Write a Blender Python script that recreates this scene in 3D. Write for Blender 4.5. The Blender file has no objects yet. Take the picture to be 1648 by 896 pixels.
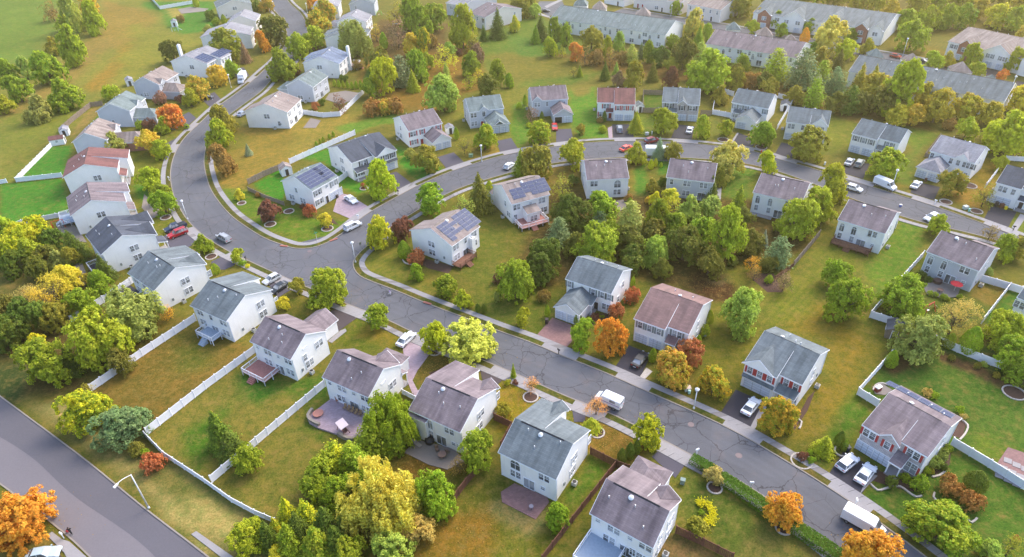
import bpy, bmesh, math, random
import numpy as np
from mathutils import Vector, Matrix
D = bpy.data
scene = bpy.context.scene
COL = scene.collection
rnd = random.Random(7)

# ------------------------------------------------------------------ camera
F_PX, PITCH, ROLL, CAM_H = 1100.0, math.radians(35.5), math.radians(-2.0), 90.0
cam_d = D.cameras.new('camera'); cam = D.objects.new('camera', cam_d); COL.objects.link(cam)
cam_d.sensor_width = 36.0; cam_d.lens = 36.0 * F_PX / 1648.0
cam_d.clip_start = 1.0; cam_d.clip_end = 5000.0
fw = Vector((0, math.cos(PITCH), -math.sin(PITCH)))
up0 = Vector((0, math.sin(PITCH), math.cos(PITCH)))
rt0 = Vector((1, 0, 0))
cr, sr = math.cos(ROLL), math.sin(ROLL)
# picture x/y axes expressed in world: x' = c*x - s*y, y' = s*x + c*y (unrolled)
rt = rt0 * cr + up0 * sr
up = rt0 * (-sr) + up0 * cr
m = Matrix((rt, up, -fw)).transposed().to_4x4()
m.translation = Vector((0, 0, CAM_H))
cam.matrix_world = m
scene.camera = cam

def P(px, py, z=0.0):
    """point of the place that stands at a picture point, at height z"""
    d = rt * (px - 824.0) + up * (448.0 - py) + fw * F_PX
    t = (CAM_H - z) / -d.z
    return Vector((d.x * t, d.y * t, z))

def depth_at(p):
    return (p - Vector((0, 0, CAM_H))).dot(fw)

# ------------------------------------------------------------------ colour
def lin(c):
    r = []
    for v in c[:3]:
        v = v / 255.0
        r.append(v / 12.92 if v <= 0.04045 else ((v + 0.055) / 1.055) ** 2.4)
    return r

def C4(c, k=1.0):
    r = lin(c); return (r[0] * k, r[1] * k, r[2] * k, 1.0)

# ------------------------------------------------------------------ mesh collector
class MB:
    def __init__(s): s.v = []; s.f = []; s.mi = []
    def poly(s, pts, mi=0):
        n = len(s.v); s.v += [tuple(p) for p in pts]; s.f.append(list(range(n, n + len(pts)))); s.mi.append(mi); return s
    def prism(s, pts, off, mi=0):
        """closed prism: polygon pts and the same polygon moved by off"""
        n = len(s.v); k = len(pts)
        a = [Vector(p) for p in pts]; b = [p + Vector(off) for p in a]
        s.v += [tuple(p) for p in a + b]
        s.f.append([n + i for i in range(k)]); s.mi.append(mi)
        s.f.append([n + k + i for i in reversed(range(k))]); s.mi.append(mi)
        for i in range(k):
            j = (i + 1) % k
            s.f.append([n + j, n + i, n + k + i, n + k + j]); s.mi.append(mi)
        return s
    def box(s, x0, x1, y0, y1, z0, z1, mi=0):
        return s.prism([(x0, y0, z1), (x1, y0, z1), (x1, y1, z1), (x0, y1, z1)], (0, 0, z0 - z1), mi)
    def cyl(s, a, b, r0, r1=None, n=8, mi=0, caps=True):
        r1 = r0 if r1 is None else r1
        a = Vector(a); b = Vector(b); d = (b - a).normalized()
        x = d.orthogonal().normalized(); y = d.cross(x)
        k = len(s.v)
        for c, r in ((a, r0), (b, r1)):
            for i in range(n):
                t = 2 * math.pi * i / n; s.v.append(tuple(c + x * (r * math.cos(t)) + y * (r * math.sin(t))))
        for i in range(n):
            j = (i + 1) % n; s.f.append([k + i, k + j, k + n + j, k + n + i]); s.mi.append(mi)
        if caps:
            s.f.append([k + i for i in reversed(range(n))]); s.mi.append(mi)
            s.f.append([k + n + i for i in range(n)]); s.mi.append(mi)
        return s
    def mesh(s, name, mats, smooth=False, bevel=0.0):
        me = D.meshes.new(name); me.from_pydata(s.v, [], s.f)
        if not isinstance(mats, (list, tuple)): mats = [mats]
        for mt in mats: me.materials.append(mt)
        me.polygons.foreach_set('material_index', s.mi)
        bm = bmesh.new(); bm.from_mesh(me)
        bmesh.ops.recalc_face_normals(bm, faces=bm.faces)
        if bevel > 0:
            bmesh.ops.remove_doubles(bm, verts=bm.verts, dist=1e-4)
            bmesh.ops.bevel(bm, geom=list(bm.edges), offset=bevel, segments=2, affect='EDGES', clamp_overlap=True)
        uv = bm.loops.layers.uv.new('UVMap')
        for f in bm.faces:
            n = f.normal; h = Vector((n.x, n.y, 0))
            e = Vector((-n.y, n.x, 0)).normalized() if h.length > 0.03 else Vector((1, 0, 0))
            sl = n.cross(e)
            for l in f.loops: l[uv].uv = (l.vert.co.dot(e), l.vert.co.dot(sl))
            f.smooth = smooth
        bm.to_mesh(me); bm.free()
        return me
    def build(s, name, mats, parent=None, smooth=False, bevel=0.0):
        return link(name, s.mesh(name, mats, smooth, bevel), parent)

def link(name, data, parent=None):
    o = D.objects.new(name, data); COL.objects.link(o)
    if parent is not None: o.parent = parent
    return o

def empty(name, loc, rz=0.0):
    o = D.objects.new(name, None); COL.objects.link(o); o.empty_display_size = 0.5
    o.location = loc; o.rotation_euler = (0, 0, rz); return o

def tag(o, label=None, cat=None, group=None, kind=None):
    if label: o['label'] = label
    if cat: o['category'] = cat
    if group: o['group'] = group
    if kind: o['kind'] = kind
    return o

# ------------------------------------------------------------------ materials
def newmat(name):
    mt = D.materials.new(name); mt.use_nodes = True
    nt = mt.node_tree; b = nt.nodes['Principled BSDF']
    return mt, nt, b
def nd(nt, t, **kw):
    n = nt.nodes.new(t)
    for k, v in kw.items():
        if k.startswith('i_'):
            n.inputs[k[2:].replace('_', ' ')].default_value = v
        else: setattr(n, k, v)
    return n
def mixc(nt, fac, a, b, mode='MIX'):
    n = nt.nodes.new('ShaderNodeMix'); n.data_type = 'RGBA'; n.blend_type = mode
    for i, v in ((0, fac), (6, a), (7, b)):
        if hasattr(v, 'is_output') or isinstance(v, bpy.types.NodeSocket): nt.links.new(v, n.inputs[i])
        else: n.inputs[i].default_value = v
    return n.outputs[2]
def ramp(nt, src, p0, p1, c0=(0, 0, 0, 1), c1=(1, 1, 1, 1)):
    n = nt.nodes.new('ShaderNodeValToRGB'); nt.links.new(src, n.inputs[0])
    n.color_ramp.elements[0].position = p0; n.color_ramp.elements[1].position = p1
    n.color_ramp.elements[0].color = c0; n.color_ramp.elements[1].color = c1
    return n.outputs[0]
def noise(nt, scale, detail=3.0, rough=0.55, vec=None, dim='3D'):
    n = nt.nodes.new('ShaderNodeTexNoise'); n.inputs['Scale'].default_value = scale
    n.inputs['Detail'].default_value = detail; n.inputs['Roughness'].default_value = rough
    if vec is not None: nt.links.new(vec, n.inputs['Vector'])
    return n.outputs[0]
def vmap(nt, src, scale):
    n = nt.nodes.new('ShaderNodeMapping'); nt.links.new(src, n.inputs[0]); n.inputs['Scale'].default_value = scale
    return n.outputs[0]
def coords(nt, out='Object'):
    return nt.nodes.new('ShaderNodeTexCoord').outputs[out]
def bump(nt, b, h, st=0.3, dist=0.05):
    n = nt.nodes.new('ShaderNodeBump'); n.inputs['Strength'].default_value = st; n.inputs['Distance'].default_value = dist
    nt.links.new(h, n.inputs['Height']); nt.links.new(n.outputs[0], b.inputs['Normal'])

KA = 1.0     # photograph colour -> base colour factor
def mat_plain(name, c, rough=0.7, k=KA, var=0.12, metal=0.0, scale=1.3):
    mt, nt, b = newmat(name)
    g = nt.nodes.new('ShaderNodeNewGeometry').outputs['Position']
    n = noise(nt, scale, 4, 0.6, g)
    a = C4(c, k * (1 - var)); d = C4(c, k * (1 + var))
    nt.links.new(mixc(nt, ramp(nt, n, 0.3, 0.7), a, d), b.inputs['Base Color'])
    b.inputs['Roughness'].default_value = rough; b.inputs['Metallic'].default_value = metal
    return mt

def mat_roof(name, c, c2=None, k=KA, streak=0.5):
    mt, nt, b = newmat(name)
    uv = coords(nt, 'UV'); oi = nt.nodes.new('ShaderNodeObjectInfo')
    add = nt.nodes.new('ShaderNodeVectorMath'); add.operation = 'ADD'
    nt.links.new(uv, add.inputs[0]); cb = nt.nodes.new('ShaderNodeCombineXYZ')
    ml = nt.nodes.new('ShaderNodeMath'); ml.operation = 'MULTIPLY'; ml.inputs[1].default_value = 57.0
    nt.links.new(oi.outputs['Random'], ml.inputs[0]); nt.links.new(ml.outputs[0], cb.inputs[0]); nt.links.new(ml.outputs[0], cb.inputs[2])
    nt.links.new(cb.outputs[0], add.inputs[1]); v = add.outputs[0]
    c2 = c2 or tuple(int(x * 0.72) for x in c)
    n1 = noise(nt, 1.0, 3, 0.55, vmap(nt, v, (0.9, 0.13, 1)))
    base = mixc(nt, ramp(nt, n1, 0.38, 0.72), C4(c, k), C4(c2, k))
    # tabs of shingle courses
    br = nt.nodes.new('ShaderNodeTexBrick'); nt.links.new(v, br.inputs['Vector'])
    br.inputs['Scale'].default_value = 1.0; br.inputs['Brick Width'].default_value = 0.9; br.inputs['Row Height'].default_value = 0.28
    br.inputs['Mortar Size'].default_value = 0.02; br.inputs['Mortar Smooth'].default_value = 0.4
    br.inputs['Color1'].default_value = (0.80, 0.80, 0.80, 1); br.inputs['Color2'].default_value = (1.12, 1.12, 1.12, 1); br.inputs['Mortar'].default_value = (0.62, 0.62, 0.62, 1)
    base = mixc(nt, 0.75, base, br.outputs[0], 'MULTIPLY')
    n2 = noise(nt, 0.35, 2, 0.5, v)
    base = mixc(nt, 0.6, base, ramp(nt, n2, 0.2, 0.8, (0.72, 0.72, 0.74, 1), (1.2, 1.18, 1.18, 1)), 'MULTIPLY')
    n3 = noise(nt, 1.0, 2, 0.5, vmap(nt, v, (1.6, 0.05, 1)))
    base = mixc(nt, streak, base, ramp(nt, n3, 0.52, 0.75, (1, 1, 1, 1), (0.62, 0.62, 0.64, 1)), 'MULTIPLY')
    nt.links.new(base, b.inputs['Base Color']); b.inputs['Roughness'].default_value = 0.9
    bump(nt, b, noise(nt, 9, 2, 0.6, v), 0.25, 0.03)
    return mt

def mat_siding(name, c, k=KA):
    mt, nt, b = newmat(name)
    uv = coords(nt, 'UV')
    w = nt.nodes.new('ShaderNodeTexWave'); w.bands_direction = 'Y'; w.inputs['Scale'].default_value = 1.55; nt.links.new(uv, w.inputs[0]); w.wave_profile = 'SAW'
    n = noise(nt, 0.5, 4, 0.6, uv)
    base = mixc(nt, ramp(nt, n, 0.25, 0.75), C4(c, k * 0.93), C4(c, k * 1.03))
    base = mixc(nt, 0.5, base, ramp(nt, w.outputs[0], 0.0, 0.25, (0.80, 0.80, 0.82, 1), (1, 1, 1, 1)), 'MULTIPLY')
    n4 = noise(nt, 1.0, 3, 0.5, vmap(nt, uv, (1.4, 0.16, 1)))
    base = mixc(nt, 0.4, base, ramp(nt, n4, 0.55, 0.8, (1, 1, 1, 1), (0.80, 0.79, 0.76, 1)), 'MULTIPLY')
    nt.links.new(base, b.inputs['Base Color']); b.inputs['Roughness'].default_value = 0.55
    bump(nt, b, w.outputs[0], 0.25, 0.02)
    return mt

def mat_brick(name, c1, c2, mo, bw=0.22, rh=0.075, k=KA):
    mt, nt, b = newmat(name); uv = coords(nt, 'UV')
    br = nt.nodes.new('ShaderNodeTexBrick'); nt.links.new(uv, br.inputs['Vector'])
    br.inputs['Scale'].default_value = 1; br.inputs['Brick Width'].default_value = bw; br.inputs['Row Height'].default_value = rh
    br.inputs['Mortar Size'].default_value = rh * 0.12
    br.inputs['Color1'].default_value = C4(c1, k); br.inputs['Color2'].default_value = C4(c2, k); br.inputs['Mortar'].default_value = C4(mo, k)
    n = noise(nt, 1.2, 3, 0.5, uv)
    base = mixc(nt, 0.6, br.outputs[0], ramp(nt, n, 0.2, 0.8, (0.7, 0.7, 0.7, 1), (1.2, 1.2, 1.2, 1)), 'MULTIPLY')
    nt.links.new(base, b.inputs['Base Color']); b.inputs['Roughness'].default_value = 0.9
    return mt

def mat_glass(name, c=(46, 52, 60)):
    mt, nt, b = newmat(name)
    g = nt.nodes.new('ShaderNodeNewGeometry').outputs['Position']
    n = noise(nt, 0.35, 1, 0.5, g)
    nt.links.new(mixc(nt, ramp(nt, n, 0.4, 0.62), C4((92, 98, 106), 0.75), C4((168, 172, 178), 0.9)), b.inputs['Base Color'])
    b.inputs['Roughness'].default_value = 0.12; b.inputs['Specular IOR Level'].default_value = 0.6
    return mt

M = {}
M['roof_slate'] = mat_roof('roof_slate', (126, 137, 142), (94, 105, 111), k=.78)
M['roof_green'] = mat_roof('roof_green', (132, 146, 146), (102, 117, 118), k=.85)
M['roof_mauve'] = mat_roof('roof_mauve', (132, 120, 124), (96, 86, 92))
M['roof_taupe'] = mat_roof('roof_taupe', (154, 142, 136), (116, 102, 100))
M['roof_navy'] = mat_roof('roof_navy', (80, 86, 98), (58, 64, 76), streak=0.2)
M['roof_red'] = mat_roof('roof_red', (128, 86, 82), (98, 66, 66), streak=0.25)
M['roof_brown'] = mat_roof('roof_brown', (136, 108, 104), (112, 90, 88), streak=0.25)
M['roof_blue'] = mat_roof('roof_blue', (120, 134, 156), (86, 96, 116), streak=0.2)
M['roof_grey'] = mat_roof('roof_grey', (150, 150, 156), (120, 120, 130), streak=0.2)
M['w_white'] = mat_siding('siding_white', (243, 242, 242))
M['w_cream'] = mat_siding('siding_cream', (222, 216, 212))
M['w_grey'] = mat_siding('siding_grey', (196, 200, 210))
M['w_tan'] = mat_siding('siding_tan', (196, 184, 174))
M['stone'] = mat_brick('stone_veneer', (210, 202, 204), (180, 174, 180), (150, 146, 146), 0.5, 0.2)
M['brick'] = mat_brick('brick_red', (176, 112, 92), (150, 90, 76), (150, 130, 120))
M['trim'] = mat_plain('trim_white', (236, 238, 244), 0.5, 1.0, 0.03)
M['vinyl'] = mat_plain('vinyl_white', (230, 232, 240), 0.4, 1.0, 0.05)
M['wood'] = mat_plain('fence_wood_brown', (104, 66, 50), 0.85, 1.0, 0.3, scale=2.5)
M['wood_grey'] = mat_plain('fence_wood_grey', (134, 120, 108), 0.85, 1.0, 0.25, scale=2.5)
M['gdoor'] = mat_plain('garage_door', (210, 217, 232), 0.45, 1.0, 0.04)
M['gdoor_gap'] = mat_plain('garage_door_gap', (150, 156, 170), 0.6, .8, 0.05)
M['glass'] = mat_glass('window_glass')
M['carglass'] = mat_glass('car_glass', (38, 48, 56))
M['sh_red'] = mat_plain('shutter_red', (176, 60, 62), 0.6)
M['sh_black'] = mat_plain('shutter_black', (50, 52, 58), 0.6)
M['sh_grey'] = mat_plain('shutter_grey', (128, 136, 138), 0.6)
M['door_red'] = mat_plain('door_red', (150, 44, 44), 0.5)
M['door_dark'] = mat_plain('door_dark', (64, 58, 58), 0.5)
M['metal'] = mat_plain('metal_white', (216, 218, 222), 0.4, metal=0.2)
M['black'] = mat_plain('black_paint', (34, 32, 36), 0.45)
M['tyre'] = mat_plain('tyre_rubber', (28, 28, 30), 0.8)
M['rim'] = mat_plain('wheel_rim', (170, 172, 176), 0.35, metal=0.7)
M['lamp_r'] = mat_plain('tail_light', (170, 24, 26), 0.2)
M['lamp_w'] = mat_plain('head_light', (226, 230, 236), 0.15)
M['deck_red'] = mat_plain('deck_boards_red', (160, 108, 100), 0.8, 1.0, 0.2, scale=3)
M['deck_brown'] = mat_plain('deck_boards_brown', (120, 82, 66), 0.8, 1.0, 0.25, scale=3)
M['deck_grey'] = mat_plain('deck_boards_grey', (150, 164, 180), 0.8, 1.0, 0.1, scale=3)
M['bark'] = mat_plain('bark', (96, 82, 66), 0.95, 1.0, 0.3, scale=3)
M['panel_frame'] = mat_plain('solar_frame', (160, 172, 196), 0.5, .6)
mt, nt, b = newmat('solar_cells'); uv = coords(nt, 'UV')
br = nt.nodes.new('ShaderNodeTexBrick'); nt.links.new(uv, br.inputs['Vector']); br.offset = 0
br.inputs['Scale'].default_value = 1; br.inputs['Brick Width'].default_value = 0.33; br.inputs['Row Height'].default_value = 0.33; br.inputs['Mortar Size'].default_value = 0.012
br.inputs['Color1'].default_value = C4((66, 84, 130), .55); br.inputs['Color2'].default_value = C4((58, 74, 118), .55); br.inputs['Mortar'].default_value = C4((90, 106, 146), .7)
nt.links.new(br.outputs[0], b.inputs['Base Color']); b.inputs['Roughness'].default_value = 0.5; b.inputs['Specular IOR Level'].default_value = 0.25
M['solar'] = mt

def paving(name, c, crack=False, lanes=False, joints=0.0, k=KA, var=0.1, patch=0.0):
    mt, nt, b = newmat(name)
    g = nt.nodes.new('ShaderNodeNewGeometry').outputs['Position']
    n = noise(nt, 0.12, 4, 0.6, g); nf = noise(nt, 3.0, 3, 0.6, g)
    base = mixc(nt, ramp(nt, n, 0.3, 0.7), C4(c, k * (1 - var)), C4(c, k * (1 + var)))
    base = mixc(nt, 0.5, base, ramp(nt, nf, 0.2, 0.8, (0.8, 0.8, 0.8, 1), (1.15, 1.15, 1.15, 1)), 'MULTIPLY')
    if crack:
        # long meandering cracks: distorted voronoi cell edges, kept where a mask says so
        dn = nt.nodes.new('ShaderNodeTexNoise'); dn.inputs['Scale'].default_value = 0.5; dn.inputs['Detail'].default_value = 5; dn.inputs['Roughness'].default_value = .65; nt.links.new(g, dn.inputs['Vector'])
        def edge(scale, dist, thr, m0, m1, seed):
            sub = nt.nodes.new('ShaderNodeVectorMath'); sub.operation = 'MULTIPLY_ADD'
            nt.links.new(dn.outputs['Color'], sub.inputs[0]); sub.inputs[1].default_value = (dist,) * 3; nt.links.new(g, sub.inputs[2])
            vo = nt.nodes.new('ShaderNodeTexVoronoi'); vo.feature = 'DISTANCE_TO_EDGE'; vo.inputs['Scale'].default_value = scale
            of = nt.nodes.new('ShaderNodeVectorMath'); of.operation = 'ADD'; nt.links.new(sub.outputs[0], of.inputs[0]); of.inputs[1].default_value = (seed, seed * 2, 0)
            nt.links.new(of.outputs[0], vo.inputs['Vector'])
            ln = ramp(nt, vo.outputs['Distance'], thr * 0.35, thr, (1, 1, 1, 1), (0, 0, 0, 1))
            mk = ramp(nt, noise(nt, 0.07, 2, .5, of.outputs[0]), m0, m1)
            mm = nt.nodes.new('ShaderNodeMath'); mm.operation = 'MULTIPLY'; nt.links.new(ln, mm.inputs[0]); nt.links.new(mk, mm.inputs[1])
            return mm.outputs[0]
        e1 = edge(0.13, 1.6, 0.009, 0.36, 0.44, 0.0)
        e2 = edge(0.27, 1.0, 0.017, 0.48, 0.56, 31.0)
        base = mixc(nt, e1, base, C4((78, 78, 86), .40))
        base = mixc(nt, e2, base, C4((96, 96, 106), .40))
        # tan staining
        st = ramp(nt, noise(nt, 0.22, 4, .6, g), 0.55, 0.8)
        ms = nt.nodes.new('ShaderNodeMath'); ms.operation = 'MULTIPLY'; ms.inputs[1].default_value = 0.45; nt.links.new(st, ms.inputs[0])
        base = mixc(nt, ms.outputs[0], base, C4((158, 140, 136), .5))
        # worn paving patches of another shade
        vp = nt.nodes.new('ShaderNodeTexVoronoi'); vp.inputs['Scale'].default_value = 0.06; nt.links.new(g, vp.inputs['Vector'])
        hs = nt.nodes.new('ShaderNodeSeparateColor'); nt.links.new(vp.outputs['Color'], hs.inputs[0])
        base = mixc(nt, 0.5, base, ramp(nt, hs.outputs[0], 0.2, 0.9, (0.88, 0.88, 0.9, 1), (1.1, 1.1, 1.1, 1)), 'MULTIPLY')
    if lanes:
        sp = nt.nodes.new('ShaderNodeSeparateXYZ'); nt.links.new(coords(nt, 'UV'), sp.inputs[0])
        rl = nt.nodes.new('ShaderNodeValToRGB'); nt.links.new(sp.outputs[0], rl.inputs[0]); cr_ = rl.color_ramp; cr_.interpolation = 'EASE'
        for pos, v in ((0.0, 1.16), (0.06, 1.05), (0.15, .99), (0.24, .90), (0.33, 1.02), (0.42, .93), (0.5, 1.03), (0.58, .93), (0.67, 1.02), (0.76, .90), (0.85, .99), (0.94, 1.05), (1.0, 1.16)):
            el = cr_.elements.new(pos) if 0 < pos < 1 else cr_.elements[0 if pos == 0 else len(cr_.elements) - 1]; el.color = (v, v * .995, v * .985, 1)
        base = mixc(nt, ramp(nt, noise(nt, .15, 3, .6, g), .25, .6), base, mixc(nt, 1.0, base, rl.outputs[0], 'MULTIPLY'))
    nt.links.new(base, b.inputs['Base Color']); b.inputs['Roughness'].default_value = 0.9
    return mt
M['road_lane'] = None
M['road'] = paving('asphalt_cracked', (128, 130, 139), True, k=0.46)
M['road_lane'] = paving('asphalt_lanes', (128, 130, 139), True, True, k=0.46)
M['road_c'] = paving('asphalt_dark', (122, 119, 128), False, var=0.04, k=0.52)
M['road_l'] = paving('asphalt_light', (144, 138, 144), False, var=0.04, k=0.55)
M['walk'] = paving('concrete_walk', (184, 180, 182), False, var=0.08, k=0.58)
M['walk2'] = paving('concrete_old', (166, 160, 160), False, var=0.08, k=0.52)
M['kerb'] = paving('kerb_concrete', (190, 178, 166), False, var=0.12, k=0.5)
M['drive'] = paving('driveway_asphalt', (98, 94, 108), var=0.08, k=0.58)
M['drive_b'] = paving('driveway_brown', (96, 84, 88), var=0.08, k=0.55)
M['drive_k'] = paving('driveway_black', (76, 74, 90), var=0.08, k=0.42)
M['paver'] = mat_brick('paver_mauve', (180, 158, 166), (160, 140, 150), (160, 142, 152), 0.4, 0.2, .88)
M['paver_r'] = mat_brick('paver_red', (166, 126, 122), (144, 108, 108), (140, 110, 108), 0.4, 0.2, .72)
M['mulch'] = mat_plain('mulch_bed', (98, 70, 58), 0.95, .6, 0.25, scale=4)
M['rock'] = mat_plain('bed_stones', (176, 168, 160), 0.9, 1, 0.2, scale=4)
M['patio'] = paving('patio_concrete', (180, 168, 160), var=0.08, k=0.45)

# leaves: two leaf colours per tree (object colour and its second colour)
mt = D.materials.new('leaves'); mt.use_nodes = True; nt = mt.node_tree; b = nt.nodes['Principled BSDF']
oi = nt.nodes.new('ShaderNodeObjectInfo'); at = nt.nodes.new('ShaderNodeAttribute'); at.attribute_type = 'OBJECT'; at.attribute_name = 'col2'
ob = coords(nt, 'Object'); ad = nt.nodes.new('ShaderNodeVectorMath'); ad.operation = 'ADD'; nt.links.new(ob, ad.inputs[0])
sc = nt.nodes.new('ShaderNodeVectorMath'); sc.operation = 'SCALE'; sc.inputs[0].default_value = (31, 17, 23); nt.links.new(oi.outputs['Random'], sc.inputs['Scale']); nt.links.new(sc.outputs[0], ad.inputs[1])
n = noise(nt, 1.7, 3, 0.6, ad.outputs[0])
geo = nt.nodes.new('ShaderNodeNewGeometry')
a1 = nt.nodes.new('ShaderNodeMath'); a1.operation = 'MULTIPLY_ADD'; nt.links.new(geo.outputs['Random Per Island'], a1.inputs[0]); a1.inputs[1].default_value = 0.30; nt.links.new(n, a1.inputs[2])
base = mixc(nt, ramp(nt, a1.outputs[0], 0.50, 0.80), oi.outputs['Color'], at.outputs['Color'])
n2 = nt.nodes.new('ShaderNodeTexWhiteNoise'); n2.noise_dimensions = '1D'; nt.links.new(geo.outputs['Random Per Island'], n2.inputs['W'])
base = mixc(nt, 0.75, base, ramp(nt, n2.outputs[0], 0.0, 1.0, (0.66, 0.68, 0.62, 1), (1.32, 1.30, 1.22, 1)), 'MULTIPLY')
nt.links.new(base, b.inputs['Base Color']); b.inputs['Roughness'].default_value = 0.6; b.inputs['Specular IOR Level'].default_value = 0.2
tr = nt.nodes.new('ShaderNodeBsdfTranslucent'); nt.links.new(base, tr.inputs[0]); mx = nt.nodes.new('ShaderNodeMixShader'); mx.inputs[0].default_value = 0.32
nt.links.new(b.outputs[0], mx.inputs[1]); nt.links.new(tr.outputs[0], mx.inputs[2]); nt.links.new(mx.outputs[0], nt.nodes['Material Output'].inputs[0])
M['leaf'] = mt

_cm = {}
def matc(c, rough=0.35, name='paint', metal=0.0):
    k = (c, rough, name, metal)
    if k not in _cm: _cm[k] = mat_plain(name, c, rough, 1.0, 0.04, metal)
    return _cm[k]
# ------------------------------------------------------------------ geometry helpers for lines
def smooth(pts, step=1.5):
    pts = [Vector((p[0], p[1])) for p in pts]
    out = []
    n = len(pts)
    for i in range(n - 1):
        p0 = pts[max(i - 1, 0)]; p1 = pts[i]; p2 = pts[i + 1]; p3 = pts[min(i + 2, n - 1)]
        k = max(2, int((p2 - p1).length / step))
        t0 = 0.0; t1 = t0 + max((p1 - p0).length, 1e-3) ** .5; t2 = t1 + (p2 - p1).length ** .5; t3 = t2 + max((p3 - p2).length, 1e-3) ** .5
        for j in range(k):
            t = t1 + (t2 - t1) * j / k
            def L(a, b, ta, tb): return a * ((tb - t) / (tb - ta)) + b * ((t - ta) / (tb - ta)) if tb > ta else a
            A1 = L(p0, p1, t0, t1); A2 = L(p1, p2, t1, t2); A3 = L(p2, p3, t2, t3)
            B1 = L(A1, A2, t0, t2); B2 = L(A2, A3, t1, t3); out.append(L(B1, B2, t1, t2))
    out.append(pts[-1]); return out
def offs(line, d):
    out = []
    for i, p in enumerate(line):
        a = line[max(i - 1, 0)]; b = line[min(i + 1, len(line) - 1)]
        t = (b - a).normalized(); out.append(p + Vector((-t.y, t.x)) * d)
    return out
def W2(pts): return [P(x, y).to_2d() for x, y in pts]
def resample(line, n):
    L = [0.0]
    for a, b in zip(line, line[1:]): L.append(L[-1] + (b - a).length)
    out = []; j = 0
    for i in range(n):
        s = L[-1] * i / (n - 1)
        while j < len(L) - 2 and L[j + 1] < s: j += 1
        t = (s - L[j]) / max(L[j + 1] - L[j], 1e-6); out.append(line[j].lerp(line[j + 1], t))
    return out

# kerb lines as they run on the ground (west/south side of the main road first)
KW = smooth(W2([(414,-16),(434,8),(452,28),(461,46),(462,62),(456,78),(444,96),(424,114),(404,132),(378,152),(350,172),(325,195),(305,214),(290,232),(279,256),(275,282),(280,312),(290,334),(302,353),(325,376),(365,402),(400,419),(451,442.5),(550,485),(625,515),(672.5,537.5),(750,568),(832,602),(914,638),(991.6,669),(1064,706),(1117,734),(1176.6,765),(1249.5,811.4),(1352,887.4),(1440,960),(1520,1035)]))
KE = smooth(W2([(448,-20),(466,5),(484,22),(492,38),(494,52),(488,72),(474,94),(455,114),(437,128),(419,147.5),(394,166),(368,185),(348,200),(336,216),(330,240),(328,262),(332,285),(338,303),(350,322.5),(372,347.5),(400,368),(425,383),(450,393),(475,400),(500,399.5),(524,392),(540,383),(556,372),(580,352.5),(600,339),(642.5,315),(672.5,299),(722.5,277.5),(775,260),(812,250),(845,243.5),(892.5,236),(947.5,230),(1015,227.3),(1082.5,229),(1147.5,234.5),(1212,244),(1262,259),(1309,272),(1366,290),(1442.5,313),(1500,331),(1570.6,356),(1648,385),(1740,420)]))
KB = smooth(W2([(1760,455),(1700,425),(1608,388),(1540,370),(1490.5,359),(1449,347),(1363,316),(1300,292),(1250,275),(1200,263),(1140,256),(1070,252.5),(1007.5,252.5),(950,256),(900,261),(850,270),(812,280),(755,297),(722.5,310),(665,342),(625,368),(600,388),(582,403),(572.4,413.6),(567.7,423),(570,434),(579,444.4),(596.5,452.6),(631.3,465.8),(682.5,487),(742.5,510),(805,534),(850,550),(902.5,572),(975,601),(1031,626),(1143.6,676),(1193,700.8),(1250,734),(1314,773),(1381.7,818),(1480.8,890.7),(1560,955),(1640,1020)]))
def strip(name, l0, l1, z0, z1, mat, zb=0.0, kind='structure'):
    """solid strip between two lines of equal length"""
    n = len(l0); mb = MB()
    V = []
    for i in range(n):
        V += [(l0[i].x, l0[i].y, z0), (l1[i].x, l1[i].y, z1), (l0[i].x, l0[i].y, zb), (l1[i].x, l1[i].y, zb)]
    mb.v = V
    for i in range(n - 1):
        a = 4 * i; b = a + 4
        for f in ([a, b, b + 1, a + 1], [a + 2, b + 2, b, a], [a + 1, b + 1, b + 3, a + 3]): mb.f.append(f); mb.mi.append(0)
    o = mb.build(name, mat); o['kind'] = kind; return o
def slabs(l0, l1):
    """concrete pavement of separate slabs with dark joints"""
    Ls = 0.0; n = max(3, int(sum((b - a).length for a, b in zip(l0, l0[1:])) / 1.5)); a = resample(l0, n); b = resample(l1, n); mb = MB()
    for i in range(n - 1):
        j = 0.035; a0, a1, b0, b1 = a[i], a[i].lerp(a[i + 1], 1 - j), b[i], b[i].lerp(b[i + 1], 1 - j)
        h = .118 + .006 * rnd.random()
        mb.prism([(a0.x, a0.y, h), (b0.x, b0.y, h), (b1.x, b1.y, h), (a1.x, a1.y, h)], (0, 0, -h), 1 if rnd.random() < .12 else 0)
    o = mb.build('pavement', [M['walk'], M['walk2']]); o['kind'] = 'structure'; flat_strip('pavement_bed', a, b, .05, M['mulch'])
def sheet(name, pts2, z, mat, kind='structure', thick=0.0):
    mb = MB(); mb.prism([(p.x, p.y, z) for p in pts2], (0, 0, -max(thick, 0.002))); o = mb.build(name, mat); o['kind'] = kind; return o
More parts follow.
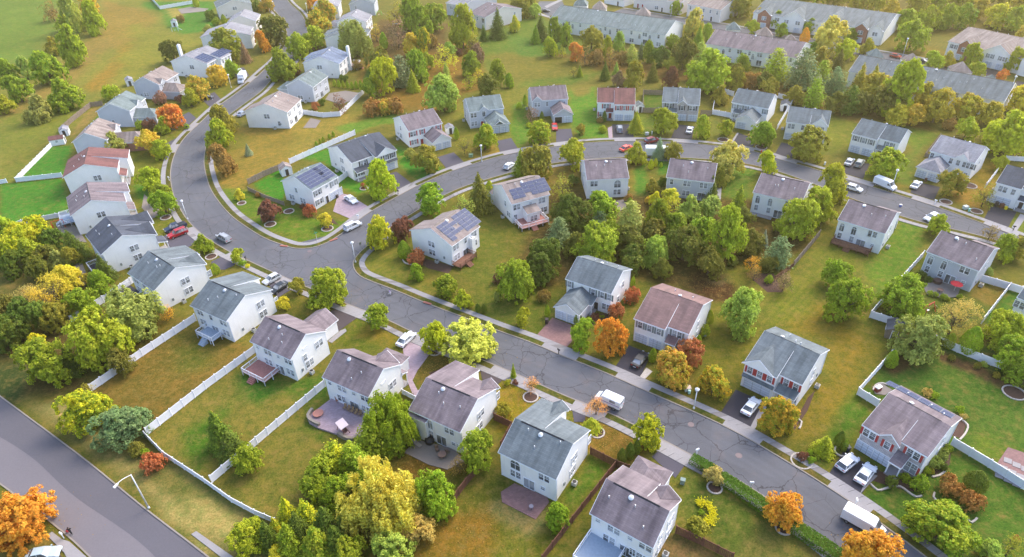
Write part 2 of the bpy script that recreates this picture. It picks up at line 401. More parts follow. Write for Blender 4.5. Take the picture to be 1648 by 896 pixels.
# road surfaces: main road between the two kerb lines
def side_between(a, b, i0, i1, j0, j1, n): return resample(a[i0:i1], n), resample(b[j0:j1], n)
def near_i(line, px): 
    q = P(*px).to_2d(); return min(range(len(line)), key=lambda i: (line[i] - q).length)
iw = near_i(KW, (500, 465)); ie = near_i(KE, (475, 400)); ib = near_i(KB, (572, 430))
def flat_strip(name, a, b, z, mat):
    mb = MB(); n = len(a)
    for p, q in zip(a, b): mb.v += [(p.x, p.y, z), (q.x, q.y, z)]
    for i in range(n - 1): mb.f.append([2*i, 2*i+1, 2*i+3, 2*i+2]); mb.mi.append(0)
    o = mb.build(name, mat)
    L = [0.0]
    for p, q in zip(a, a[1:]): L.append(L[-1] + (q - p).length)
    uvl = o.data.uv_layers[0].data
    for l in o.data.loops: uvl[l.index].uv = (float(l.vertex_index % 2), L[l.vertex_index // 2])
    # faces must look upwards
    if o.data.polygons[0].normal.z < 0: o.data.flip_normals()
    o['kind'] = 'structure'; return o
i_w2 = near_i(KW, (560, 489)); 
flat_strip('road', resample(KW[:iw+1], 160), resample(KE[:ie+1], 160), 0.012, M['road_lane'])
flat_strip('road', resample(KW[i_w2:], 120), resample(KB[ib:], 120), 0.012, M['road_lane'])
flat_strip('road', resample(list(reversed(KB[:ib+1])), 160), resample(KE[ie:], 160), 0.012, M['road_lane'])
jp = [KW[k] for k in range(iw, i_w2 + 1)] + [KB[ib + 2], KB[ib], KE[ie + 0], ]
sheet('road', [KW[k] for k in range(iw - 6, i_w2 + 7)] + [KB[ib + 8], KB[ib + 1], KB[ib - 8], KE[ie + 8], KE[ie - 2]], 0.018, M['road'])

DRIVES = [
 ([(262,381),(294,361),(322,388),(301,399),(272,400)], 'drive', (312,372)),
 ([(340,421),(359,412),(385,423),(362,434),(344,434)], 'drive', (378,412)),
 ([(428,452),(447,449),(476,462),(447,479)], 'drive', (464,452)),
 ([(532,501),(545,493),(577.5,509),(541,536)], 'drive_b', (570,494)),
 ([(648,556),(670,546),(692,569),(672,596),(664,612),(672,628),(664,634),(655,612),(652,592)], 'paver', (680,548)),
 ([(772,590),(813,607),(799,621),(776,611)], 'drive_b', (818,600)),
 ([(920,654),(943,663),(941,679),(924,679)], 'drive', (940,655)),
 ([(1049,735),(1066,720),(1107,742),(1087,769)], 'drive', (1092,722)),
 ([(889,511),(920,523),(921,549),(910,561),(861,542.5)], 'paver_r', (894,568)),
 ([(1012.5,556),(1048,570),(1031,606),(990,591)], 'drive_k', (1012,614)),
 ([(1184,627),(1232,648),(1205,692),(1157,668)], 'drive_k', (1180,692)),
 ([(1357,727),(1416,757),(1383,799),(1331,767)], 'drive_k', (1358,800)),
 ([(545,310),(562,314),(597,335),(566,353),(536,340)], 'paver', (588,350)),
 ([(622,281),(638,276),(664,296),(641,307)], 'drive', (656,308)),
 ([(704,253),(730,245),(748,262),(720,273)], 'drive', (740,272)),
 ([(799,227),(822.6,222),(835,241.5),(806,248)], 'drive', (824,249)),
 ([(895,208),(919,207),(923,226),(895,229)], 'drive', (910,234)),
 ([(985,200),(1017.5,200),(1020,222),(987,222)], 'drive_k', (1003,228)),
 ([(1089,200),(1118,203),(1113,224),(1080,222)], 'drive_k', (1098,230)),
 ([(1187,213),(1218,225),(1209,240),(1179,229)], 'drive_k', (1190,240)),
 ([(1258,229),(1286,236),(1279,256),(1247,247)], 'drive_k', (1262,258)),
 ([(1361,256),(1399,264),(1389,288),(1360,279)], 'drive_k', (1374,292)),
 ([(1472,292),(1513,301),(1503,322),(1465,310)], 'drive_k', (1484,326)),
 ([(1595,331),(1636,341),(1622,367),(1584,351)], 'drive_k', (1602,368)),
 ([(281,192),(304,180),(316,190),(300,204)], 'drive', (316,203)),
 ([(322,158),(345,148),(356,160),(338,172)], 'drive', (350,172)),
 ([(262,234),(284,222),(290,232),(272,246)], 'drive', (286,236)),
 ([(370,112),(392,108),(402,122),(384,128)], 'drive', (406,126)),
]
def clipped(poly):
    return poly
for poly, mk, mouth in DRIVES:
    sheet('driveway', W2(poly), 0.055, M[mk], thick=0.05)
mouths = [P(*d[2]).to_2d() for d in DRIVES]

def kerbside(line, sgn, r0=None, r1=None, walk=(1.45, 2.75)):
    """kerb, grass verge or concrete apron, and pavement along a kerb line"""
    k0, k1 = offs(line, 0.0), offs(line, sgn * 0.22)
    strip('kerb', k0, k1, 0.13, 0.13, M['kerb'])
    a, b_, c = offs(line, sgn * 0.22), offs(line, sgn * walk[0]), offs(line, sgn * walk[1])
    slabs(b_, c)
    run = []; state = None
    for i in range(len(line)):
        st = any((line[i] - q).length < 3.6 for q in mouths)
        if state is None: state = st
        run.append(i)
        if st != state or i == len(line) - 1:
            if len(run) > 1:
                A = [a[j] for j in run]; B = [b_[j] for j in run]
                if state: strip('driveway_apron', A, B, 0.115, 0.118, M['walk'])
                else: strip('verge', A, B, 0.11, 0.11, M['verge'])
            run = [i]; state = st
# ------------------------------------------------------------------ lawns: one ground sheet, grass colours by yard
def mat_grass(name, attr=True, c=(86, 78, 36)):
    mt, nt, b = newmat(name)
    g = nt.nodes.new('ShaderNodeNewGeometry').outputs['Position']
    if attr:
        a = nt.nodes.new('ShaderNodeVertexColor'); a.layer_name = 'grass'; base = a.outputs[0]
    else:
        n0 = noise(nt, 0.15, 3, .6, g); base = mixc(nt, ramp(nt, n0, .35, .65), C4(c), C4((72, 82, 34)))
    n1 = noise(nt, 0.08, 5, 0.65, g); n2 = noise(nt, 0.55, 7, 0.78, g); n3 = noise(nt, 3.2, 4, 0.75, g)
    base = mixc(nt, 0.85, base, ramp(nt, n1, 0.32, 0.68, (0.72, 0.84, 0.72, 1), (1.12, 1.08, 1.04, 1)), 'MULTIPLY')
    base = mixc(nt, 0.9, base, ramp(nt, n2, 0.38, 0.62, (0.60, 0.80, 0.62, 1), (1.36, 1.16, 1.2, 1)), 'MULTIPLY')
    base = mixc(nt, 0.9, base, ramp(nt, n3, 0.36, 0.64, (0.60, 0.66, 0.60, 1), (1.36, 1.3, 1.4, 1)), 'MULTIPLY')
    na = noise(nt, 0.75, 8, 0.82, g)
    ma = nt.nodes.new('ShaderNodeMath'); ma.operation = 'MULTIPLY'; ma.inputs[1].default_value = 0.55; nt.links.new(ramp(nt, na, 0.50, 0.62), ma.inputs[0])
    base = mixc(nt, ma.outputs[0], base, C4((128, 108, 58)))
    of_ = nt.nodes.new('ShaderNodeVectorMath'); of_.operation = 'ADD'; of_.inputs[1].default_value = (53, 17, 0); nt.links.new(g, of_.inputs[0])
    nb = noise(nt, 0.62, 8, 0.82, of_.outputs[0])
    mb_ = nt.nodes.new('ShaderNodeMath'); mb_.operation = 'MULTIPLY'; mb_.inputs[1].default_value = 0.55; nt.links.new(ramp(nt, nb, 0.50, 0.64), mb_.inputs[0])
    base = mixc(nt, mb_.outputs[0], base, mixc(nt, 1.0, base, (.55, .78, .5, 1), 'MULTIPLY'))
    # dry straw tufts
    n4 = noise(nt, 0.35, 4, 0.7, g)
    mk = nt.nodes.new('ShaderNodeMath'); mk.operation = 'MULTIPLY'; mk.inputs[1].default_value = 0.4; nt.links.new(ramp(nt, n4, 0.55, 0.72), mk.inputs[0])
    base = mixc(nt, mk.outputs[0], base, C4((146, 114, 62)))
    n5 = noise(nt, 0.22, 4, 0.7, vmap(nt, g, (1.0, 1.0, 1.0)))
    mk = nt.nodes.new('ShaderNodeMath'); mk.operation = 'MULTIPLY'; mk.inputs[1].default_value = 0.45; nt.links.new(ramp(nt, n5, 0.5, 0.3), mk.inputs[0])
    # mowing marks in parts of the lawns
    wv = nt.nodes.new('ShaderNodeTexWave'); wv.inputs['Scale'].default_value = 0.24; wv.inputs['Distortion'].default_value = 1.2; wv.inputs['Detail Scale'].default_value = .3
    rt_ = nt.nodes.new('ShaderNodeMapping'); rt_.inputs['Rotation'].default_value = (0, 0, .75); nt.links.new(g, rt_.inputs[0]); nt.links.new(rt_.outputs[0], wv.inputs[0])
    mm = nt.nodes.new('ShaderNodeMath'); mm.operation = 'MULTIPLY'; mm.inputs[1].default_value = 0.55; nt.links.new(ramp(nt, noise(nt, .02, 2, .5, g), .45, .58), mm.inputs[0])
    base = mixc(nt, mm.outputs[0], base, mixc(nt, 1.0, base, ramp(nt, wv.outputs[0], .2, .8, (.86, .92, .86, 1), (1.12, 1.08, 1.08, 1)), 'MULTIPLY'))
    nt.links.new(base, b.inputs['Base Color']); b.inputs['Roughness'].default_value = 0.95; b.inputs['Specular IOR Level'].default_value = 0.1
    ad = nt.nodes.new('ShaderNodeMath'); ad.operation = 'ADD'; nt.links.new(n3, ad.inputs[0]); nt.links.new(n2, ad.inputs[1])
    bump(nt, b, ad.outputs[0], 0.5, 0.12)
    return mt
M['grass'] = mat_grass('grass_ground'); M['verge'] = mat_grass('grass_verge', False)

GR = (96, 146, 56); VG = (84, 144, 54); OL = (128, 124, 52); TN = (170, 148, 78); BR = (150, 112, 62); OR = (168, 116, 44); DG = (74, 104, 46)
REG = [  # polygon on the picture, colour, softness in metres
 ([(-200,-200),(400,-200),(420,60),(250,110),(170,170),(90,220),(0,300),(-250,420)], (152,146,72), 12),
 ([(-200,-60),(100,-60),(95,40),(70,90),(0,110),(-200,160)], (124,148,66), 14),
 ([(165,0),(250,20),(240,60),(200,90),(165,60)], (172,140,76), 5),
 ([(150,55),(190,70),(130,110),(90,150),(30,180),(-60,220),(-60,190),(60,140),(110,100)], (170,140,84), 8),
 ([(200,70),(222,60),(212,100),(180,130),(150,150),(140,140),(175,110)], (176,134,60), 4),
 ([(215,40),(300,60),(320,80),(270,100),(220,120),(190,160),(170,165),(190,120)], (158,150,68), 8),
 ([(0,190),(90,180),(130,150),(150,160),(90,215),(30,290),(0,290)], (136,138,62), 8),
 ([(225,2),(345,2),(350,45),(318,52),(292,55),(268,42),(262,20),(236,14)], VG, 2.5),
 ([(266,14),(290,12),(296,24),(278,28)], (190,165,100), 1.5),
 ([(28,291),(82,234),(116,233),(104,282)], (78,146,52), 0.6),
 ([(0,296),(100,287),(108,322),(110,345),(38,359),(0,356)], (84,148,54), 0.8),
 ([(38,362),(110,349),(120,380),(100,380),(60,372)], (140,130,60), 1.5),
 ([(130,220),(160,182),(170,192),(145,222),(120,236)], (72,150,44), 1.2),
 ([(150,170),(166,172),(160,182),(120,220),(110,222)], (170,140,90), 1),
 ([(210,330),(200,270),(222,210),(270,170),(330,130),(380,140),(300,205),(272,240),(268,300),(300,352),(330,390),(260,400)], (128,128,50), 2),
 ([(218,298),(240,300),(250,322),(232,332),(220,322)], (84,150,46), 2),
 ([(345,215),(460,190),(560,190),(580,205),(470,262),(440,270),(400,296),(385,318),(352,300),(336,262)], (168,138,70), 2.5),
 ([(345,215),(400,215),(395,235),(350,250)], (140,130,58), 4),
 ([(350,300),(400,306),(452,330),(520,355),(560,352),(556,362),(520,385),(450,393),(400,362),(365,330)], (112,140,48), 2.5),
 ([(375,330),(440,372),(500,378),(440,388),(395,355)], (126,132,52), 2),
 ([(408,296),(452,270),(462,300),(456,322),(430,318)], (76,150,46), 0.8),
 ([(480,256),(536,236),(560,282),(545,295),(560,300),(520,260)], (80,148,50), 1.2),
 ([(548,300),(572,288),(640,312),(640,322),(600,345),(572,318)], (122,130,52), 2),
 ([(560,285),(590,282),(600,300),(575,312),(552,300)], (84,148,46), 2),
 ([(460,192),(600,180),(640,170),(640,200),(575,212),(470,250)], (166,142,72), 3),
 ([(540,205),(640,175),(640,196),(600,205),(570,214)], (116,150,60), 3),
 ([(636,230),(652,240),(690,262),(722,278),(680,292),(660,280),(645,262)], (70,140,46), 1.5),
 ([(735,240),(800,225),(806,250),(760,262)], (166,138,68), 2),
 ([(580,90),(640,60),(700,75),(760,55),(790,130),(740,170),(700,180),(620,175),(580,130)], (160,118,54), 5),
 ([(590,110),(600,108),(610,122),(588,135)], (80,130,45), 1.5),
 ([(610,30),(720,40),(720,80),(620,100),(590,80)], (120,92,60), 4),
 ([(770,60),(860,20),(945,70),(1000,100),(960,130),(920,138),(850,142),(790,120),(770,95)], (112,134,52), 7),
 ([(780,90),(860,80),(960,95),(1000,110),(900,128),(820,135)], (140,130,58), 6),
 ([(820,60),(900,70),(900,90),(840,90)], (98,134,56), 7),
 ([(735,150),(850,140),(960,136),(960,200),(850,232),(810,240),(735,210)], (140,134,58), 2.5),
 ([(915,142),(958,138),(966,200),(980,222),(930,224),(918,190)], (104,150,50), 2),
 ([(918,140),(955,136),(950,152),(925,158)], (150,134,68), 2),
 ([(822,170),(848,160),(850,222),(835,236),(826,215)], (104,140,52), 2),
 ([(1036,150),(1066,150),(1066,178),(1036,178)], (96,126,44), 0.8),
 ([(1020,182),(1070,182),(1085,215),(1020,218)], (116,134,52), 2),
 ([(1118,182),(1185,190),(1180,235),(1115,226)], (136,134,58), 2),
 ([(1150,146),(1176,156),(1176,186),(1148,182)], (130,120,52), 1),
 ([(1180,232),(1260,250),(1300,262),(1365,285),(1360,258),(1280,225),(1220,215)], (140,128,60), 2),
 ([(1330,170),(1400,180),(1370,250),(1330,250),(1300,262),(1320,220)], (132,134,54), 3),
 ([(1450,200),(1510,215),(1480,255),(1470,300),(1390,288),(1420,262),(1465,240)], (118,138,50), 3),
 ([(1345,160),(1400,180),(1390,200),(1340,190)], (150,120,70), 3),
 ([(1400,288),(1465,300),(1500,320),(1590,345),(1600,300),(1590,250),(1560,300),(1500,310)], (172,134,64), 3),
 ([(1570,250),(1625,262),(1595,300),(1570,300)], (160,130,52), 2),
 ([(1640,350),(1760,400),(1700,430),(1630,370)], (120,134,50), 2),
 # the block between the two streets
 ([(600,395),(760,300),(940,262),(1100,258),(1200,270),(1360,320),(1500,365),(1700,420),(1700,1100),(1480,885),(1200,700),(1000,608),(860,550),(680,484),(585,440)], (128,122,52), 2),
 ([(590,400),(660,360),(700,480),(760,500),(680,484),(580,430)], (136,132,58), 3),
 ([(770,340),(800,360),(830,400),(790,470),(730,440),(745,400)], (122,124,52), 4),
 ([(870,270),(930,262),(935,330),(890,345),(866,300)], (162,132,68), 4),
 ([(1014,262),(1040,262),(1044,310),(1030,345),(1014,340)], (150,122,60), 3),
 ([(1020,275),(1040,262),(1044,320),(1022,340)], (90,140,48), 2),
 ([(1058,258),(1078,256),(1072,280),(1060,280)], (78,140,44), 1.2),
 ([(1160,265),(1212,272),(1205,320),(1165,325)], (104,134,48), 3),
 ([(860,300),(1300,330),(1300,430),(1230,480),(1100,470),(1000,430),(870,470),(820,440)], (104,84,48), 5),
 ([(1110,440),(1150,428),(1200,440),(1215,465),(1190,485),(1140,490),(1112,465)], (96,62,44), 2),
 ([(1150,435),(1182,445),(1165,462),(1140,455)], (132,104,90), 2),
 ([(820,470),(900,470),(890,560),(850,545),(790,515),(760,500),(780,470)], (112,118,48), 4),
 ([(1160,430),(1320,400),(1345,380),(1440,400),(1470,420),(1440,560),(1380,640),(1330,700),(1280,690),(1330,560),(1210,520)], (134,130,56), 4),
 ([(1290,480),(1360,500),(1420,560),(1380,640),(1320,720),(1240,700),(1320,600),(1330,545),(1260,520)], (156,130,52), 6),
 ([(1340,380),(1370,410),(1300,500),(1240,520),(1260,470)], (134,134,52), 4),
 ([(1450,350),(1500,365),(1480,410),(1398,520),(1405,440),(1430,400)], (108,138,46), 4),
 ([(1150,480),(1230,520),(1200,600),(1150,640),(1120,600),(1135,520)], (136,128,52), 4),
 ([(1040,610),(1130,600),(1180,690),(1150,680),(1080,640)], (134,122,54), 3),
 ([(1484,414),(1400,506),(1462,528),(1580,520),(1622,462),(1577,452)], (112,122,50), 1),
 ([(1572,455),(1620,464),(1600,492),(1565,478)], (150,124,66), 1.5),
 ([(1624,466),(1700,480),(1660,540),(1585,520)], (84,124,44), 1),
 ([(1438,566),(1380,636),(1411,655),(1520,720),(1700,800),(1700,560),(1560,550)], (82,116,48), 1),
 ([(1500,560),(1560,600),(1640,660),(1700,800),(1600,740),(1540,690)], (94,122,52), 6),
 ([(1565,690),(1600,700),(1620,745),(1560,730)], (120,136,52), 4),
 ([(1430,570),(1470,560),(1470,590),(1440,605),(1420,596)], (112,84,66), 1),
 ([(1495,558),(1530,570),(1580,588),(1640,625),(1628,632),(1560,600),(1510,580)], (116,84,72), 1),
 ([(1400,596),(1440,566),(1376,640),(1408,656),(1370,725),(1320,742),(1300,730),(1370,640)], (96,128,44), 3),
 ([(1375,725),(1412,757),(1383,800),(1480,885),(1700,1060),(1700,800),(1530,716),(1480,760)], (88,120,48), 1.5),
 ([(1340,700),(1372,722),(1356,728),(1330,762),(1290,740)], (92,126,46), 3),
 # south side yards
 ([(180,560),(320,520),(412,566),(330,622),(236,700),(150,630)], (146,118,62), 1),
 ([(250,540),(312,520),(345,552),(330,600),(290,600)], (122,118,54), 5),
 ([(236,702),(412,568),(470,620),(524,616),(342,776),(290,745)], (142,130,66), 1),
 ([(300,690),(360,660),(350,720),(320,760),(280,735)], (90,124,42), 4),
 ([(380,600),(430,600),(460,625),(420,650),(390,640)], (86,128,50), 3),
 ([(342,778),(524,622),(500,660),(520,700),(540,740),(500,800),(445,842),(380,810)], (138,128,64), 1),
 ([(500,650),(520,690),(530,720),(490,690)], (80,116,40), 3),
 ([(230,700),(340,780),(445,850),(470,960),(340,960),(300,870),(140,735),(30,655),(90,640),(160,640)], (150,136,92), 2),
 ([(180,700),(240,730),(330,790),(400,850),(330,850),(240,790)], (128,124,70), 4),
 ([(40,640),(110,650),(170,690),(240,760),(330,850),(345,895),(320,880),(200,770),(90,680)], (206,180,128), 3),
 ([(290,800),(340,800),(400,850),(370,870),(320,850)], (200,176,124), 3),
 ([(0,540),(140,540),(180,640),(60,650),(0,620)], (104,84,52), 5),
 ([(-80,560),(30,600),(30,655),(-80,620)], (70,84,48), 4),
 ([(-100,445),(60,420),(110,440),(70,490),(-100,530)], (130,118,66), 2),
 ([(200,460),(260,500),(315,518),(180,600),(150,600),(180,520)], (126,110,52), 2),
 ([(60,850),(150,900),(100,960),(-80,960),(-80,800)], (150,130,76), 2),
 ([(440,620),(524,600),(560,640),(500,650)], (92,120,46), 3),
 ([(445,455),(545,480),(530,500),(500,530),(450,510)], (124,118,48), 3),
 ([(545,530),(580,510),(660,540),(640,560),(580,570),(530,560)], (118,122,44), 3),
 ([(600,520),(645,540),(630,560),(580,540)], (150,128,52), 3),
 ([(690,572),(800,600),(770,592),(740,580),(700,612),(672,620)], (124,106,50), 2),
 ([(800,620),(870,612),(920,640),(910,655),(870,650),(810,690)], (156,132,44), 2),
 ([(930,690),(960,660),(1030,700),(1060,725),(1010,750),(990,752),(945,728)], (150,116,54), 2.5),
 ([(640,720),(700,720),(760,740),(727,812),(700,800),(620,760)], (122,92,44), 4),
 ([(727,812),(790,720),(800,760),(850,790),(990,752),(876,896),(820,980),(660,980),(680,880)], (122,120,48), 3),
 ([(720,820),(790,780),(820,830),(760,920),(660,960),(680,880)], (150,114,50), 5),
 ([(950,732),(990,752),(925,820),(900,812),(900,790)], (96,126,44), 2),
 ([(790,790),(850,800),(890,805),(880,850),(850,860),(800,840),(775,820)], (150,134,98), 2),
 ([(1085,770),(1105,745),(1352,893),(1420,980),(1240,980),(1150,880),(1100,850)], (100,112,50), 3),
 ([(1240,840),(1340,900),(1300,960),(1180,900)], (124,118,66), 4),
 ([(1060,860),(1110,840),(1160,900),(1100,960),(1040,940)], (140,112,84), 2),
 ([(640,560),(760,560),(790,590),(700,615),(660,600)], (120,104,50), 3),
 # far parts under the trees
 ([(880,84),(1000,96),(1100,110),(1200,128),(1330,150),(1420,160),(1500,210),(1400,190),(1200,145),(1080,130),(960,112)], (130,96,48), 4),
 ([(1240,-40),(1800,-60),(1800,70),(1540,60),(1430,40),(1250,5)], (120,104,40), 8),
 ([(1420,50),(1560,90),(1500,96),(1420,80)], (140,122,48), 4),
 ([(1600,190),(1800,180),(1800,330),(1640,262)], (130,112,40), 6),
]
def make_ground():
    x = np.concatenate([np.arange(-1500, -330, 60), np.arange(-330, -150, 2.5), np.arange(-150, 150, 1.0), np.arange(150, 330, 2.5), np.arange(330, 1501, 60)])
    y = np.concatenate([np.arange(-200, 20, 20), np.arange(20, 190, 0.9), np.arange(190, 420, 1.8), np.arange(420, 700, 10), np.arange(700, 3000, 100)])
    X, Y = np.meshgrid(x, y); nx, ny = len(x), len(y)
    pts = np.stack([X.ravel(), Y.ravel()], 1)
    rs = np.random.RandomState(3)
    def vn(sc, seed):   # value noise for wandering edges
        r = np.random.RandomState(seed); g = r.rand(256, 256)
        u = pts[:, 0] / sc + 1000; v = pts[:, 1] / sc + 1000
        i = np.floor(u).astype(int); j = np.floor(v).astype(int); fu = u - i; fv = v - j
        fu = fu * fu * (3 - 2 * fu); fv = fv * fv * (3 - 2 * fv)
        G = lambda a, b: g[a % 256, b % 256]
        return (G(i, j) * (1 - fu) + G(i + 1, j) * fu) * (1 - fv) + (G(i, j + 1) * (1 - fu) + G(i + 1, j + 1) * fu) * fv - 0.5
    n_big = vn(14, 1) + 0.6 * vn(6, 2) + 0.4 * vn(2.5, 5)
    col = np.tile(np.array(lin((132, 124, 58))), (len(pts), 1))
    col *= (1 + 0.2 * n_big)[:, None]
    for poly, c, soft in REG:
        q = np.array([tuple(P(a, b).to_2d()) for a, b in poly])
        lo = q.min(0) - soft * 2; hi = q.max(0) + soft * 2
        idx = np.where((pts[:, 0] > lo[0]) & (pts[:, 0] < hi[0]) & (pts[:, 1] > lo[1]) & (pts[:, 1] < hi[1]))[0]
        if len(idx) == 0: continue
        p = pts[idx]; inside = np.zeros(len(p), bool); d = np.full(len(p), 1e9)
        for k in range(len(q)):
            a = q[k]; b = q[(k + 1) % len(q)]
            cnd = ((a[1] > p[:, 1]) != (b[1] > p[:, 1]))
            den = (b[1] - a[1]) if abs(b[1] - a[1]) > 1e-9 else 1e-9
            xi = a[0] + (p[:, 1] - a[1]) * (b[0] - a[0]) / den
            inside ^= cnd & (p[:, 0] < xi)
            ab = b - a; t = np.clip(((p - a) @ ab) / max(ab @ ab, 1e-9), 0, 1)
            d = np.minimum(d, np.hypot(*(p - a - t[:, None] * ab).T))
        sd = np.where(inside, d, -d) + n_big[idx] * soft * 0.9
        w = np.clip(sd / soft + 0.5, 0, 1) if soft > 0 else inside.astype(float)
        w = w * w * (3 - 2 * w)
        cc = np.array(lin(c))[None] * (1 + 0.16 * n_big[idx])[:, None]
        col[idx] = col[idx] * (1 - w[:, None]) + cc * w[:, None]
    lum = (col @ np.array([.3, .6, .1]))[:, None]; col = col * np.array([.57, .60, .43])
    me = D.meshes.new('ground')
    me.vertices.add(len(pts)); z = np.zeros(len(pts))
    me.vertices.foreach_set('co', np.column_stack([pts, z]).ravel())
    a = (np.arange(ny - 1)[:, None] * nx + np.arange(nx - 1)[None]).ravel()
    f = np.stack([a, a + 1, a + 1 + nx, a + nx], 1)
    me.loops.add(f.size); me.loops.foreach_set('vertex_index', f.ravel())
    me.polygons.add(len(f)); me.polygons.foreach_set('loop_start', np.arange(len(f)) * 4)
    me.update(calc_edges=True)
    ca = me.color_attributes.new('grass', 'FLOAT_COLOR', 'POINT')
    ca.data.foreach_set('color', np.column_stack([np.clip(col, 0, 1), np.ones(len(pts))]).ravel())
    me.materials.append(M['grass']); me.validate()
    tag(link('ground', me), kind='structure')
make_ground()
kerbside(KW, -1)
kerbside(KE, 1)
kerbside(KB, 1)
# the wide road at the corner and its kerbs
RC = smooth(W2([(-120,550),(26,658),(142,745),(231,818),(330,894),(470,1010)]), 4)
LC = smooth(W2([(-260,590),(-20,762),(79,836),(119,869),(145,894),(230,980)]), 4)
flat_strip('road', resample(RC, 60), resample(LC, 60), 0.012, M['road_l'])
mid = [a.lerp(b, 0.46 + 0.03 * math.sin(i * .37)) for i, (a, b) in enumerate(zip(resample(RC, 60), resample(LC, 60)))]
flat_strip('road', resample(RC, 60), mid, 0.018, M['road_c'])
strip('kerb', RC, offs(RC, 0.22), .13, .13, M['kerb']); strip('kerb', LC, offs(LC, -0.22), .13, .13, M['kerb'])
sheet('pavement', W2([(308,860),(316,855),(375,896),(420,935),(408,940),(360,900)]), .1, M['walk'], thick=.1)
sheet('pavement', W2([(76,862),(84,856),(100,868),(112,872),(160,915),(120,925),(104,890)]), .12, M['walk'], thick=.12)
sheet('driveway', W2([(60,892),(86,884),(104,900),(90,930),(40,930)]), .05, M['drive_b'], thick=.05)
# the street behind the far terraces
FA = smooth(W2([(840,22),(880,10),(920,-4),(960,-20)]), 3)
FS = smooth(W2([(1000,14),(1060,24),(1104,31),(1168,40),(1250,56),(1330,68),(1418,84),(1495,98),(1560,118),(1650,150),(1740,180)]), 3)
FS2 = offs(FS, -8.6)
flat_strip('road', resample(FS, 60), resample(FS2, 60), .012, M['road'])
strip('kerb', FS, offs(FS, .25), .13, .13, M['kerb']); strip('pavement', offs(FS, 1.2), offs(FS, 2.5), .12, .12, M['walk'])
sheet('road', W2([(868,2),(905,2),(912,16),(884,26),(862,14)]), .012, M['road'])
sheet('pavement', W2([(862,18),(884,26),(886,29),(860,22)]), .06, M['walk'])
sheet('pavement', W2([(876,10),(905,-3),(910,-2),(880,13)]), .06, M['walk'])
sheet('road', W2([(1592,180),(1622,140),(1640,150),(1600,192)]), .02, M['drive_b'])
for a in ([(1228,44),(1246,46),(1250,56),(1236,56)], [(1275,52),(1292,56),(1286,62),(1270,58)], [(1376,66),(1392,68),(1388,74),(1374,72)], [(1575,108),(1610,114),(1604,128),(1572,122)], [(1636,130),(1648,132),(1648,138),(1634,136)]):
    sheet('driveway', W2(a), .05, M['drive_b'], thick=.05)
# garden paths and patios
def patio(px, mk='patio', z=.1, name='patio'): return sheet(name, W2(px), z, M[mk], thick=z)
patio([(488,206),(500,190),(516,194),(508,206)], 'patio')
patio([(530,150),(556,146),(580,150),(570,160),(548,168),(524,160)], 'patio')
patio([(286,15),(306,11),(336,14),(330,18),(292,22)], 'patio')
patio([(600,118),(612,112),(620,118),(612,126)], 'patio')
patio([(988,324),(1010,320),(1012,334),(996,340)], 'patio')
patio([(1153,300),(1162,290),(1160,320),(1154,330)], 'walk', name='path')
patio([(1204,344),(1212,336),(1246,344),(1240,354)], 'walk')
patio([(1486,462),(1500,450),(1546,462),(1540,478),(1514,480),(1492,474)], 'patio')
patio([(1404,622),(1420,618),(1436,628),(1424,636),(1408,634)], 'patio')
patio([(1605,745),(1622,720),(1680,740),(1680,790)], 'paver_r')
patio([(1040,592),(1050,598),(1036,612),(1030,606)], 'rock', name='path')
patio([(1196,690),(1205,692),(1226,652),(1234,655),(1214,692),(1208,702)], 'walk', name='path')
patio([(806,792),(828,778),(880,800),(884,808),(862,836),(808,808)], 'paver_r')
patio([(650,728),(672,708),(730,722),(748,742),(720,756),(690,748)], 'patio')
patio([(496,672),(534,643),(600,668),(596,694),(566,711),(545,701),(512,690),(498,682)], 'paver', z=.35)
patio([(1384,795),(1398,760),(1412,766),(1402,776)], 'walk', name='path')
patio([(528,549),(548,532),(556,529),(558,533),(534,552)], 'walk', name='path')
patio([(664,628),(676,628),(684,638),(676,648),(668,640)], 'paver', name='path')
patio([(232,312),(246,326),(262,344),(244,352),(228,334)], 'patio', z=.05)
patio([(90,363),(112,354),(128,372),(140,390),(120,388),(98,374)], 'patio')
patio([(118,425),(132,422),(142,448),(136,462),(128,452)], 'patio')
patio([(978,206),(985,203),(986,224),(980,224)], 'paver', name='path')
patio([(1174,232),(1186,214),(1189,214),(1178,232)], 'walk', name='path')
patio([(1628,366),(1642,344),(1652,348),(1636,372)], 'walk', name='path')
for px, mk in (([(418,340),(444,346),(440,356),(420,356)], 'mulch'), ([(500,350),(536,352),(545,362),(512,352)], 'mulch'), ([(650,396),(668,412),(730,428),(722,440),(690,432),(655,412)], 'mulch'),
               ([(1395,770),(1410,756),(1470,776),(1480,792),(1462,790),(1430,782)], 'mulch'), ([(1500,756),(1520,712),(1532,716),(1528,748),(1506,764)], 'mulch'),
               ([(1530,700),(1545,672),(1556,680),(1548,706)], 'mulch'), ([(935,515),(985,500),(992,520),(950,528)], 'mulch'), ([(690,600),(735,584),(760,580),(700,612)], 'mulch'),
               ([(1268,700),(1300,640),(1312,628),(1300,660),(1280,690)], 'mulch'), ([(1235,470),(1200,440),(1245,440),(1260,470)], 'mulch')):
    sheet('planting_bed', W2(px), .03, M[mk], thick=.03)
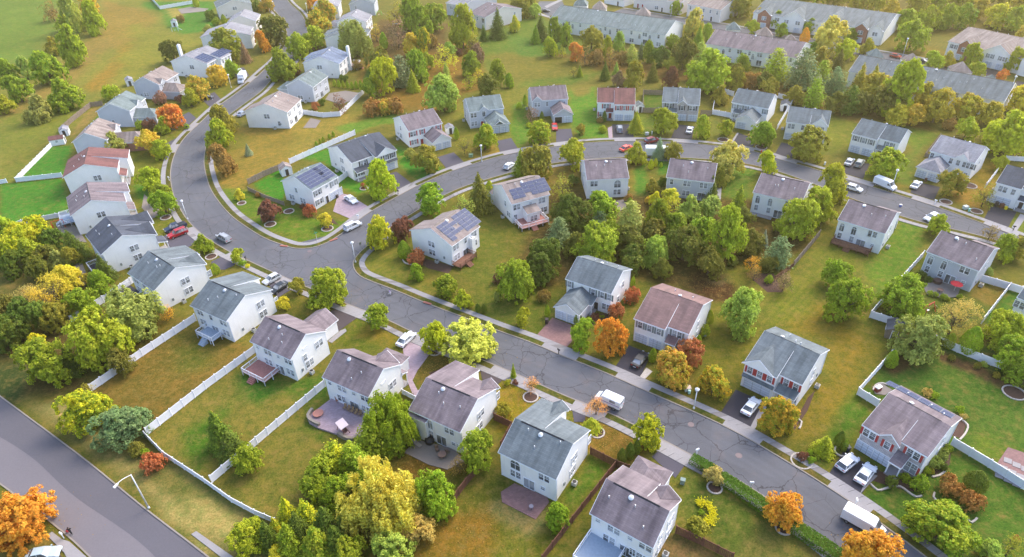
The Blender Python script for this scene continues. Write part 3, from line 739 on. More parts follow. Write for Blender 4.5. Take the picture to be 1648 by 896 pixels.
# ------------------------------------------------------------------ windows and doors (shared meshes, one object each)
_wm = {}
def win_mesh(kind):
    """pane mesh and frame mesh in a wall frame: x along the wall, y outwards, z up, origin at the middle"""
    if kind in _wm: return _wm[kind]
    pane, fr = MB(), MB()
    def one(x0, x1, z0, z1, rail=True, arch=False):
        if arch:
            r = (x1 - x0) / 2; cx = (x0 + x1) / 2
            pts = [(x0, .05, z0), (x1, .05, z0)] + [(cx + r * math.cos(t), .05, z1 + r * math.sin(t)) for t in [math.pi * k / 10 for k in range(11)]]
            pane.prism(pts, (0, -.04, 0))
            for k in range(10):
                t0, t1 = math.pi * k / 10, math.pi * (k + 1) / 10
                q = lambda rr, t: (cx + rr * math.cos(t), .09, z1 + rr * math.sin(t))
                fr.prism([q(r, t0), q(r + .13, t0), q(r + .13, t1), q(r, t1)], (0, -.08, 0))
            fr.box(x0 - .1, x0, .01, .09, z0 - .1, z1); fr.box(x1, x1 + .1, .01, .09, z0 - .1, z1); fr.box(x0, x1, .01, .10, z0 - .12, z0)
            fr.box(x0, x1, .02, .08, z1 - .04, z1 + .04); fr.box(cx - .03, cx + .03, .02, .075, z0, z1 + r)
            return
        pane.box(x0, x1, .01, .05, z0, z1)
        w = .10
        fr.box(x0 - w, x0, .01, .09, z0 - w, z1 + w); fr.box(x1, x1 + w, .01, .09, z0 - w, z1 + w)
        fr.box(x0, x1, .01, .09, z1, z1 + w); fr.box(x0, x1, .01, .12, z0 - w, z0)
        if rail:
            zm = (z0 + z1) / 2; fr.box(x0, x1, .02, .08, zm - .035, zm + .035)
            xm = (x0 + x1) / 2; fr.box(xm - .018, xm + .018, .02, .07, zm + .035, z1)
            zq = (zm + z1) / 2; fr.box(x0, x1, .02, .066, zq - .018, zq + .018)
    H = .72
    if kind == 'w1': one(-.42, .42, -H, H)
    elif kind == 'w2': one(-.92, -.1, -H, H); one(.1, .92, -H, H)
    elif kind == 'w3': one(-1.4, -.56, -H, H); one(-.4, .4, -H, H); one(.56, 1.4, -H, H)
    elif kind == 'sm': one(-.35, .35, -.35, .35)
    elif kind == 'vent': one(-.55, .55, -.06, .06, False)
    elif kind == 'bay': one(-1.0, -.2, -1.0, 1.0); one(-.05, .75, -1.0, 1.0)
    elif kind == 'tall': one(-.42, .42, -1.35, -.1); one(-.42, .42, .1, 1.0)
    elif kind == 'arch': one(-.5, .5, -1.0, .55, arch=True)
    elif kind == 'arch2': one(-.85, .85, -.9, .35, arch=True)
    elif kind == 'slide': one(-.95, -.04, -1.05, 1.0, False); one(.04, .95, -1.05, 1.0, False)
    _wm[kind] = (pane.mesh('window_pane', M['glass']), fr.mesh('window_frame', M['trim']))
    return _wm[kind]
_misc = {}
def gdoor_mesh(w):
    k = ('g', w)
    if k in _misc: return _misc[k]
    a = MB(); h = 2.15
    a.box(-w / 2, w / 2, .005, .02, -h / 2, h / 2, 1)
    for i in range(4):
        for q in range(3):
            a.box(-w / 2 + q * w / 3 + .035, -w / 2 + (q + 1) * w / 3 - .035, .02, .055, -h / 2 + i * h / 4 + .045, -h / 2 + (i + 1) * h / 4 - .045)
    f = MB(); f.box(-w / 2 - .12, -w / 2, .01, .1, -h / 2, h / 2 + .12).box(w / 2, w / 2 + .12, .01, .1, -h / 2, h / 2 + .12).box(-w / 2, w / 2, .01, .1, h / 2, h / 2 + .12)
    _misc[k] = (a.mesh('garage_door', [M['gdoor'], M['gdoor_gap']]), f.mesh('door_frame', M['trim'])); return _misc[k]
def door_mesh(mk):
    k = ('d', mk)
    if k in _misc: return _misc[k]
    a = MB(); a.box(-.46, .46, .01, .06, -1.05, 1.0)
    f = MB(); f.box(-.6, -.46, .01, .11, -1.05, 1.14).box(.46, .6, .01, .11, -1.05, 1.14).box(-.46, .46, .01, .11, 1.0, 1.14)
    hd = MB(); hd.box(.32, .38, .06, .12, -.08, .04)
    _misc[k] = (a.mesh('door', M[mk]), f.mesh('door_frame', M['trim']), hd.mesh('door_handle', M['metal'])); return _misc[k]
def sh_mesh(mk, h=1.5):
    k = ('s', mk, h)
    if k not in _misc:
        a = MB(); a.box(-.19, .19, .01, .07, -h / 2, h / 2)
        for i in range(6): a.box(-.14, .14, .07, .085, -h / 2 + .08 + i * (h - .16) / 6, -h / 2 + .08 + (i + .6) * (h - .16) / 6)
        _misc[k] = a.mesh('shutter', M[mk])
    return _misc[k]
def vent_mesh():
    if 'v' not in _misc: _misc['v'] = MB().cyl((0, 0, -.1), (0, 0, .45), .09, n=8).mesh('vent_pipe', M['metal'])
    return _misc['v']
def cap_mesh():
    if 'c' not in _misc: _misc['c'] = MB().cyl((0, 0, -.05), (0, 0, .16), .34, .34, n=12).cyl((0, 0, .16), (0, 0, .3), .4, .15, n=12).mesh('roof_vent', M['metal'])
    return _misc['c']
def panel_meshes():
    if 'p' not in _misc:
        a = MB(); a.box(-.80, .80, -.46, .46, .06, .10)
        f = MB(); f.box(-.85, .85, -.51, .51, .02, .075)
        _misc['p'] = (a.mesh('solar_cells', M['solar']), f.mesh('panel_frame', M['panel_frame']))
    return _misc['p']

HOUSES = []
WK = 3.05     # height of the wing eave
class House: pass
def house(desc, label, C, E1, E2, front=False, h=5.8, rise=2.8, rf=.49, roof='taupe', wall='white', fwall=None, e=1.3, bump=None,
          cross=(), wing=None, porch=None, wins=(), gab=((.5, 'w2', 4.35), (.5, 'w2', 1.7)), shut=None, solar=(), vents=3, deck=None, sunroom=None,
          W=None, Dp=None, chimney=None, cat='house', name='house', group=None, boxes=(), band=False, rooflabel=None):
    c = P(C[0], C[1], h).to_2d(); a = P(E1[0], E1[1], h).to_2d(); b_ = P(E2[0], E2[1], h).to_2d()
    ud = (a - c); Wd = W or ud.length; ud.normalize()
    vv = b_ - c; vv = vv - ud * vv.dot(ud); Dd = Dp or vv.length; vv.normalize()
    O = c
    if front: O = c + vv * Dd; vdir = -vv
    else: vdir = vv
    W_, Dm = Wd, Dd
    D_ = Dm + (e if (bump or (0, 1))[0] > .01 else 0)
    ctr = O + ud * (W_ / 2) + vdir * (D_ / 2)
    xax = Vector((vdir.y, -vdir.x)); sx = 1 if ud.dot(xax) > 0 else -1
    rz = math.atan2(xax.y, xax.x)
    root = empty(name, (ctr.x, ctr.y, 0), rz)
    tag(root, label, cat, group)
    T = lambda u, v, z=0.0: Vector((sx * (u - W_ / 2), v - D_ / 2, z))
    R = M['roof_' + roof]; WL = M['w_' + wall]; FW = M[fwall] if fwall else WL
    OE, OG = .38, .18      # wall set in from eaves and from gable edges
    rv = Dm * rf; rz_ = h + rise
    bump = bump or (0, 1); b0, b1 = bump[0] * W_, bump[1] * W_
    segs = []
    if b0 > .01: segs.append((0, b0, D_ - e))
    segs.append((b0, b1, D_))
    if b1 < W_ - .01: segs.append((b1, W_, D_ - e))
    # walls
    wb = MB(); ft = .1
    for (s0, s1, vf) in segs:
        w0 = s0 + (OG if s0 < .01 else 0); w1 = s1 - (OG if s1 > W_ - .01 else 0)
        if s0 >= .01 and vf < D_: w0 += 0.02
        if s1 <= W_ - .01 and vf < D_: w1 -= 0.02
        zt = h - .12
        prof = [(OE, 0), (vf - OE, 0), (vf - OE, h + .02), (rv, rz_ - .16), (OE, h + .02)]
        wb.prism([T(w0, v, z) for v, z in prof], T(w1, 0) - T(w0, 0))
    wo = wb.build('wall', WL, root)
    # front facing in another material: thin panel over the front wall
    if fwall:
        fb = MB()
        for (s0, s1, vf) in segs:
            w0 = s0 + (OG if s0 < .01 else 0.02); w1 = s1 - (OG if s1 > W_ - .01 else .02)
            y = vf - OE
            fb.prism([T(w0, y + .004, .02), T(w1, y + .004, .02), T(w1, y + .004, h - .05), T(w0, y + .004, h - .05)], T(0, .03) - T(0, 0))
        fb.build('front_facing', FW, root)
    fz = .036 if fwall else 0
    rb, tb = MB(), MB()
    def slab(pts, ex=0.0):
        pts = [Vector(p) for p in pts]
        rb.prism(pts, (0, 0, -.07))
        cen = sum(pts, Vector()) / len(pts)
        tb.prism([p + (Vector((p.x - cen.x, p.y - cen.y, 0)).normalized() * .085) + Vector((0, 0, -.075)) for p in pts], (0, 0, -.2))
    slab([T(0, 0, h), T(W_, 0, h), T(W_, rv, rz_), T(0, rv, rz_)])
    for (s0, s1, vf) in segs:
        slab([T(s0, vf, h), T(s1, vf, h), T(s1, rv, rz_), T(s0, rv, rz_)])
    def vfront(u):
        for s0, s1, vf in segs:
            if s0 - .01 <= u <= s1 + .01: return vf
        return D_
    def vroof_z(u, v):
        return h + rise * v / rv if v < rv else h + rise * (vfront(u) - v) / (vfront(u) - rv)
    # cross gables over the front
    cw = MB(); bays = []
    for cr_ in cross:
        uc, w = cr_[0] * W_, cr_[1]; pit = cr_[2] if len(cr_) > 2 else .85
        vf0 = vfront(uc); ext = cr_[3] if len(cr_) > 3 else 0.0; vf = vf0; za = h + w / 2 * pit; slope = rise / (vf - rv); vb = vf - min((za - h) / slope, vf - rv - .1)
        zc = min(za, rz_ - .03); pit = (zc - h) / (w / 2); vb = vf - (zc - h) / slope
        fo = .12 + ext
        if ext:
            bm_ = M[cr_[4]] if len(cr_) > 4 else WL; y1 = vf0 - OE + ext
            bx = MB(); bx.prism([T(uc - w / 2 + .2, y1, 0), T(uc + w / 2 - .2, y1, 0), T(uc + w / 2 - .2, y1, h - .1), T(uc, y1, zc - .2), T(uc - w / 2 + .2, y1, h - .1)], T(0, .05 - ext) - T(0, 0)); bx.build('front_bay', bm_, root)
            bays.append((uc - w / 2, uc + w / 2, y1))
        for s in (-1, 1):
            pts = [T(uc, vf + fo, zc + .05), T(uc, vb, zc + .05), T(uc + s * w / 2, vf - .02, h + .03), T(uc + s * (w / 2), vf + fo, h + .02)]
            pts = [pts[0], pts[1], pts[3]]
            rb.prism(pts, (0, 0, -.09))
            tb.prism([T(uc, vf + fo + .09, zc - .02), T(uc, vf + .02, zc - .02), T(uc + s * w / 2 * 1.02, vf + .02, h - .07), T(uc + s * w / 2 * 1.02, vf + fo + .09, h - .07)], (0, 0, -.2))
        y = vf - OE + (.04 if fwall else 0) + ext
        if ext: continue
        cw.prism([T(uc - w / 2 + .15, y + .02, h - .3), T(uc + w / 2 - .15, y + .02, h - .3), T(uc + w / 2 - .15, y + .02, h - .02), T(uc, y + .02, zc - .14), T(uc - w / 2 + .15, y + .02, h - .02)], T(0, OE + .05 - .02) - T(0, 0))
    if cw.v: cw.build('front_gable', FW if fwall else WL, root)
    # garage wing
    items = []
    if wing:
        g0, g1 = wing['u'][0] * W_, wing['u'][1] * W_; L = wing['len']; hg = wing.get('h', WK); typ = wing.get('roof', 'gable'); pit = wing.get('pit', .62)
        ww = g1 - g0; gm = (g0 + g1) / 2; zt = min(hg + ww / 2 * pit, h - .25); v1 = D_ + L; vb = min(vfront(g0 + .1), vfront(g1 - .1)) - OE + .02
        wbm = MB()
        if typ == 'gable':
            wbm.prism([T(g0 + .2, v1 - OE, 0), T(g1 - .2, v1 - OE, 0), T(g1 - .2, v1 - OE, hg + .02), T(gm, v1 - OE, zt - .14), T(g0 + .2, v1 - OE, hg + .02)], T(0, vb) - T(0, v1 - OE))
            slab([T(g0, vb, hg), T(g0, v1, hg), T(gm, v1, zt), T(gm, vb, zt)]); slab([T(g1, vb, hg), T(g1, v1, hg), T(gm, v1, zt), T(gm, vb, zt)])
        else:
            wbm.prism([T(g0 + .2, v1 - OE, 0), T(g1 - .2, v1 - OE, 0), T(g1 - .2, v1 - OE, hg), T(g0 + .2, v1 - OE, hg)], T(0, vb) - T(0, v1 - OE))
            vh = v1 - ww / 2 * .95
            if vh < vb + .2: vh = vb + .2
            slab([T(g0, vb, hg), T(g0, v1, hg), T(gm, vh, zt), T(gm, vb, zt)]); slab([T(g1, vb, hg), T(g1, v1, hg), T(gm, vh, zt), T(gm, vb, zt)])
            slab([T(g0, v1, hg), T(g1, v1, hg), T(gm, vh, zt)])
            if wing.get('fg'):
                w = wing['fg']; zc = hg + w / 2 * .75
                for s in (-1, 1):
                    rb.prism([T(gm, v1 + .12, zc), T(gm, v1 - w * .55, zc), T(gm + s * w / 2, v1 + .12, hg + .03)], (0, 0, -.08))
                    tb.prism([T(gm, v1 + .22, zc - .06), T(gm, v1, zc - .06), T(gm + s * w / 2, v1, hg - .04), T(gm + s * w / 2, v1 + .22, hg - .04)], (0, 0, -.18))
        wbm.build('garage_wall', M['brick'] if wing.get('brick') else WL, root)
        for k, uc in enumerate(wing.get('doors', ((.27, 2.4), (.73, 2.4)))):
            items.append(('GW', g0 + ww * uc[0], 1.1, 'open' if uc[1] == 0 else 'gd%g' % uc[1], v1 - OE))
    if porch:
        for pc in (porch if isinstance(porch[0], (list, tuple)) else [porch]):
            p0, p1, ext = pc[0] * W_, pc[1] * W_, pc[2]; um = (p0 + p1) / 2; vf = min(vfront(p0 + .1), vfront(p1 - .1)) - OE + fz
            slab([T(p0, vf + .02, 3.75), T(p1, vf + .02, 3.75), T(p1, vf + ext, 3.0), T(p0, vf + ext, 3.0)])
            pb = MB()
            for u in (p0 + .15, p1 - .15): pb.cyl(T(u, vf + ext - .2, 0), T(u, vf + ext - .2, 2.85), .1, n=8)
            pb.build('porch_post', M['trim'], root)
            sb = MB(); q = T(p0, vf + .03), T(p1, vf + ext)
            sb.box(min(q[0].x, q[1].x), max(q[0].x, q[1].x), q[0].y, q[1].y, 0, .3).build('porch_step', M['walk'], root)
    if sunroom:
        for (p0, p1, ext, zt, z1) in sunroom:     # lower volume on the back wall
            p0 *= W_; p1 *= W_
            q = [T(p0, OE - ext, 0), T(p1, OE - ext, 0)]
            bb = MB(); bb.box(min(q[0].x, q[1].x), max(q[0].x, q[1].x), q[0].y, T(0, OE + .02).y, 0, z1 - .08).build('back_bay', WL, root)
            slab([T(p0 - .2, OE - ext - .25, z1), T(p1 + .2, OE - ext - .25, z1), T(p1 + .2, OE - .01, zt), T(p0 - .2, OE - .01, zt)])
    if band:
        bb = MB(); u0, u1 = b0 + .1, b1 - .1
        rb.prism([T(u0, D_ - OE + .03, 3.25), T(u1, D_ - OE + .03, 3.25), T(u1, D_ - OE + .55, 2.85), T(u0, D_ - OE + .55, 2.85)], (0, 0, -.1))
    ro = rb.build('roof', R, root); tb.build('roof_trim', M['trim'], root)
    # ridge vent strip, blackened to paint in the shadow gap along the ridge
    rl = MB(); u0, u1 = 1.4, W_ - 1.2
    rl.prism([T(u0, rv - .2, rz_ - .2 * rise / rv + .02), T(u1, rv - .2, rz_ - .2 * rise / rv + .02), T(u1, rv, rz_ + .05), T(u0, rv, rz_ + .05)], (0, 0, -.04))
    rl.build('ridge_vent_shadow', M['black'] if roof != 'navy' else R, ro)
    # corner boards
    for u, s in ((OG, 1), (W_ - OG, -1)):
        cb = MB(); cb.prism([T(u - s * .03, OE - .03, 0), T(u + s * .1, OE - .03, 0), T(u + s * .1, OE + .1, 0), T(u - s * .03, OE + .1, 0)], (0, 0, h - .05))
        cb.build('corner_board', M['trim'], root); cb = MB(); vf = vfront(u + s * .2)
        cb.prism([T(u - s * .03, vf - OE + .045, 0), T(u + s * .1, vf - OE + .045, 0), T(u + s * .1, vf - OE - .1, 0), T(u - s * .03, vf - OE - .1, 0)], (0, 0, h - .05)); cb.build('corner_board', M['trim'], root)
    # openings
    def put(side, s, z, kind, vw=None):
        if side == 'F':
            yy = vfront(s * W_) - OE + fz
            for q0, q1, yb in bays:
                if q0 < s * W_ < q1: yy = yb
            pos = T(s * W_, yy, z); ang = 0
        elif side == 'GW': pos = T(s, vw, z); ang = 0
        elif side == 'B': pos = T(s * W_, OE, z); ang = math.pi
        elif side == 'S':
            p = sunroom[0]; pos = T(s * W_, OE - p[2], z); ang = math.pi
        elif side == '0': pos = T(OG, s * D_, z); ang = (math.pi / 2 if sx > 0 else -math.pi / 2)
        elif side == '1': pos = T(W_ - OG, s * D_, z); ang = (-math.pi / 2 if sx > 0 else math.pi / 2)
        sh = None
        if kind.endswith('*'): kind = kind[:-1]; sh = shut
        def att(nm, me, par, lp=(0, 0, 0)):
            o = link(nm, me, par)
            return o
        if kind == 'open':
            a = MB().box(-1.2, 1.2, .0, .03, -1.07, 1.07).build('garage_dark_sheet', M['black'], root); a.location = pos; a.rotation_euler.z = ang  # black sheet painting the dark garage interior; no room behind it
            _, f = gdoor_mesh(2.4); link('door_frame', f, a); return
        if kind.startswith('gd'):
            a, f = gdoor_mesh(float(kind[2:])); o = link('garage_door', a, root); o.location = pos; o.rotation_euler.z = ang
            link('door_frame', f, o); return
        if kind.startswith('door'):
            a, f, hd = door_mesh(kind); o = link('door', a, root); o.location = pos; o.rotation_euler.z = ang
            link('door_frame', f, o); link('door_handle', hd, o); return
        a, f = win_mesh(kind); o = link('window', a, root); o.location = pos; o.rotation_euler.z = ang; link('window_frame', f, o)
        if sh:
            hw = {'w1': .42, 'w2': .92, 'w3': 1.4, 'sm': .35, 'bay': .95, 'arch2': .85}.get(kind, .5) + .32
            for sgn in (-1, 1):
                so = link('shutter', sh_mesh(sh, .8 if kind == 'sm' else 1.55), root)
                so.location = pos + Vector((math.cos(ang), math.sin(ang), 0)) * (sgn * hw); so.rotation_euler.z = ang
    for it in items: put(*it)
    for it in wins: put(*it)
    for s, k, z in gab: put('0', s, z, k); put('1', s, z, k)
    # vents on the back slope near the ridge
    r = random.Random(hash(desc) % 1000 if False else sum(map(ord, desc)))
    for i in range(vents):
        u = W_ * (.15 + .7 * (i + r.random()) / max(vents, 1)); v = rv * (.3 + .6 * r.random())
        o = link('vent_pipe', vent_mesh(), root); o.location = T(u, v, vroof_z(u, v))
    o = link('roof_vent', cap_mesh(), root); u = W_ * r.uniform(.45, .7); o.location = T(u, rv - .7, vroof_z(u, rv - .7)); o.rotation_euler = (math.atan2(rise, rv), 0, 0)
    if chimney:
        ch = MB(); q = T(chimney[0] * W_, OE - .9); q2 = T(chimney[0] * W_ + 1.3, OE + .02)
        ch.box(min(q.x, q2.x), max(q.x, q2.x), q.y, q2.y, 0, chimney[1]).box((q.x + q2.x) / 2 - .25, (q.x + q2.x) / 2 + .25, q.y + .2, q.y + .6, chimney[1], chimney[1] + .25)
        ch.build('chimney', WL, root)
    for sp in solar:     # (plane, u0, cols, t0, rows[, skip])
        plane, u0, cols, t0, rows = sp[:5]; skip = sp[5] if len(sp) > 5 else ()
        pc, pf = panel_meshes()
        if plane == 'B': vA, dv = 0.0, rv
        else: vA, dv = vfront(u0 * W_ + .3), rv - vfront(u0 * W_ + .3)
        L = math.hypot(dv, rise); ang = math.atan2(rise, dv) if plane == 'B' else -math.atan2(rise, -dv)
        for i in range(cols):
            for j in range(rows):
                if (i, j) in skip: continue
                u = u0 * W_ + (i + .5) * 1.78; t = t0 + (j + .5) * 1.10
                o = link('solar_panel', pc, root); o.location = T(u, vA + dv * t / L, h + rise * t / L + .02)
                o.rotation_euler = (ang, 0, 0); link('panel_frame', pf, o)
    if deck:
        for dk in (deck if isinstance(deck, list) else [deck]):
            u0, u1, ext, z, fm = dk[0] * W_, dk[1] * W_, dk[2], dk[3], dk[4]; rm = M[dk[5]] if len(dk) > 5 else M['vinyl']
            q = T(u0, OE - ext), T(u1, OE - .02); x0, x1 = min(q[0].x, q[1].x), max(q[0].x, q[1].x); y0, y1 = q[0].y, q[1].y
            db = MB().box(x0, x1, y0, y1, z - .15, z); do = db.build('deck', M[fm], root)
            rb_ = MB()
            for (xa, ya, xb, yb) in ((x0, y0, x1, y0), (x0, y0, x0, y1), (x1, y0, x1, y1)):
                n = max(2, int(math.hypot(xb - xa, yb - ya) / .28))
                dx, dy = (xb - xa), (yb - ya)
                hw = .05
                if dy == 0: rb_.box(xa, xb, ya - hw, ya + hw, z + .95, z + 1.03); rb_.box(xa, xb, ya - .03, ya + .03, z + .1, z + .16)
                else: rb_.box(xa - hw, xa + hw, ya, yb, z + .95, z + 1.03); rb_.box(xa - .03, xa + .03, ya, yb, z + .1, z + .16)
                for i in range(n + 1):
                    t = i / n; w = .06 if i % 7 == 0 else .022
                    rb_.box(xa + dx * t - w, xa + dx * t + w, ya + dy * t - w, ya + dy * t + w, z - (z if i % 7 == 0 else 0), z + (1.1 if i % 7 == 0 else .95))
            rb_.build('railing', rm, do)
            if z > .3:
                st = MB(); ns = max(2, int(z / .19)); xs = x0 + (x1 - x0) * .35
                for i in range(ns): st.box(xs, xs + 1.5, y0 - .28 * (i + 1), y0 - .28 * i, 0, z - (i + 1) * z / (ns + 1))
                st.build('steps', M[fm], do)
    H = House(); H.root = root; H.desc = desc; H.W = W_; H.D = D_; H.c = ctr; H.v = vdir; H.u = ud; H.T = T; H.ext = (wing or {}).get('len', 0)
    HOUSES.append(H); return H

# window sets
BK1 = (('B', .16, 4.5, 'w2'), ('B', .5, 4.5, 'w1'), ('B', .8, 4.5, 'w2'), ('B', .17, 1.8, 'w2'), ('B', .48, 1.15, 'slide'), ('B', .8, 1.9, 'w2'))
BK2 = (('B', .12, 4.6, 'w2'), ('B', .36, 4.6, 'sm'), ('B', .62, 4.5, 'w2'), ('B', .88, 4.6, 'sm'), ('B', .14, 1.7, 'w2'), ('B', .4, 1.15, 'slide'), ('B', .68, 1.7, 'w2'))
def arches(fl=False):
    f = (lambda s: 1 - s) if fl else (lambda s: s)
    return (('B', f(.12), 3.9, 'arch'), ('B', f(.12), 1.6, 'w1'), ('B', f(.38), 3.9, 'arch'), ('B', f(.38), 1.6, 'w1'), ('B', f(.76), 4.5, 'w2'), ('B', f(.58), 1.15, 'slide'), ('B', f(.82), 1.7, 'sm'))
def fr(b, other_left=True, s='*', dk='door_dark', gd=True):
    """fronts: garage doors and a row of windows in the bump b, door and windows in the rest"""
    b0, b1 = b; w = b1 - b0; o0, o1 = (b1, 1) if b0 < .2 else (0, b0); ow = o1 - o0
    L = [('F', b0 + w * .2, 4.4, 'w1' + s), ('F', b0 + w * .5, 4.4, 'w1' + s), ('F', b0 + w * .8, 4.4, 'w1' + s), ('F', o0 + ow * .55, 4.4, 'w2' + s)]
    if gd: L += [('F', b0 + w * .27, 1.1, 'gd2.5'), ('F', b0 + w * .73, 1.1, 'gd2.5')]
    if b0 < .2: L += [('F', o0 + ow * .2, 1.1, dk), ('F', o0 + ow * .66, 1.7, 'w2' + s)]
    else: L += [('F', o0 + ow * .8, 1.1, dk), ('F', o0 + ow * .32, 1.7, 'w2' + s)]
    return tuple(L)
# ------------------------------------------------------------------ the houses
h = house
# nearest row, backs towards the viewer
h('the white house with the big blue-grey deck', 'white house with purple-grey roof and blue-grey back deck, lowest in the picture', (1051,881.5), (949.3,825.6), (1103,808), roof='mauve', bump=(.38,1), e=1.0,
  cross=((.22,4.2,.8),), wing=dict(u=(.38,.98), len=5.2, roof='hip'), wins=BK2 + (('B', .3, 1.8, 'w1'),), gab=((.3,'w1',4.35),(.62,'w2',4.2),(.3,'w1',1.7),(.62,'w2',1.7)), deck=(.42,.98,5.2,1.0,'deck_grey'), rf=.5)
h('the slate-roofed house with the red brick patio', 'white house with slate-blue roof and red brick patio behind it', (894.8,771.8), (801.7,727.2), (956.3,694.2), roof='slate', bump=(.52,1), e=2.2,
  cross=((.63,3.2,.85),), wins=(('B', .72, 4.0, 'arch2'), ('B', .72, 1.9, 'w2'), ('B', .22, 4.4, 'w2'), ('B', .48, 1.15, 'slide'), ('B', .24, 1.7, 'sm')), gab=((.46,'w2',4.2),(.42,'w2',1.7),(.85,'w1',3.2)), rf=.46)
h('the mauve-roofed house by the willow', 'white house with mauve roof and arched back windows beside the weeping willow', (740.3,695.8), (657.7,658.8), (805.7,624.8), roof='mauve', bump=(.50,1), e=2.2, cross=((.14,3.6,.85),),
  wins=arches(True) + (('B', .08, 1.7, 'sm'),), gab=((.45,'w2',4.2),(.4,'w2',1.7),(.85,'w1',3.6)), sunroom=((.66,.98,.7,5.2,5.1),), rf=.47)
h('the white house with the paver terrace', 'white house with mauve roof and large curved paver terrace with swing', (592.6,639), (518.3,606.6), (650,586.7), roof='mauve', bump=(0,.5), e=.8, cross=((.3,5.0,.75),),
  wing=dict(u=(.2,.72), len=4.6, roof='hip'), porch=(.0,.2,1.5), wins=BK2, gab=((.45,'vent',5.6),(.68,'w2',3.2),(.3,'w1',1.7)), rf=.5)
h('the white house with the pink deck', 'white house with mauve roof, white-railed pink back deck and gabled garage', (467,578.7), (402,548.7), (527.5,532.5), roof='mauve', bump=(0,1), e=.0,
  wing=dict(u=(.3,.86), len=6.0, roof='gable'), wins=BK2, gab=((.4,'vent',5.7),(.35,'w1',3.6),(.75,'w2',4.2),(.42,'w2',1.7)), deck=(.42,.98,4.0,.9,'deck_red'), rf=.49)
h('the slate-roofed house with the small white deck', 'white house with slate roof and small raised white deck at its back', (363.7,517), (305.5,491), (441,466), roof='slate', bump=(.5,1), e=1.6,
  wins=BK1, gab=((.62,'w2',4.2),(.62,'w2',1.7),(.9,'sm',3)), deck=(.28,.72,2.8,1.1,'deck_grey'), rf=.47)
h('the slate-roofed house with the dark deck', 'white house with slate roof and stepped front gable beside dark back deck', (247.5,467.5), (205,438.7), (332.5,425), roof='slate', bump=(.45,1), e=1.4, cross=((.28,6,.6),),
  wins=BK1, gab=((.5,'w2',4.3),(.5,'w2',1.7),(.9,'w1',3.1)), deck=(.7,1.25,3.2,1.0,'drive_k'), rf=.47)
h('the navy-roofed house by the red SUV', 'white house with dark navy roof next to parked red SUV', (162,409.5), (137,378), (253,378), roof='navy', bump=(.5,1), e=1.5, cross=((.25,6.4,.7),(.78,5.0,.8)),
  wins=BK1, gab=((.5,'w2',4.3),(.5,'w2',1.7)), rf=.45, deck=(0,.5,3.2,1.0,'drive_k'), porch=(.0,.3,2.2))
h('the tan-roofed house with the tall skylight gable', 'white house with brown-grey roof between the navy and red-brown roofs', (112.5,347.5), (107,318), (204.5,327), roof='mauve', bump=(.48,1), e=1.5,
  wins=BK1, gab=((.45,'w2',4.0),), rf=.44, W=12, deck=(.55,1.05,3.6,1.0,'deck_grey'), porch=(0,.4,1.8))
h('the red-roofed house with the fenced green yard', 'white house with red-brown stepped roof beside vivid green fenced lawn', (100,285.5), (110,253.7), (188.7,273), roof='red', bump=(.48,1), e=2.4,
  wins=BK1, gab=((.5,'w2',3.8),), rf=.46, W=12.5, porch=(0,.4,1.8))
h('the tan-roofed house with the brick garage', 'grey-sided house with tan roof and low hipped red-brick garage', (115,228.7), (150,192), (166,225), roof='taupe', wall='grey', bump=(0,1), e=0, cross=((.75,3.4,.8),),
  wing=dict(u=(.25,.85), len=9.5, roof='hip', brick=True), W=12, Dp=10.5, gab=(), rf=.45)
h('the green-roofed house beside the red maple', 'pale house with grey-green roof and hipped garage beside the red maple', (208.7,178), (232.5,158.7), (158,176), front=True, roof='green', wall='grey', cross=((.55,3.4,.8),),
  wing=dict(u=(.1,.62), len=7.5, roof='hip'), bump=(0,1), e=0, W=12, gab=((.4,'w1',1.8),), wins=(('F', .3, 4.3, 'w2'), ('F', .85, 4.3, 'w2')))
h('the tan-roofed house beside the mauve shrub', 'pale house with tan roof and hipped garage beside a mauve shrub', (256,136), (287.5,117.5), (217.5,131), front=True, roof='taupe', wall='grey', cross=((.2,3.6,.8),),
  wing=dict(u=(.05,.6), len=7, roof='hip'), bump=(0,1), e=0, gab=((.4,'w2',1.8),), wins=(('F', .2, 4.3, 'w2'), ('F', .8, 4.3, 'w2')), W=12.5)
h('the solar-roofed house by the box truck', 'white house with two solar arrays on its stepped roof near box truck', (333,102.5), (367,84.5), (274.5,98), front=True, roof='grey', wall='white', bump=(.48,1), e=1.9,
  solar=(('F', .06, 4, .6, 5), ('F', .52, 5, .9, 4)), wins=fr((.48, 1), s='', gd=False), gab=((.5,'w2',4.0),), chimney=(.5, 10.2), W=13.5)
h('the all-white house by the orange column tree', 'white house with pale grey roof behind a narrow orange tree', (403,56), (418,38), (340,42), front=True, roof='grey', bump=(0,.5), e=1.6, wins=fr((0,.5), s='', gd=False), W=13, gab=((.5,'w1',4.0),))
h('the grey-roofed house at the far top bend', 'pale house with grey roof above the all-white house at the bend', (348,12), (338,-10), (398,-6), roof='slate', wall='cream', bump=(0,1), e=0, wins=BK1, gab=((.5,'w2',4.3),), W=13)
h('the dark-roofed house behind the all-white house', 'white house with dark grey roof squeezed between two pale neighbours', (365,36), (385,12), (414,30), roof='grey', wall='cream', bump=(0,1), e=0, W=12, gab=())
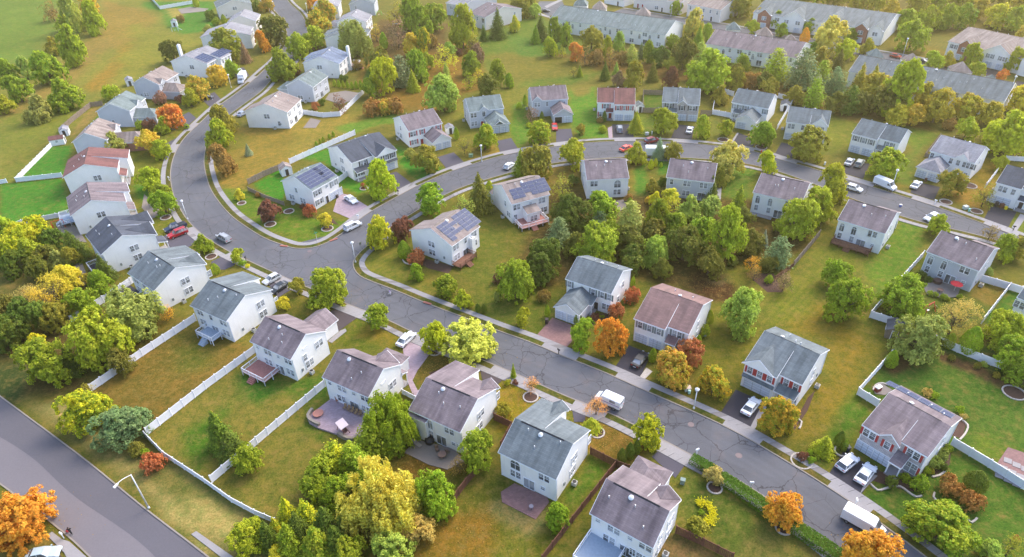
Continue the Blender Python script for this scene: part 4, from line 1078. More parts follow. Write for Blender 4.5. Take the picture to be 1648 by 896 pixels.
# row right of the upper street
h('the tan-roofed house with the round patio set', 'white house with tan roof and concrete patio above the corner meadow', (462.5,180.5), (487,157), (400,172), roof='taupe', bump=(0,.5), e=1.5,
  wins=BK1, gab=((.5,'w2',4.1),(.25,'w1',1.7)), W=12)
h('the green-roofed house with the arborvitae hedge', 'grey-sided house with grey-green roof beside a patio and small fence', (504,140), (529,121), (462.5,135), roof='green', wall='grey', bump=(0,1), e=0,
  wing=dict(u=(.3,.8), len=6, roof='hip'), wins=BK1, gab=((.55,'w2',1.6),), W=12)
h('the blue-roofed house with the white chimney', 'white house with mottled blue roof and tall white chimney', (546,102.5), (562,88), (490,98), roof='blue', bump=(.4,1), e=1.6, wins=BK1, gab=((.5,'w2',4.2),), chimney=(.78, 9.5), W=12.5,
  deck=(.8,1.2,3,1.5,'deck_red'))
h('the grey-roofed house behind the pale willow', 'white house with grey stepped roof behind the pale willow', (588,60), (600,42), (523,60), roof='slate', bump=(.45,1), e=1.6, W=12, gab=((.5,'w1',4.2),), wins=BK1)
h('the grey-roofed house by the backyard playset', 'white house with pale slate roof beside a backyard play area', (589,35), (604,18), (541,35), roof='grey', bump=(0,1), e=0, W=12, gab=((.7,'sm',4.2),), wins=BK1, wing=dict(u=(.3,.85), len=6, roof='hip'))
h('the grey-sided house at the top centre', 'grey-sided house with twin windows at the top edge above playset', (603,5), (612,-12), (560,8), roof='slate', wall='grey', bump=(0,1), e=0, W=12, gab=((.75,'w1',4.2),(.75,'w2',1.7)))
h('the pale house at the top edge by orange trees', 'pale house cut by the top edge beside orange trees', (545,10), (556,-14), (512,-6), roof='grey', wall='white', bump=(0,1), e=0, W=12, gab=())
# terraces and blocks along the top
BKT = tuple((('B', (i + .5) / 9.0, 4.6, 'w2' if i % 2 else 'w1')) for i in range(9)) + tuple((('B', (i + .45) / 9.0, 1.5, 'slide' if i % 2 else 'w2')) for i in range(9))
ARC = tuple(('B', (i + .5) / 12.0, 3.6, 'arch') for i in (1, 2, 5, 6, 9, 10))
h('the long green-roofed terrace', 'long white terrace block with grey-green roof and many back windows', (1071,56), (885,29), (1096,36), roof='green', bump=(0,1), e=0, rise=3.6, wins=BKT + ARC, gab=((.5,'arch',3.0),), vents=14, name='terrace_house', cat='terrace')
h('the mauve-roofed terrace by the yellow tree', 'white terrace block with mauve roof behind the big yellow tree', (1282,93), (1136,70), (1298,70), roof='mauve', bump=(0,1), e=0, rise=3.4, wins=tuple(x for x in BKT + ARC if x[1] < .8), gab=(), vents=10, name='terrace_house', cat='terrace')
h('the long slate-roofed terrace at the right', 'long white terrace block with slate roof behind the tall yellow-green tree', (1617,163), (1366,114), (1630,136), roof='slate', bump=(0,1), e=0, rise=3.6, wins=BKT + ARC, gab=((.5,'w1',3.0),), vents=16, name='terrace_house', cat='terrace')
h('the terrace with two brick gables', 'white terrace with slate roof and front gables, two of them brick', (1212,20), (1424,50), (1228,-6), front=True, roof='slate', bump=(0,1), e=0, rise=3.4,
  cross=((.1,6.2,.8,1.0,'brick'),(.33,10,.75,1.0),(.62,9.5,.75,1.0),(.84,5.6,.8,1.4,'brick'),(.94,5.6,.95,.8)), wins=tuple(('F', s, 4.2, 'w2') for s in (.1,.2,.28,.37,.46,.58,.66,.75,.84,.94)) + tuple(('F', s, 1.1, 'gd2.5') for s in (.1,.29,.37,.6,.66,.84)), gab=(), vents=8, name='terrace_house', cat='terrace')
h('the tan-roofed terrace at the top right', 'white and brick terrace with tan roof at the upper right edge', (1526,66), (1690,104), (1541,38), front=True, roof='taupe', bump=(0,1), e=0, rise=3.2,
  cross=((.2,5.5,.85,1.0,'brick'),(.52,10,.75,1.0),(.86,8,.75,1.0)), wins=tuple(('F', s, 4.2, 'w2*') for s in (.07,.2,.46,.58,.72,.88)) + (('F', .17, 1.1, 'gd2.5'), ('F', .47, 1.1, 'gd2.5'), ('F', .58, 1.1, 'gd2.5')), shut='sh_grey', gab=(), vents=6, name='terrace_house', cat='terrace')
h('the pale house with shutters at the top', 'pale three-door row house with shuttered windows at the top edge', (1106,6), (1160,16), (1112,-14), front=True, roof='taupe', wall='cream', bump=(0,1), e=0, wins=tuple(('F', s, 4.2, 'w1') for s in (.1,.3,.5,.7,.9)) + (('F', .2, 1.6, 'w2'), ('F', .5, 1.1, 'door_dark'), ('F', .75, 1.1, 'door_dark')), gab=(), name='terrace_house', cat='terrace')
h('the row house with red doors at the top', 'pale row house with red and blue doors cut by the top edge', (1020,-8), (1096,4), (1024,-24), front=True, roof='taupe', wall='cream', bump=(0,1), e=0, wins=(('F', .1, 1.1, 'door_red'), ('F', .2, 1.1, 'door_red'), ('F', .5, 1.6, 'w2'), ('F', .62, 1.1, 'door_dark')), gab=(), name='terrace_house', cat='terrace')
h('the white garage building at the top', 'small white building with dark door at the top edge behind terrace', (972,-6), (1004,0), (976,-18), front=True, h=3.4, rise=1.8, roof='taupe', bump=(0,1), e=0, wins=(('F', .7, 1.1, 'door_dark'),), gab=(), vents=0)
for i, (px, py, s) in enumerate(((935,6,7),(965,12,7),(1035,22,7),(1180,45,6),(1230,54,6.5),(1272,62,4),(1408,88,5.5),(1466,97,6),(1545,112,6.5),(1594,128,4))):
    q = P(px, py, 3.1); rt_ = empty('garage', (q.x, q.y, 0), math.radians(-12))
    tag(rt_, 'small pyramid-roofed garage peeking over terrace roof, number %s from left' % ('one two three four five six seven eight nine ten'.split()[i]), 'garage', 'garages behind the terraces')
    k = s / 2; MB().box(-k + .2, k - .2, -k + .2, k - .2, 0, 3.05).build('wall', M['w_white'], rt_)
    rb = MB(); 
    for a, b in (((-k, -k), (k, -k)), ((k, -k), (k, k)), ((k, k), (-k, k)), ((-k, k), (-k, -k))): rb.prism([(a[0], a[1], 3.1), (b[0], b[1], 3.1), (0, 0, 3.1 + k * .95)], (0, 0, -.12))
    rb.build('roof', M['roof_taupe' if i % 3 else 'roof_green'], rt_)
h('the two-part house at the top centre', 'white house with dark grey roof and small balcony behind dark spruces', (780,28), (744,17), (804,3), roof='mauve', wall='cream', bump=(0,1), e=0, wins=(('B', .15, 4.0, 'slide'), ('B', .5, 4.2, 'w1')), gab=((.35,'w1',4.2),(.35,'w1',1.7),(.8,'w1',4.2)), W=12)
h('the grey-roofed house behind the tall green trees', 'grey-roofed house mostly hidden behind tall green trees at the top', (744,10), (708,2), (762,-14), roof='grey', wall='grey', bump=(0,1), e=0, wins=(('B', .7, 4.0, 'w2'),), gab=(), W=12)
# north side of the cross street, fronts to the viewer
h('the solar-roofed house on the street corner', 'white house with black shutters and solar panels above mauve driveway', (502.5,307.5), (544.5,283.7), (455.5,288.7), front=True, roof='green', bump=(0,1), e=0,
  solar=(('F', .03, 4, .7, 5), ('F', .62, 2, .7, 5)), wins=(('F', .2, 4.4, 'w2*'), ('F', .55, 4.7, 'sm'), ('F', .82, 4.4, 'w2*'), ('F', .2, 1.7, 'w2*'), ('F', .48, 1.1, 'door_dark'), ('F', .84, 1.1, 'gd4.4')),
  shut='sh_grey', gab=((.45,'w1',4.3),(.25,'w2',1.6),(.6,'w2',1.6)), porch=None)
h('the navy-roofed house with black shutters', 'white house with navy roof, black shutters and long white fence behind', (566,262), (634,238), (530,236), front=True, roof='navy', bump=(.48,1), e=1.5, shut='sh_black', cross=((.74,6.2,.62),),
  wins=fr((.48,1), gd=False) + (('F', .74, 1.1, 'gd4.9'), ('F', .74, 5.9, 'sm*')), porch=((.03,.46,1.8),), band=True, gab=((.5,'w2',4.3),(.5,'w2',1.6)))
h('the white house with pink shutters', 'white house with pinkish roof, pink shutters and gabled garage wing', (657.5,211), (712,197.5), (630.5,190), front=True, roof='mauve', bump=(0,1), e=0, shut='sh_red',
  wing=dict(u=(.42,1.0), len=6.2, roof='gable'), wins=(('F', .13, 4.4, 'w2*'), ('F', .4, 4.4, 'w1*'), ('F', .88, 4.4, 'w1*'), ('F', .13, 1.7, 'w2*'), ('F', .36, 1.1, 'door_red')), gab=((.45,'w1',4.3),(.4,'w2',1.6)))
h('the green-roofed house with the arched window', 'grey-sided house with grey-green roof, small front gable and two-car garage', (755,180.5), (811,173.5), (740.5,162.5), front=True, roof='green', wall='grey', bump=(0,1), e=0, cross=((.42,3.4,.85),),
  wing=dict(u=(.42,1.03), len=6.4, roof='hip', fg=3.6), wins=(('F', .13, 4.4, 'w2'), ('F', .42, 4.6, 'arch'), ('F', .13, 1.6, 'w2'), ('F', .36, 1.1, 'door_red')), gab=((.45,'w2',4.3),(.4,'w1',1.6)))
h('the house with the open garage', 'grey-fronted house with mauve roof and red car in its open garage', (856,162.5), (914.5,158.5), (849,144), front=True, roof='mauve', wall='grey', bump=(0,1), e=0, cross=((.15,3.6,.85),),
  wing=dict(u=(.5,1.05), len=6.6, roof='gable', doors=((.27, 0), (.73, 2.4))), wins=(('F', .15, 4.3, 'w2'), ('F', .42, 4.3, 'w1'), ('F', .9, 4.5, 'sm')), gab=((.45,'w1',4.3),))
h('the red-roofed house with red shutters', 'white house with maroon roof, red shutters and red front door', (961,164.6), (1022,165.5), (961,148), front=True, roof='red', bump=(.45,1), e=1.4, shut='sh_red', Dp=12, wins=fr((.45,1), dk='door_red'), porch=((.24,.44,1.6),), gab=())
h('the stone-fronted house with black shutters', 'slate-roofed house with stone front, black shutters and small gable', (1065.6,163.4), (1126,166.5), (1070,148), front=True, roof='slate', fwall='stone', bump=(.42,1), e=1.3, shut='sh_black', Dp=12, cross=((.55,3.4,.85),), wins=(('F', .2, 4.4, 'w2*'), ('F', .55, 4.4, 'w1*'), ('F', .82, 4.4, 'w2*'), ('F', .57, 1.1, 'gd2.5'), ('F', .85, 1.1, 'gd2.5'), ('F', .3, 1.1, 'door_dark')), porch=((.2,.42,1.5),), gab=())
h('the slate-roofed house with the single garage', 'white house with slate roof and single-door gabled garage wing', (1177.5,164), (1236.8,174.4), (1184,146), front=True, roof='slate', bump=(0,1), e=0, shut='sh_grey', Dp=11.5,
  wing=dict(u=(.3,.86), len=6.4, roof='gable', doors=((.32, 2.6),)), wins=(('F', .1, 4.4, 'w1*'), ('F', .25, 4.4, 'w1*'), ('F', .4, 4.4, 'w1*'), ('F', .92, 4.4, 'w1*'), ('F', .14, 1.6, 'w2')), porch=((.1,.32,1.6),), gab=())
h('the slate-roofed house behind the round olive tree', 'white slate-roofed house with steep front gable behind round olive tree', (1265.4,195.6), (1333,204), (1272,176), front=True, roof='slate', bump=(0,.56), e=.4, Dp=11.5, cross=((.8,4.8,.9),), wins=(('F', .14, 4.4, 'w2'), ('F', .42, 4.4, 'w1'), ('F', .68, 4.4, 'w1'), ('F', .88, 4.4, 'w1'), ('F', .25, 1.1, 'gd4.9')), gab=())
h('the slate-roofed house with two silver cars', 'white slate-roofed house with two silver cars on its dark driveway', (1371,214), (1445,233), (1382,192), front=True, roof='slate', bump=(0,.56), e=1.4, shut='sh_grey', Dp=11.5, wins=fr((0,.56)), porch=((.58,.8,1.6),), gab=())
h('the grey-roofed house with the hipped garage', 'white house with grey roof and hipped double garage, one white car', (1497,242), (1569,262), (1508,221), front=True, roof='grey', bump=(0,1), e=0, Dp=11.5, cross=((.72,3.6,.85),), shut='sh_grey',
  wing=dict(u=(-.04,.52), len=6.2, roof='hip'), wins=(('F', .07, 4.4, 'w1'), ('F', .5, 4.4, 'w1'), ('F', .66, 4.4, 'w1'), ('F', .8, 4.4, 'w1'), ('F', .92, 4.4, 'w2*'), ('F', .85, 1.6, 'w2')), gab=((.5,'w1',4.2),))
h('the grey-roofed house at the right edge', 'white house with dark grey roof and bins at the right edge', (1603.5,293), (1672,312), (1617,268), front=True, roof='navy', bump=(0,.6), e=.8, Dp=11.5, wins=(('F', .2, 4.3, 'w2'), ('F', .45, 4.3, 'w1'), ('F', .22, 1.1, 'gd4.9'), ('F', .72, 1.1, 'door_dark')), porch=((.62,.9,1.6),), gab=())
# south side of the cross street, backs to the viewer
h('the mauve-roofed house with the arched window', 'white house with mauve roof and one big arched back window', (1012.5,286.2), (944.5,289.5), (1006,252), roof='mauve', bump=(0,1), e=0, Dp=12.2, wing=dict(u=(.55,.95), len=4.5, roof='hip'),
  wins=(('B', .26, 3.9, 'arch2'), ('B', .26, 1.6, 'w2'), ('B', .82, 4.4, 'w2'), ('B', .84, 1.6, 'w1'), ('B', .6, 1.15, 'slide')), gab=((.5,'w1',4.3),(.5,'w1',1.6)))
h('the mauve-roofed house by the yellow shrubs', 'grey-sided house with mauve roof above the bright yellow shrubs', (1148.7,293.7), (1072.5,284.5), (1153,266), roof='mauve', wall='grey', bump=(0,1), e=0, Dp=11.8, wing=dict(u=(.4,.85), len=4.5, roof='hip'),
  wins=(('B', .2, 4.4, 'w2'), ('B', .55, 4.4, 'w2'), ('B', .88, 4.4, 'w1'), ('B', .22, 1.15, 'slide'), ('B', .55, 1.6, 'w2'), ('B', .85, 1.6, 'w1')), gab=((.5,'w1',4.3),))
h('the mauve-roofed house with the white terrace', 'white house with mauve roof, arched windows and small terrace behind', (1290,327), (1212,309), (1305,293), roof='mauve', bump=(0,.5), e=1.4, wins=arches(True), gab=((.5,'w1',4.3),))
h('the mauve-roofed house with the brown deck', 'white house with mauve roof and low brown wooden back deck', (1424.8,375.7), (1348.5,352.6), (1452,337.6), roof='mauve', bump=(0,.45), e=1.4, Dp=12.2, wing=dict(u=(.05,.42), len=2.5, roof='hip'),
  wins=arches(True) + (('B', .3, 4.5, 'w1'),), gab=((.5,'w1',4.3),(.5,'w1',1.7)), deck=(.16,.96,2.8,.7,'deck_brown','deck_brown'))
h('the mauve-roofed house with the red umbrella', 'grey-sided house with mauve roof and patio with folded red umbrella', (1576,435.6), (1491.4,404.3), (1604.4,394.7), roof='mauve', wall='grey', bump=(0,.45), e=1.3, Dp=12.2,
  wins=arches(True) + (('B', .55, 5.25, 'vent'),), gab=((.5,'w1',4.3),))
h('the white house cut by the right edge', 'white house corner at the right edge beside the fenced lawns', (1690,500), (1637,478), (1712,470), roof='slate', bump=(0,1), e=0, wins=(('B', .85, 4.2, 'w2'), ('B', .85, 1.6, 'w2')), gab=())
h('the solar-roofed house with the pink deck', 'white house with blue solar panels and pink railed back deck', (823.7,328.7), (885,312.5), (799,298), roof='taupe', bump=(0,.5), e=.0, Dp=12, wing=dict(u=(-.02,.45), len=4.5, roof='hip'),
  solar=(('B', .1, 6, 1.1, 4, ((1,3),(0,3),(2,0))),), wins=(('B', .14, 4.4, 'w2'), ('B', .5, 4.5, 'sm'), ('B', .8, 4.4, 'w2'), ('B', .1, 1.6, 'w1'), ('B', .85, 1.6, 'w2'), ('S', .46, 1.6, 'w2')), gab=((.35,'w1',4.0),(.2,'w2',1.7)), sunroom=((.3,.62,2.6,4.2,3.4),), deck=(.05,.75,4.8,.8,'deck_red'))
h('the corner house with the large solar array', 'white corner house with large L-shaped solar array and brown deck', (727.5,396), (772.5,363.7), (654.5,372.5), roof='taupe', bump=(0,.5), e=1.5, rf=.47,
  solar=(('B', .12, 6, .7, 5, ((2,2),(2,0),(1,0),(2,4))),), wins=BK1, gab=((.5,'w2',4.0),(.5,'w2',1.7)), deck=(-.02,.55,2.6,.8,'deck_brown','deck_brown'), chimney=(.62, 4.4), vents=2)
# between the streets, fronts to the viewer
h('the slate-roofed house with the brick driveway', 'white house with slate roof, gabled garage and red paved driveway', (983.7,472.5), (910,448), (1019.5,433), front=True, roof='slate', bump=(0,1), e=0, shut='sh_grey', rise=2.6,
  wing=dict(u=(.36,.92), len=6.6, roof='gable'), porch=((.3,.52,2.6),), wins=(('F', .05, 4.4, 'w1*'), ('F', .2, 4.4, 'w1*'), ('F', .4, 4.4, 'w1*'), ('F', .92, 4.4, 'w1*'), ('F', .1, 1.7, 'w2'), ('F', .32, 1.1, 'door_dark')), gab=((.5,'vent',4.8),(.4,'w1',4.3),(.6,'w1',1.7)))
h('the brown-roofed house with the black car', 'white house with brown roof, grey shutters and black car in driveway', (1147,482), (1066,455.5), (1105,536), roof='brown', bump=(.4,1), e=1.1, shut='sh_grey', wins=fr((.4,1)), porch=((.18,.38,1.8),), gab=((.5,'w1',4.3),(.5,'w1',1.7)))
h('the slate-roofed house with pink shutters', 'white house with slate roof, pink shutters and wide front gable', (1334.9,562.1), (1248.5,525.3), (1288.6,618), roof='slate', bump=(.4,1), e=1.1, shut='sh_red', cross=((.74,5.8,.75),),
  wins=(('F', .52, 4.4, 'w1*'), ('F', .70, 4.4, 'w1*'), ('F', .88, 4.4, 'w1*'), ('F', .1, 4.4, 'w1*'), ('F', .27, 4.4, 'w1*'), ('F', .74, 5.75, 'sm*'), ('F', .7, 1.1, 'gd4.9'), ('F', .3, 1.1, 'door_red'), ('F', .12, 1.7, 'w2')), band=True, porch=((.02,.38,1.8),), gab=((.45,'w1',4.3),(.45,'w1',1.7)))
h('the stone-fronted house with red shutters', 'stone-fronted house with purple-grey roof, red shutters and rear solar panels', (1548.5,672), (1451,620.5), (1490.7,733.8), roof='mauve', fwall='stone', bump=(.42,1), e=1.1, shut='sh_red', cross=((.55,3.4,.85),),
  solar=(('B', .09, 6, .7, 2),), wins=(('F', .56, 4.3, 'w1*'), ('F', .86, 4.4, 'w2*'), ('F', .2, 4.4, 'w2*'), ('F', .17, 1.7, 'bay*'), ('F', .57, 1.1, 'gd2.6'), ('F', .85, 1.1, 'gd2.6'), ('F', .36, 1.1, 'door_red')), porch=((.22,.42,2.6),), gab=((.4,'w1',4.3),(.4,'w1',1.7)), rise=2.1, rf=.47)
# ------------------------------------------------------------------ trees: crowns of many small leaf faces in clumps
def sph(rs, n):
    v = rs.normal(size=(n, 3)); return v / np.linalg.norm(v, axis=1)[:, None]
def leaf_mesh(name, cen, nrm, size, rs, elong=1.0, mat='leaf', smoothn=None):
    n = len(cen)
    t = np.cross(nrm, sph(rs, n)); t /= np.maximum(np.linalg.norm(t, axis=1), 1e-6)[:, None]
    b = np.cross(nrm, t)
    s = (size * rs.uniform(.6, 1.35, n))[:, None] if np.isscalar(size) else (size * rs.uniform(.6, 1.35, n))[:, None]
    fold = nrm * s * .25
    v = np.stack([cen - t * s * elong, cen + b * s * .75 + fold, cen + t * s * elong, cen - b * s * .75 + fold], 1).reshape(-1, 3)
    me = D.meshes.new(name); me.vertices.add(4 * n); me.vertices.foreach_set('co', v.ravel())
    me.loops.add(4 * n); me.loops.foreach_set('vertex_index', np.arange(4 * n))
    me.polygons.add(n); me.polygons.foreach_set('loop_start', np.arange(n) * 4)
    me.update(calc_edges=True); me.materials.append(M[mat]); return me
def norm_mesh(me):
    n = len(me.vertices); a = np.empty(n * 3, np.float32); me.vertices.foreach_get('co', a); a = a.reshape(-1, 3)
    r = np.hypot(a[:, 0], a[:, 1]); a[:, :2] /= np.percentile(r, 96); z0, z1 = np.percentile(a[:, 2], [1.5, 98.5]); a[:, 2] = (a[:, 2] - (z0 + z1) / 2) / ((z1 - z0) / 2)
    me.vertices.foreach_set('co', a.ravel()); me.update(); return me
def crown(kind, seed, fine=False): return norm_mesh(crown0(kind, seed, fine))
def crown0(kind, seed, fine=False):
    rs = np.random.RandomState(seed)
    prof = {'round': lambda z: np.sqrt(np.maximum(0, 1 - z * z)) ** .85,
            'oval': lambda z: np.sqrt(np.maximum(0, 1 - z * z)) * (1 - .42 * np.clip(z, -.3, 1)),
            'cone': lambda z: np.clip((1 - z) / 2, 0, 1) ** .85 * np.clip((z + 1.08) * 5, 0, 1),
            'arb': lambda z: np.sqrt(np.maximum(0, 1 - z * z)) * (1 - .45 * z) / 1.1,
            'bush': lambda z: np.sqrt(np.maximum(0, 1 - z * z)),
            'pine': lambda z: np.clip((1 - z) / 2, 0, 1) ** .6 * np.clip((z + 1.1) * 3, 0, 1),
            'willow': lambda z: np.sqrt(np.maximum(0, 1 - z * z)) ** .8,
            'bare': lambda z: np.sqrt(np.maximum(0, 1 - z * z)) ** .8}[kind]
    if kind in ('round', 'oval', 'bare', 'willow'):
        # main lobes carried by limbs, each made of smaller clumps
        nl = 13 if kind != 'bare' else 9
        C = []; Nn = []; S = []
        lob = []
        for i in range(nl):
            z = rs.uniform(-.75, .72); a = rs.uniform(0, 2 * math.pi) + i * 2.4; r = prof(np.array(z)) * rs.uniform(.38, .62)
            lob.append((r * math.cos(a), r * math.sin(a), z * .78, rs.uniform(.30, .48)))
        lob += [(0, 0, .55, .38), (0, 0, .1, .5), (rs.uniform(-.2, .2), rs.uniform(-.2, .2), .72, .26)]
        for lx, ly, lz, lr in lob:
            k = int((24 if kind in ('round', 'oval') else 16) * (lr / .38) ** 2) + 6
            d = sph(rs, k); d[:, 2] = np.where(d[:, 2] < -.35, -d[:, 2], d[:, 2]); 
            cc = np.array([lx, ly, lz]) + d * lr * rs.uniform(.72, 1.12, (k, 1))
            rr = np.hypot(cc[:, 0], cc[:, 1]); lim = prof(np.clip(cc[:, 2], -.97, .97)) * 1.06 + .05
            sc = np.minimum(1, lim / np.maximum(rr, 1e-6)); cc[:, :2] *= sc[:, None]
            m = int({'round': 15, 'oval': 15, 'bare': 4, 'willow': 8}[kind] * (2.3 if fine else 1))
            for j in range(k):
                cr_ = rs.uniform(.05, .13); q = sph(rs, m)
                p = cc[j] + q * cr_ * rs.uniform(.35, 1.0, (m, 1)) ** .6
                if kind == 'willow':
                    p = cc[j] + q * cr_ * .7; L = rs.uniform(.15, .62) * np.clip(.9 + cc[j][2], .25, 1); s = 4
                    p = np.concatenate([p + np.array([0, 0, -L * t]) + (cc[j] * np.array([1, 1, 0])) * .12 * t for t in np.linspace(0, 1, s)])
                    n = sph(rs, len(p)); n[:, 2] *= .4; n /= np.linalg.norm(n, axis=1)[:, None]
                else:
                    o = p - np.array([lx * .6, ly * .6, lz * .6 - .15]); o /= np.linalg.norm(o, axis=1)[:, None]
                    n = o + sph(rs, m) * .75; n /= np.linalg.norm(n, axis=1)[:, None]
                C.append(p); Nn.append(n)
        C = np.concatenate(C); Nn = np.concatenate(Nn)
        sz = {'round': .050, 'oval': .048, 'bare': .034, 'willow': .036}[kind] * (.66 if fine else 1)
        return leaf_mesh('crown_' + kind, C, Nn, sz, rs, 2.0 if kind == 'willow' else 1.15)
    if kind in ('cone', 'pine'):
        C = []; Nn = []
        tiers = 15 if kind == 'cone' else 9
        for i in range(tiers):
            z = -.95 + 1.9 * (i + .5) / tiers; R = float(prof(np.array(z)))
            nb = max(5, int((15 if kind == 'cone' else 10) * (R + .25)))
            for k in range(nb):
                a = 2 * math.pi * (k + rs.uniform(-.3, .3)) / nb + i; L = R * rs.uniform(.72, 1.12)
                m = int(L * (46 if kind == 'cone' else 40)) + 6
                t = rs.uniform(.12, 1, m) ** .7
                wv = .11 if kind == 'cone' else .19
                x = t * L; droop = (-.20 * t + .10 * t * t) if kind == 'cone' else (.16 * t - .06)
                p = np.stack([x * math.cos(a), x * math.sin(a), z + droop * (.5 + R)], 1) + rs.normal(size=(m, 3)) * np.array([wv * .55, wv * .55, .045 if kind == 'cone' else .07]) * (.5 + .8 * R)
                n = np.stack([np.full(m, .45 * math.cos(a)), np.full(m, .45 * math.sin(a)), np.full(m, .9)], 1) + sph(rs, m) * .6
                C.append(p); Nn.append(n / np.linalg.norm(n, axis=1)[:, None])
        m = 30; p = np.stack([rs.normal(size=m) * .03, rs.normal(size=m) * .03, rs.uniform(.7, 1.02, m)], 1); C.append(p); Nn.append(sph(rs, m))
        C = np.concatenate(C); Nn = np.concatenate(Nn)
        return leaf_mesh('crown_' + kind, C, Nn, .040 if kind == 'cone' else .05, rs, 1.5)
    if kind == 'bush':
        C = []; Nn = []
        for i in range(11):
            a = i * 2.4 + rs.uniform(-.4, .4); rr = rs.uniform(.25, .68) if i else 0; lr = rs.uniform(.30, .46); c0 = np.array([rr * math.cos(a), rr * math.sin(a), rs.uniform(-.25, .45) * (1.1 - rr)])
            for j in range(26):
                d = sph(rs, 1)[0]; d[2] = abs(d[2]) if rs.rand() < .7 else d[2]; cc = c0 + d * lr; q = sph(rs, 9); p = cc + q * rs.uniform(.03, .11)
                n = p - c0 * .5 + np.array([0, 0, .25]); n = n / np.linalg.norm(n, axis=1)[:, None] + sph(rs, 9) * .7
                C.append(p); Nn.append(n / np.linalg.norm(n, axis=1)[:, None])
        return leaf_mesh('crown_bush', np.concatenate(C), np.concatenate(Nn), .058, rs, 1.2)
    n = 3000
    z = rs.uniform(-.98, .98, n); a = rs.uniform(0, 2 * math.pi, n)
    lump = 1 + .10 * np.sin(a * 3 + z * 4 + seed) + .08 * np.sin(a * 7 - z * 6) + .07 * np.sin(z * 11 + a * 2)
    if kind == 'arb': lump = 1 + .05 * np.sin(a * 5 + z * 9)
    r = prof(z) * rs.uniform(.72, 1.03, n) ** .6 * lump
    C = np.stack([r * np.cos(a), r * np.sin(a), z * (1 if kind == 'arb' else (1 + .08 * np.sin(a * 4)))], 1)
    Nn = C * np.array([1, 1, .7]) + sph(rs, n) * .45; Nn /= np.linalg.norm(Nn, axis=1)[:, None]
    return leaf_mesh('crown_' + kind, C, Nn, .062 if kind == 'bush' else .055, rs, 1.1)
CR = {k: [crown(k, 11 * i + j * 7 + 3) for j in range(v)] for i, (k, v) in enumerate((('round', 5), ('oval', 4), ('cone', 3), ('pine', 3), ('willow', 2), ('bare', 3), ('arb', 2), ('bush', 3)))}
FINE = {k: [crown(k, 500 + 13 * j + ord(k[0]), True) for j in range(v)] for k, v in (('round', 4), ('oval', 2), ('willow', 2), ('bare', 2))}
def trunk_mesh(seed, bare=False):
    """unit trunk: height 1 from the ground to the crown's middle, limbs reaching into the crown (radius 1 = crown radius)"""
    rs = random.Random(seed); mb = MB()
    pts = [Vector((0, 0, 0))]
    for i in range(4): pts.append(pts[-1] + Vector((rs.uniform(-.03, .03), rs.uniform(-.03, .03), .25)))
    for i in range(4): mb.cyl(pts[i], pts[i + 1], .075 - .012 * i, .075 - .012 * (i + 1), 7, caps=(i in (0, 3)))
    n = 16 if bare else 7
    for k in range(n):
        a = k * 2.4 + rs.random(); st = pts[2].lerp(pts[4], rs.random()) ; L = rs.uniform(.45, .8)
        e = st + Vector((math.cos(a) * L, math.sin(a) * L, rs.uniform(.25, .7)))
        md = st.lerp(e, .5) + Vector((0, 0, -.04))
        mb.cyl(st, md, .028, .018, 5, caps=False); mb.cyl(md, e, .018, .005, 5)
        for q in range(4 if bare else 1):
            f = md.lerp(e, rs.random()); g = f + Vector((rs.uniform(-.35, .35), rs.uniform(-.35, .35), rs.uniform(.1, .4)))
            mb.cyl(f, g, .010, .003, 4)
    return mb.mesh('trunk', M['bark'])
TRK = [trunk_mesh(i) for i in range(3)]; TRB = [trunk_mesh(9, True), trunk_mesh(10, True)]
#          rz/rx  clearance(m)  category        noun
KIND = {'round': (.95, .5, 'tree', 'tree'), 'oval': (1.2, .5, 'tree', 'upright tree'), 'cone': (1.55, .2, 'tree', 'spruce'), 'pine': (1.15, .3, 'tree', 'pine'), 'willow': (.95, .7, 'tree', 'weeping tree'),
        'bare': (.95, .6, 'tree', 'half-bare tree'), 'arb': (1.9, .05, 'shrub', 'column shrub'), 'bush': (.8, -.05, 'shrub', 'shrub')}
NAME = {'round': 'tree', 'oval': 'pear_tree', 'cone': 'spruce_tree', 'pine': 'pine_tree', 'willow': 'willow_tree', 'bare': 'bare_tree', 'arb': 'arborvitae', 'bush': 'bush'}
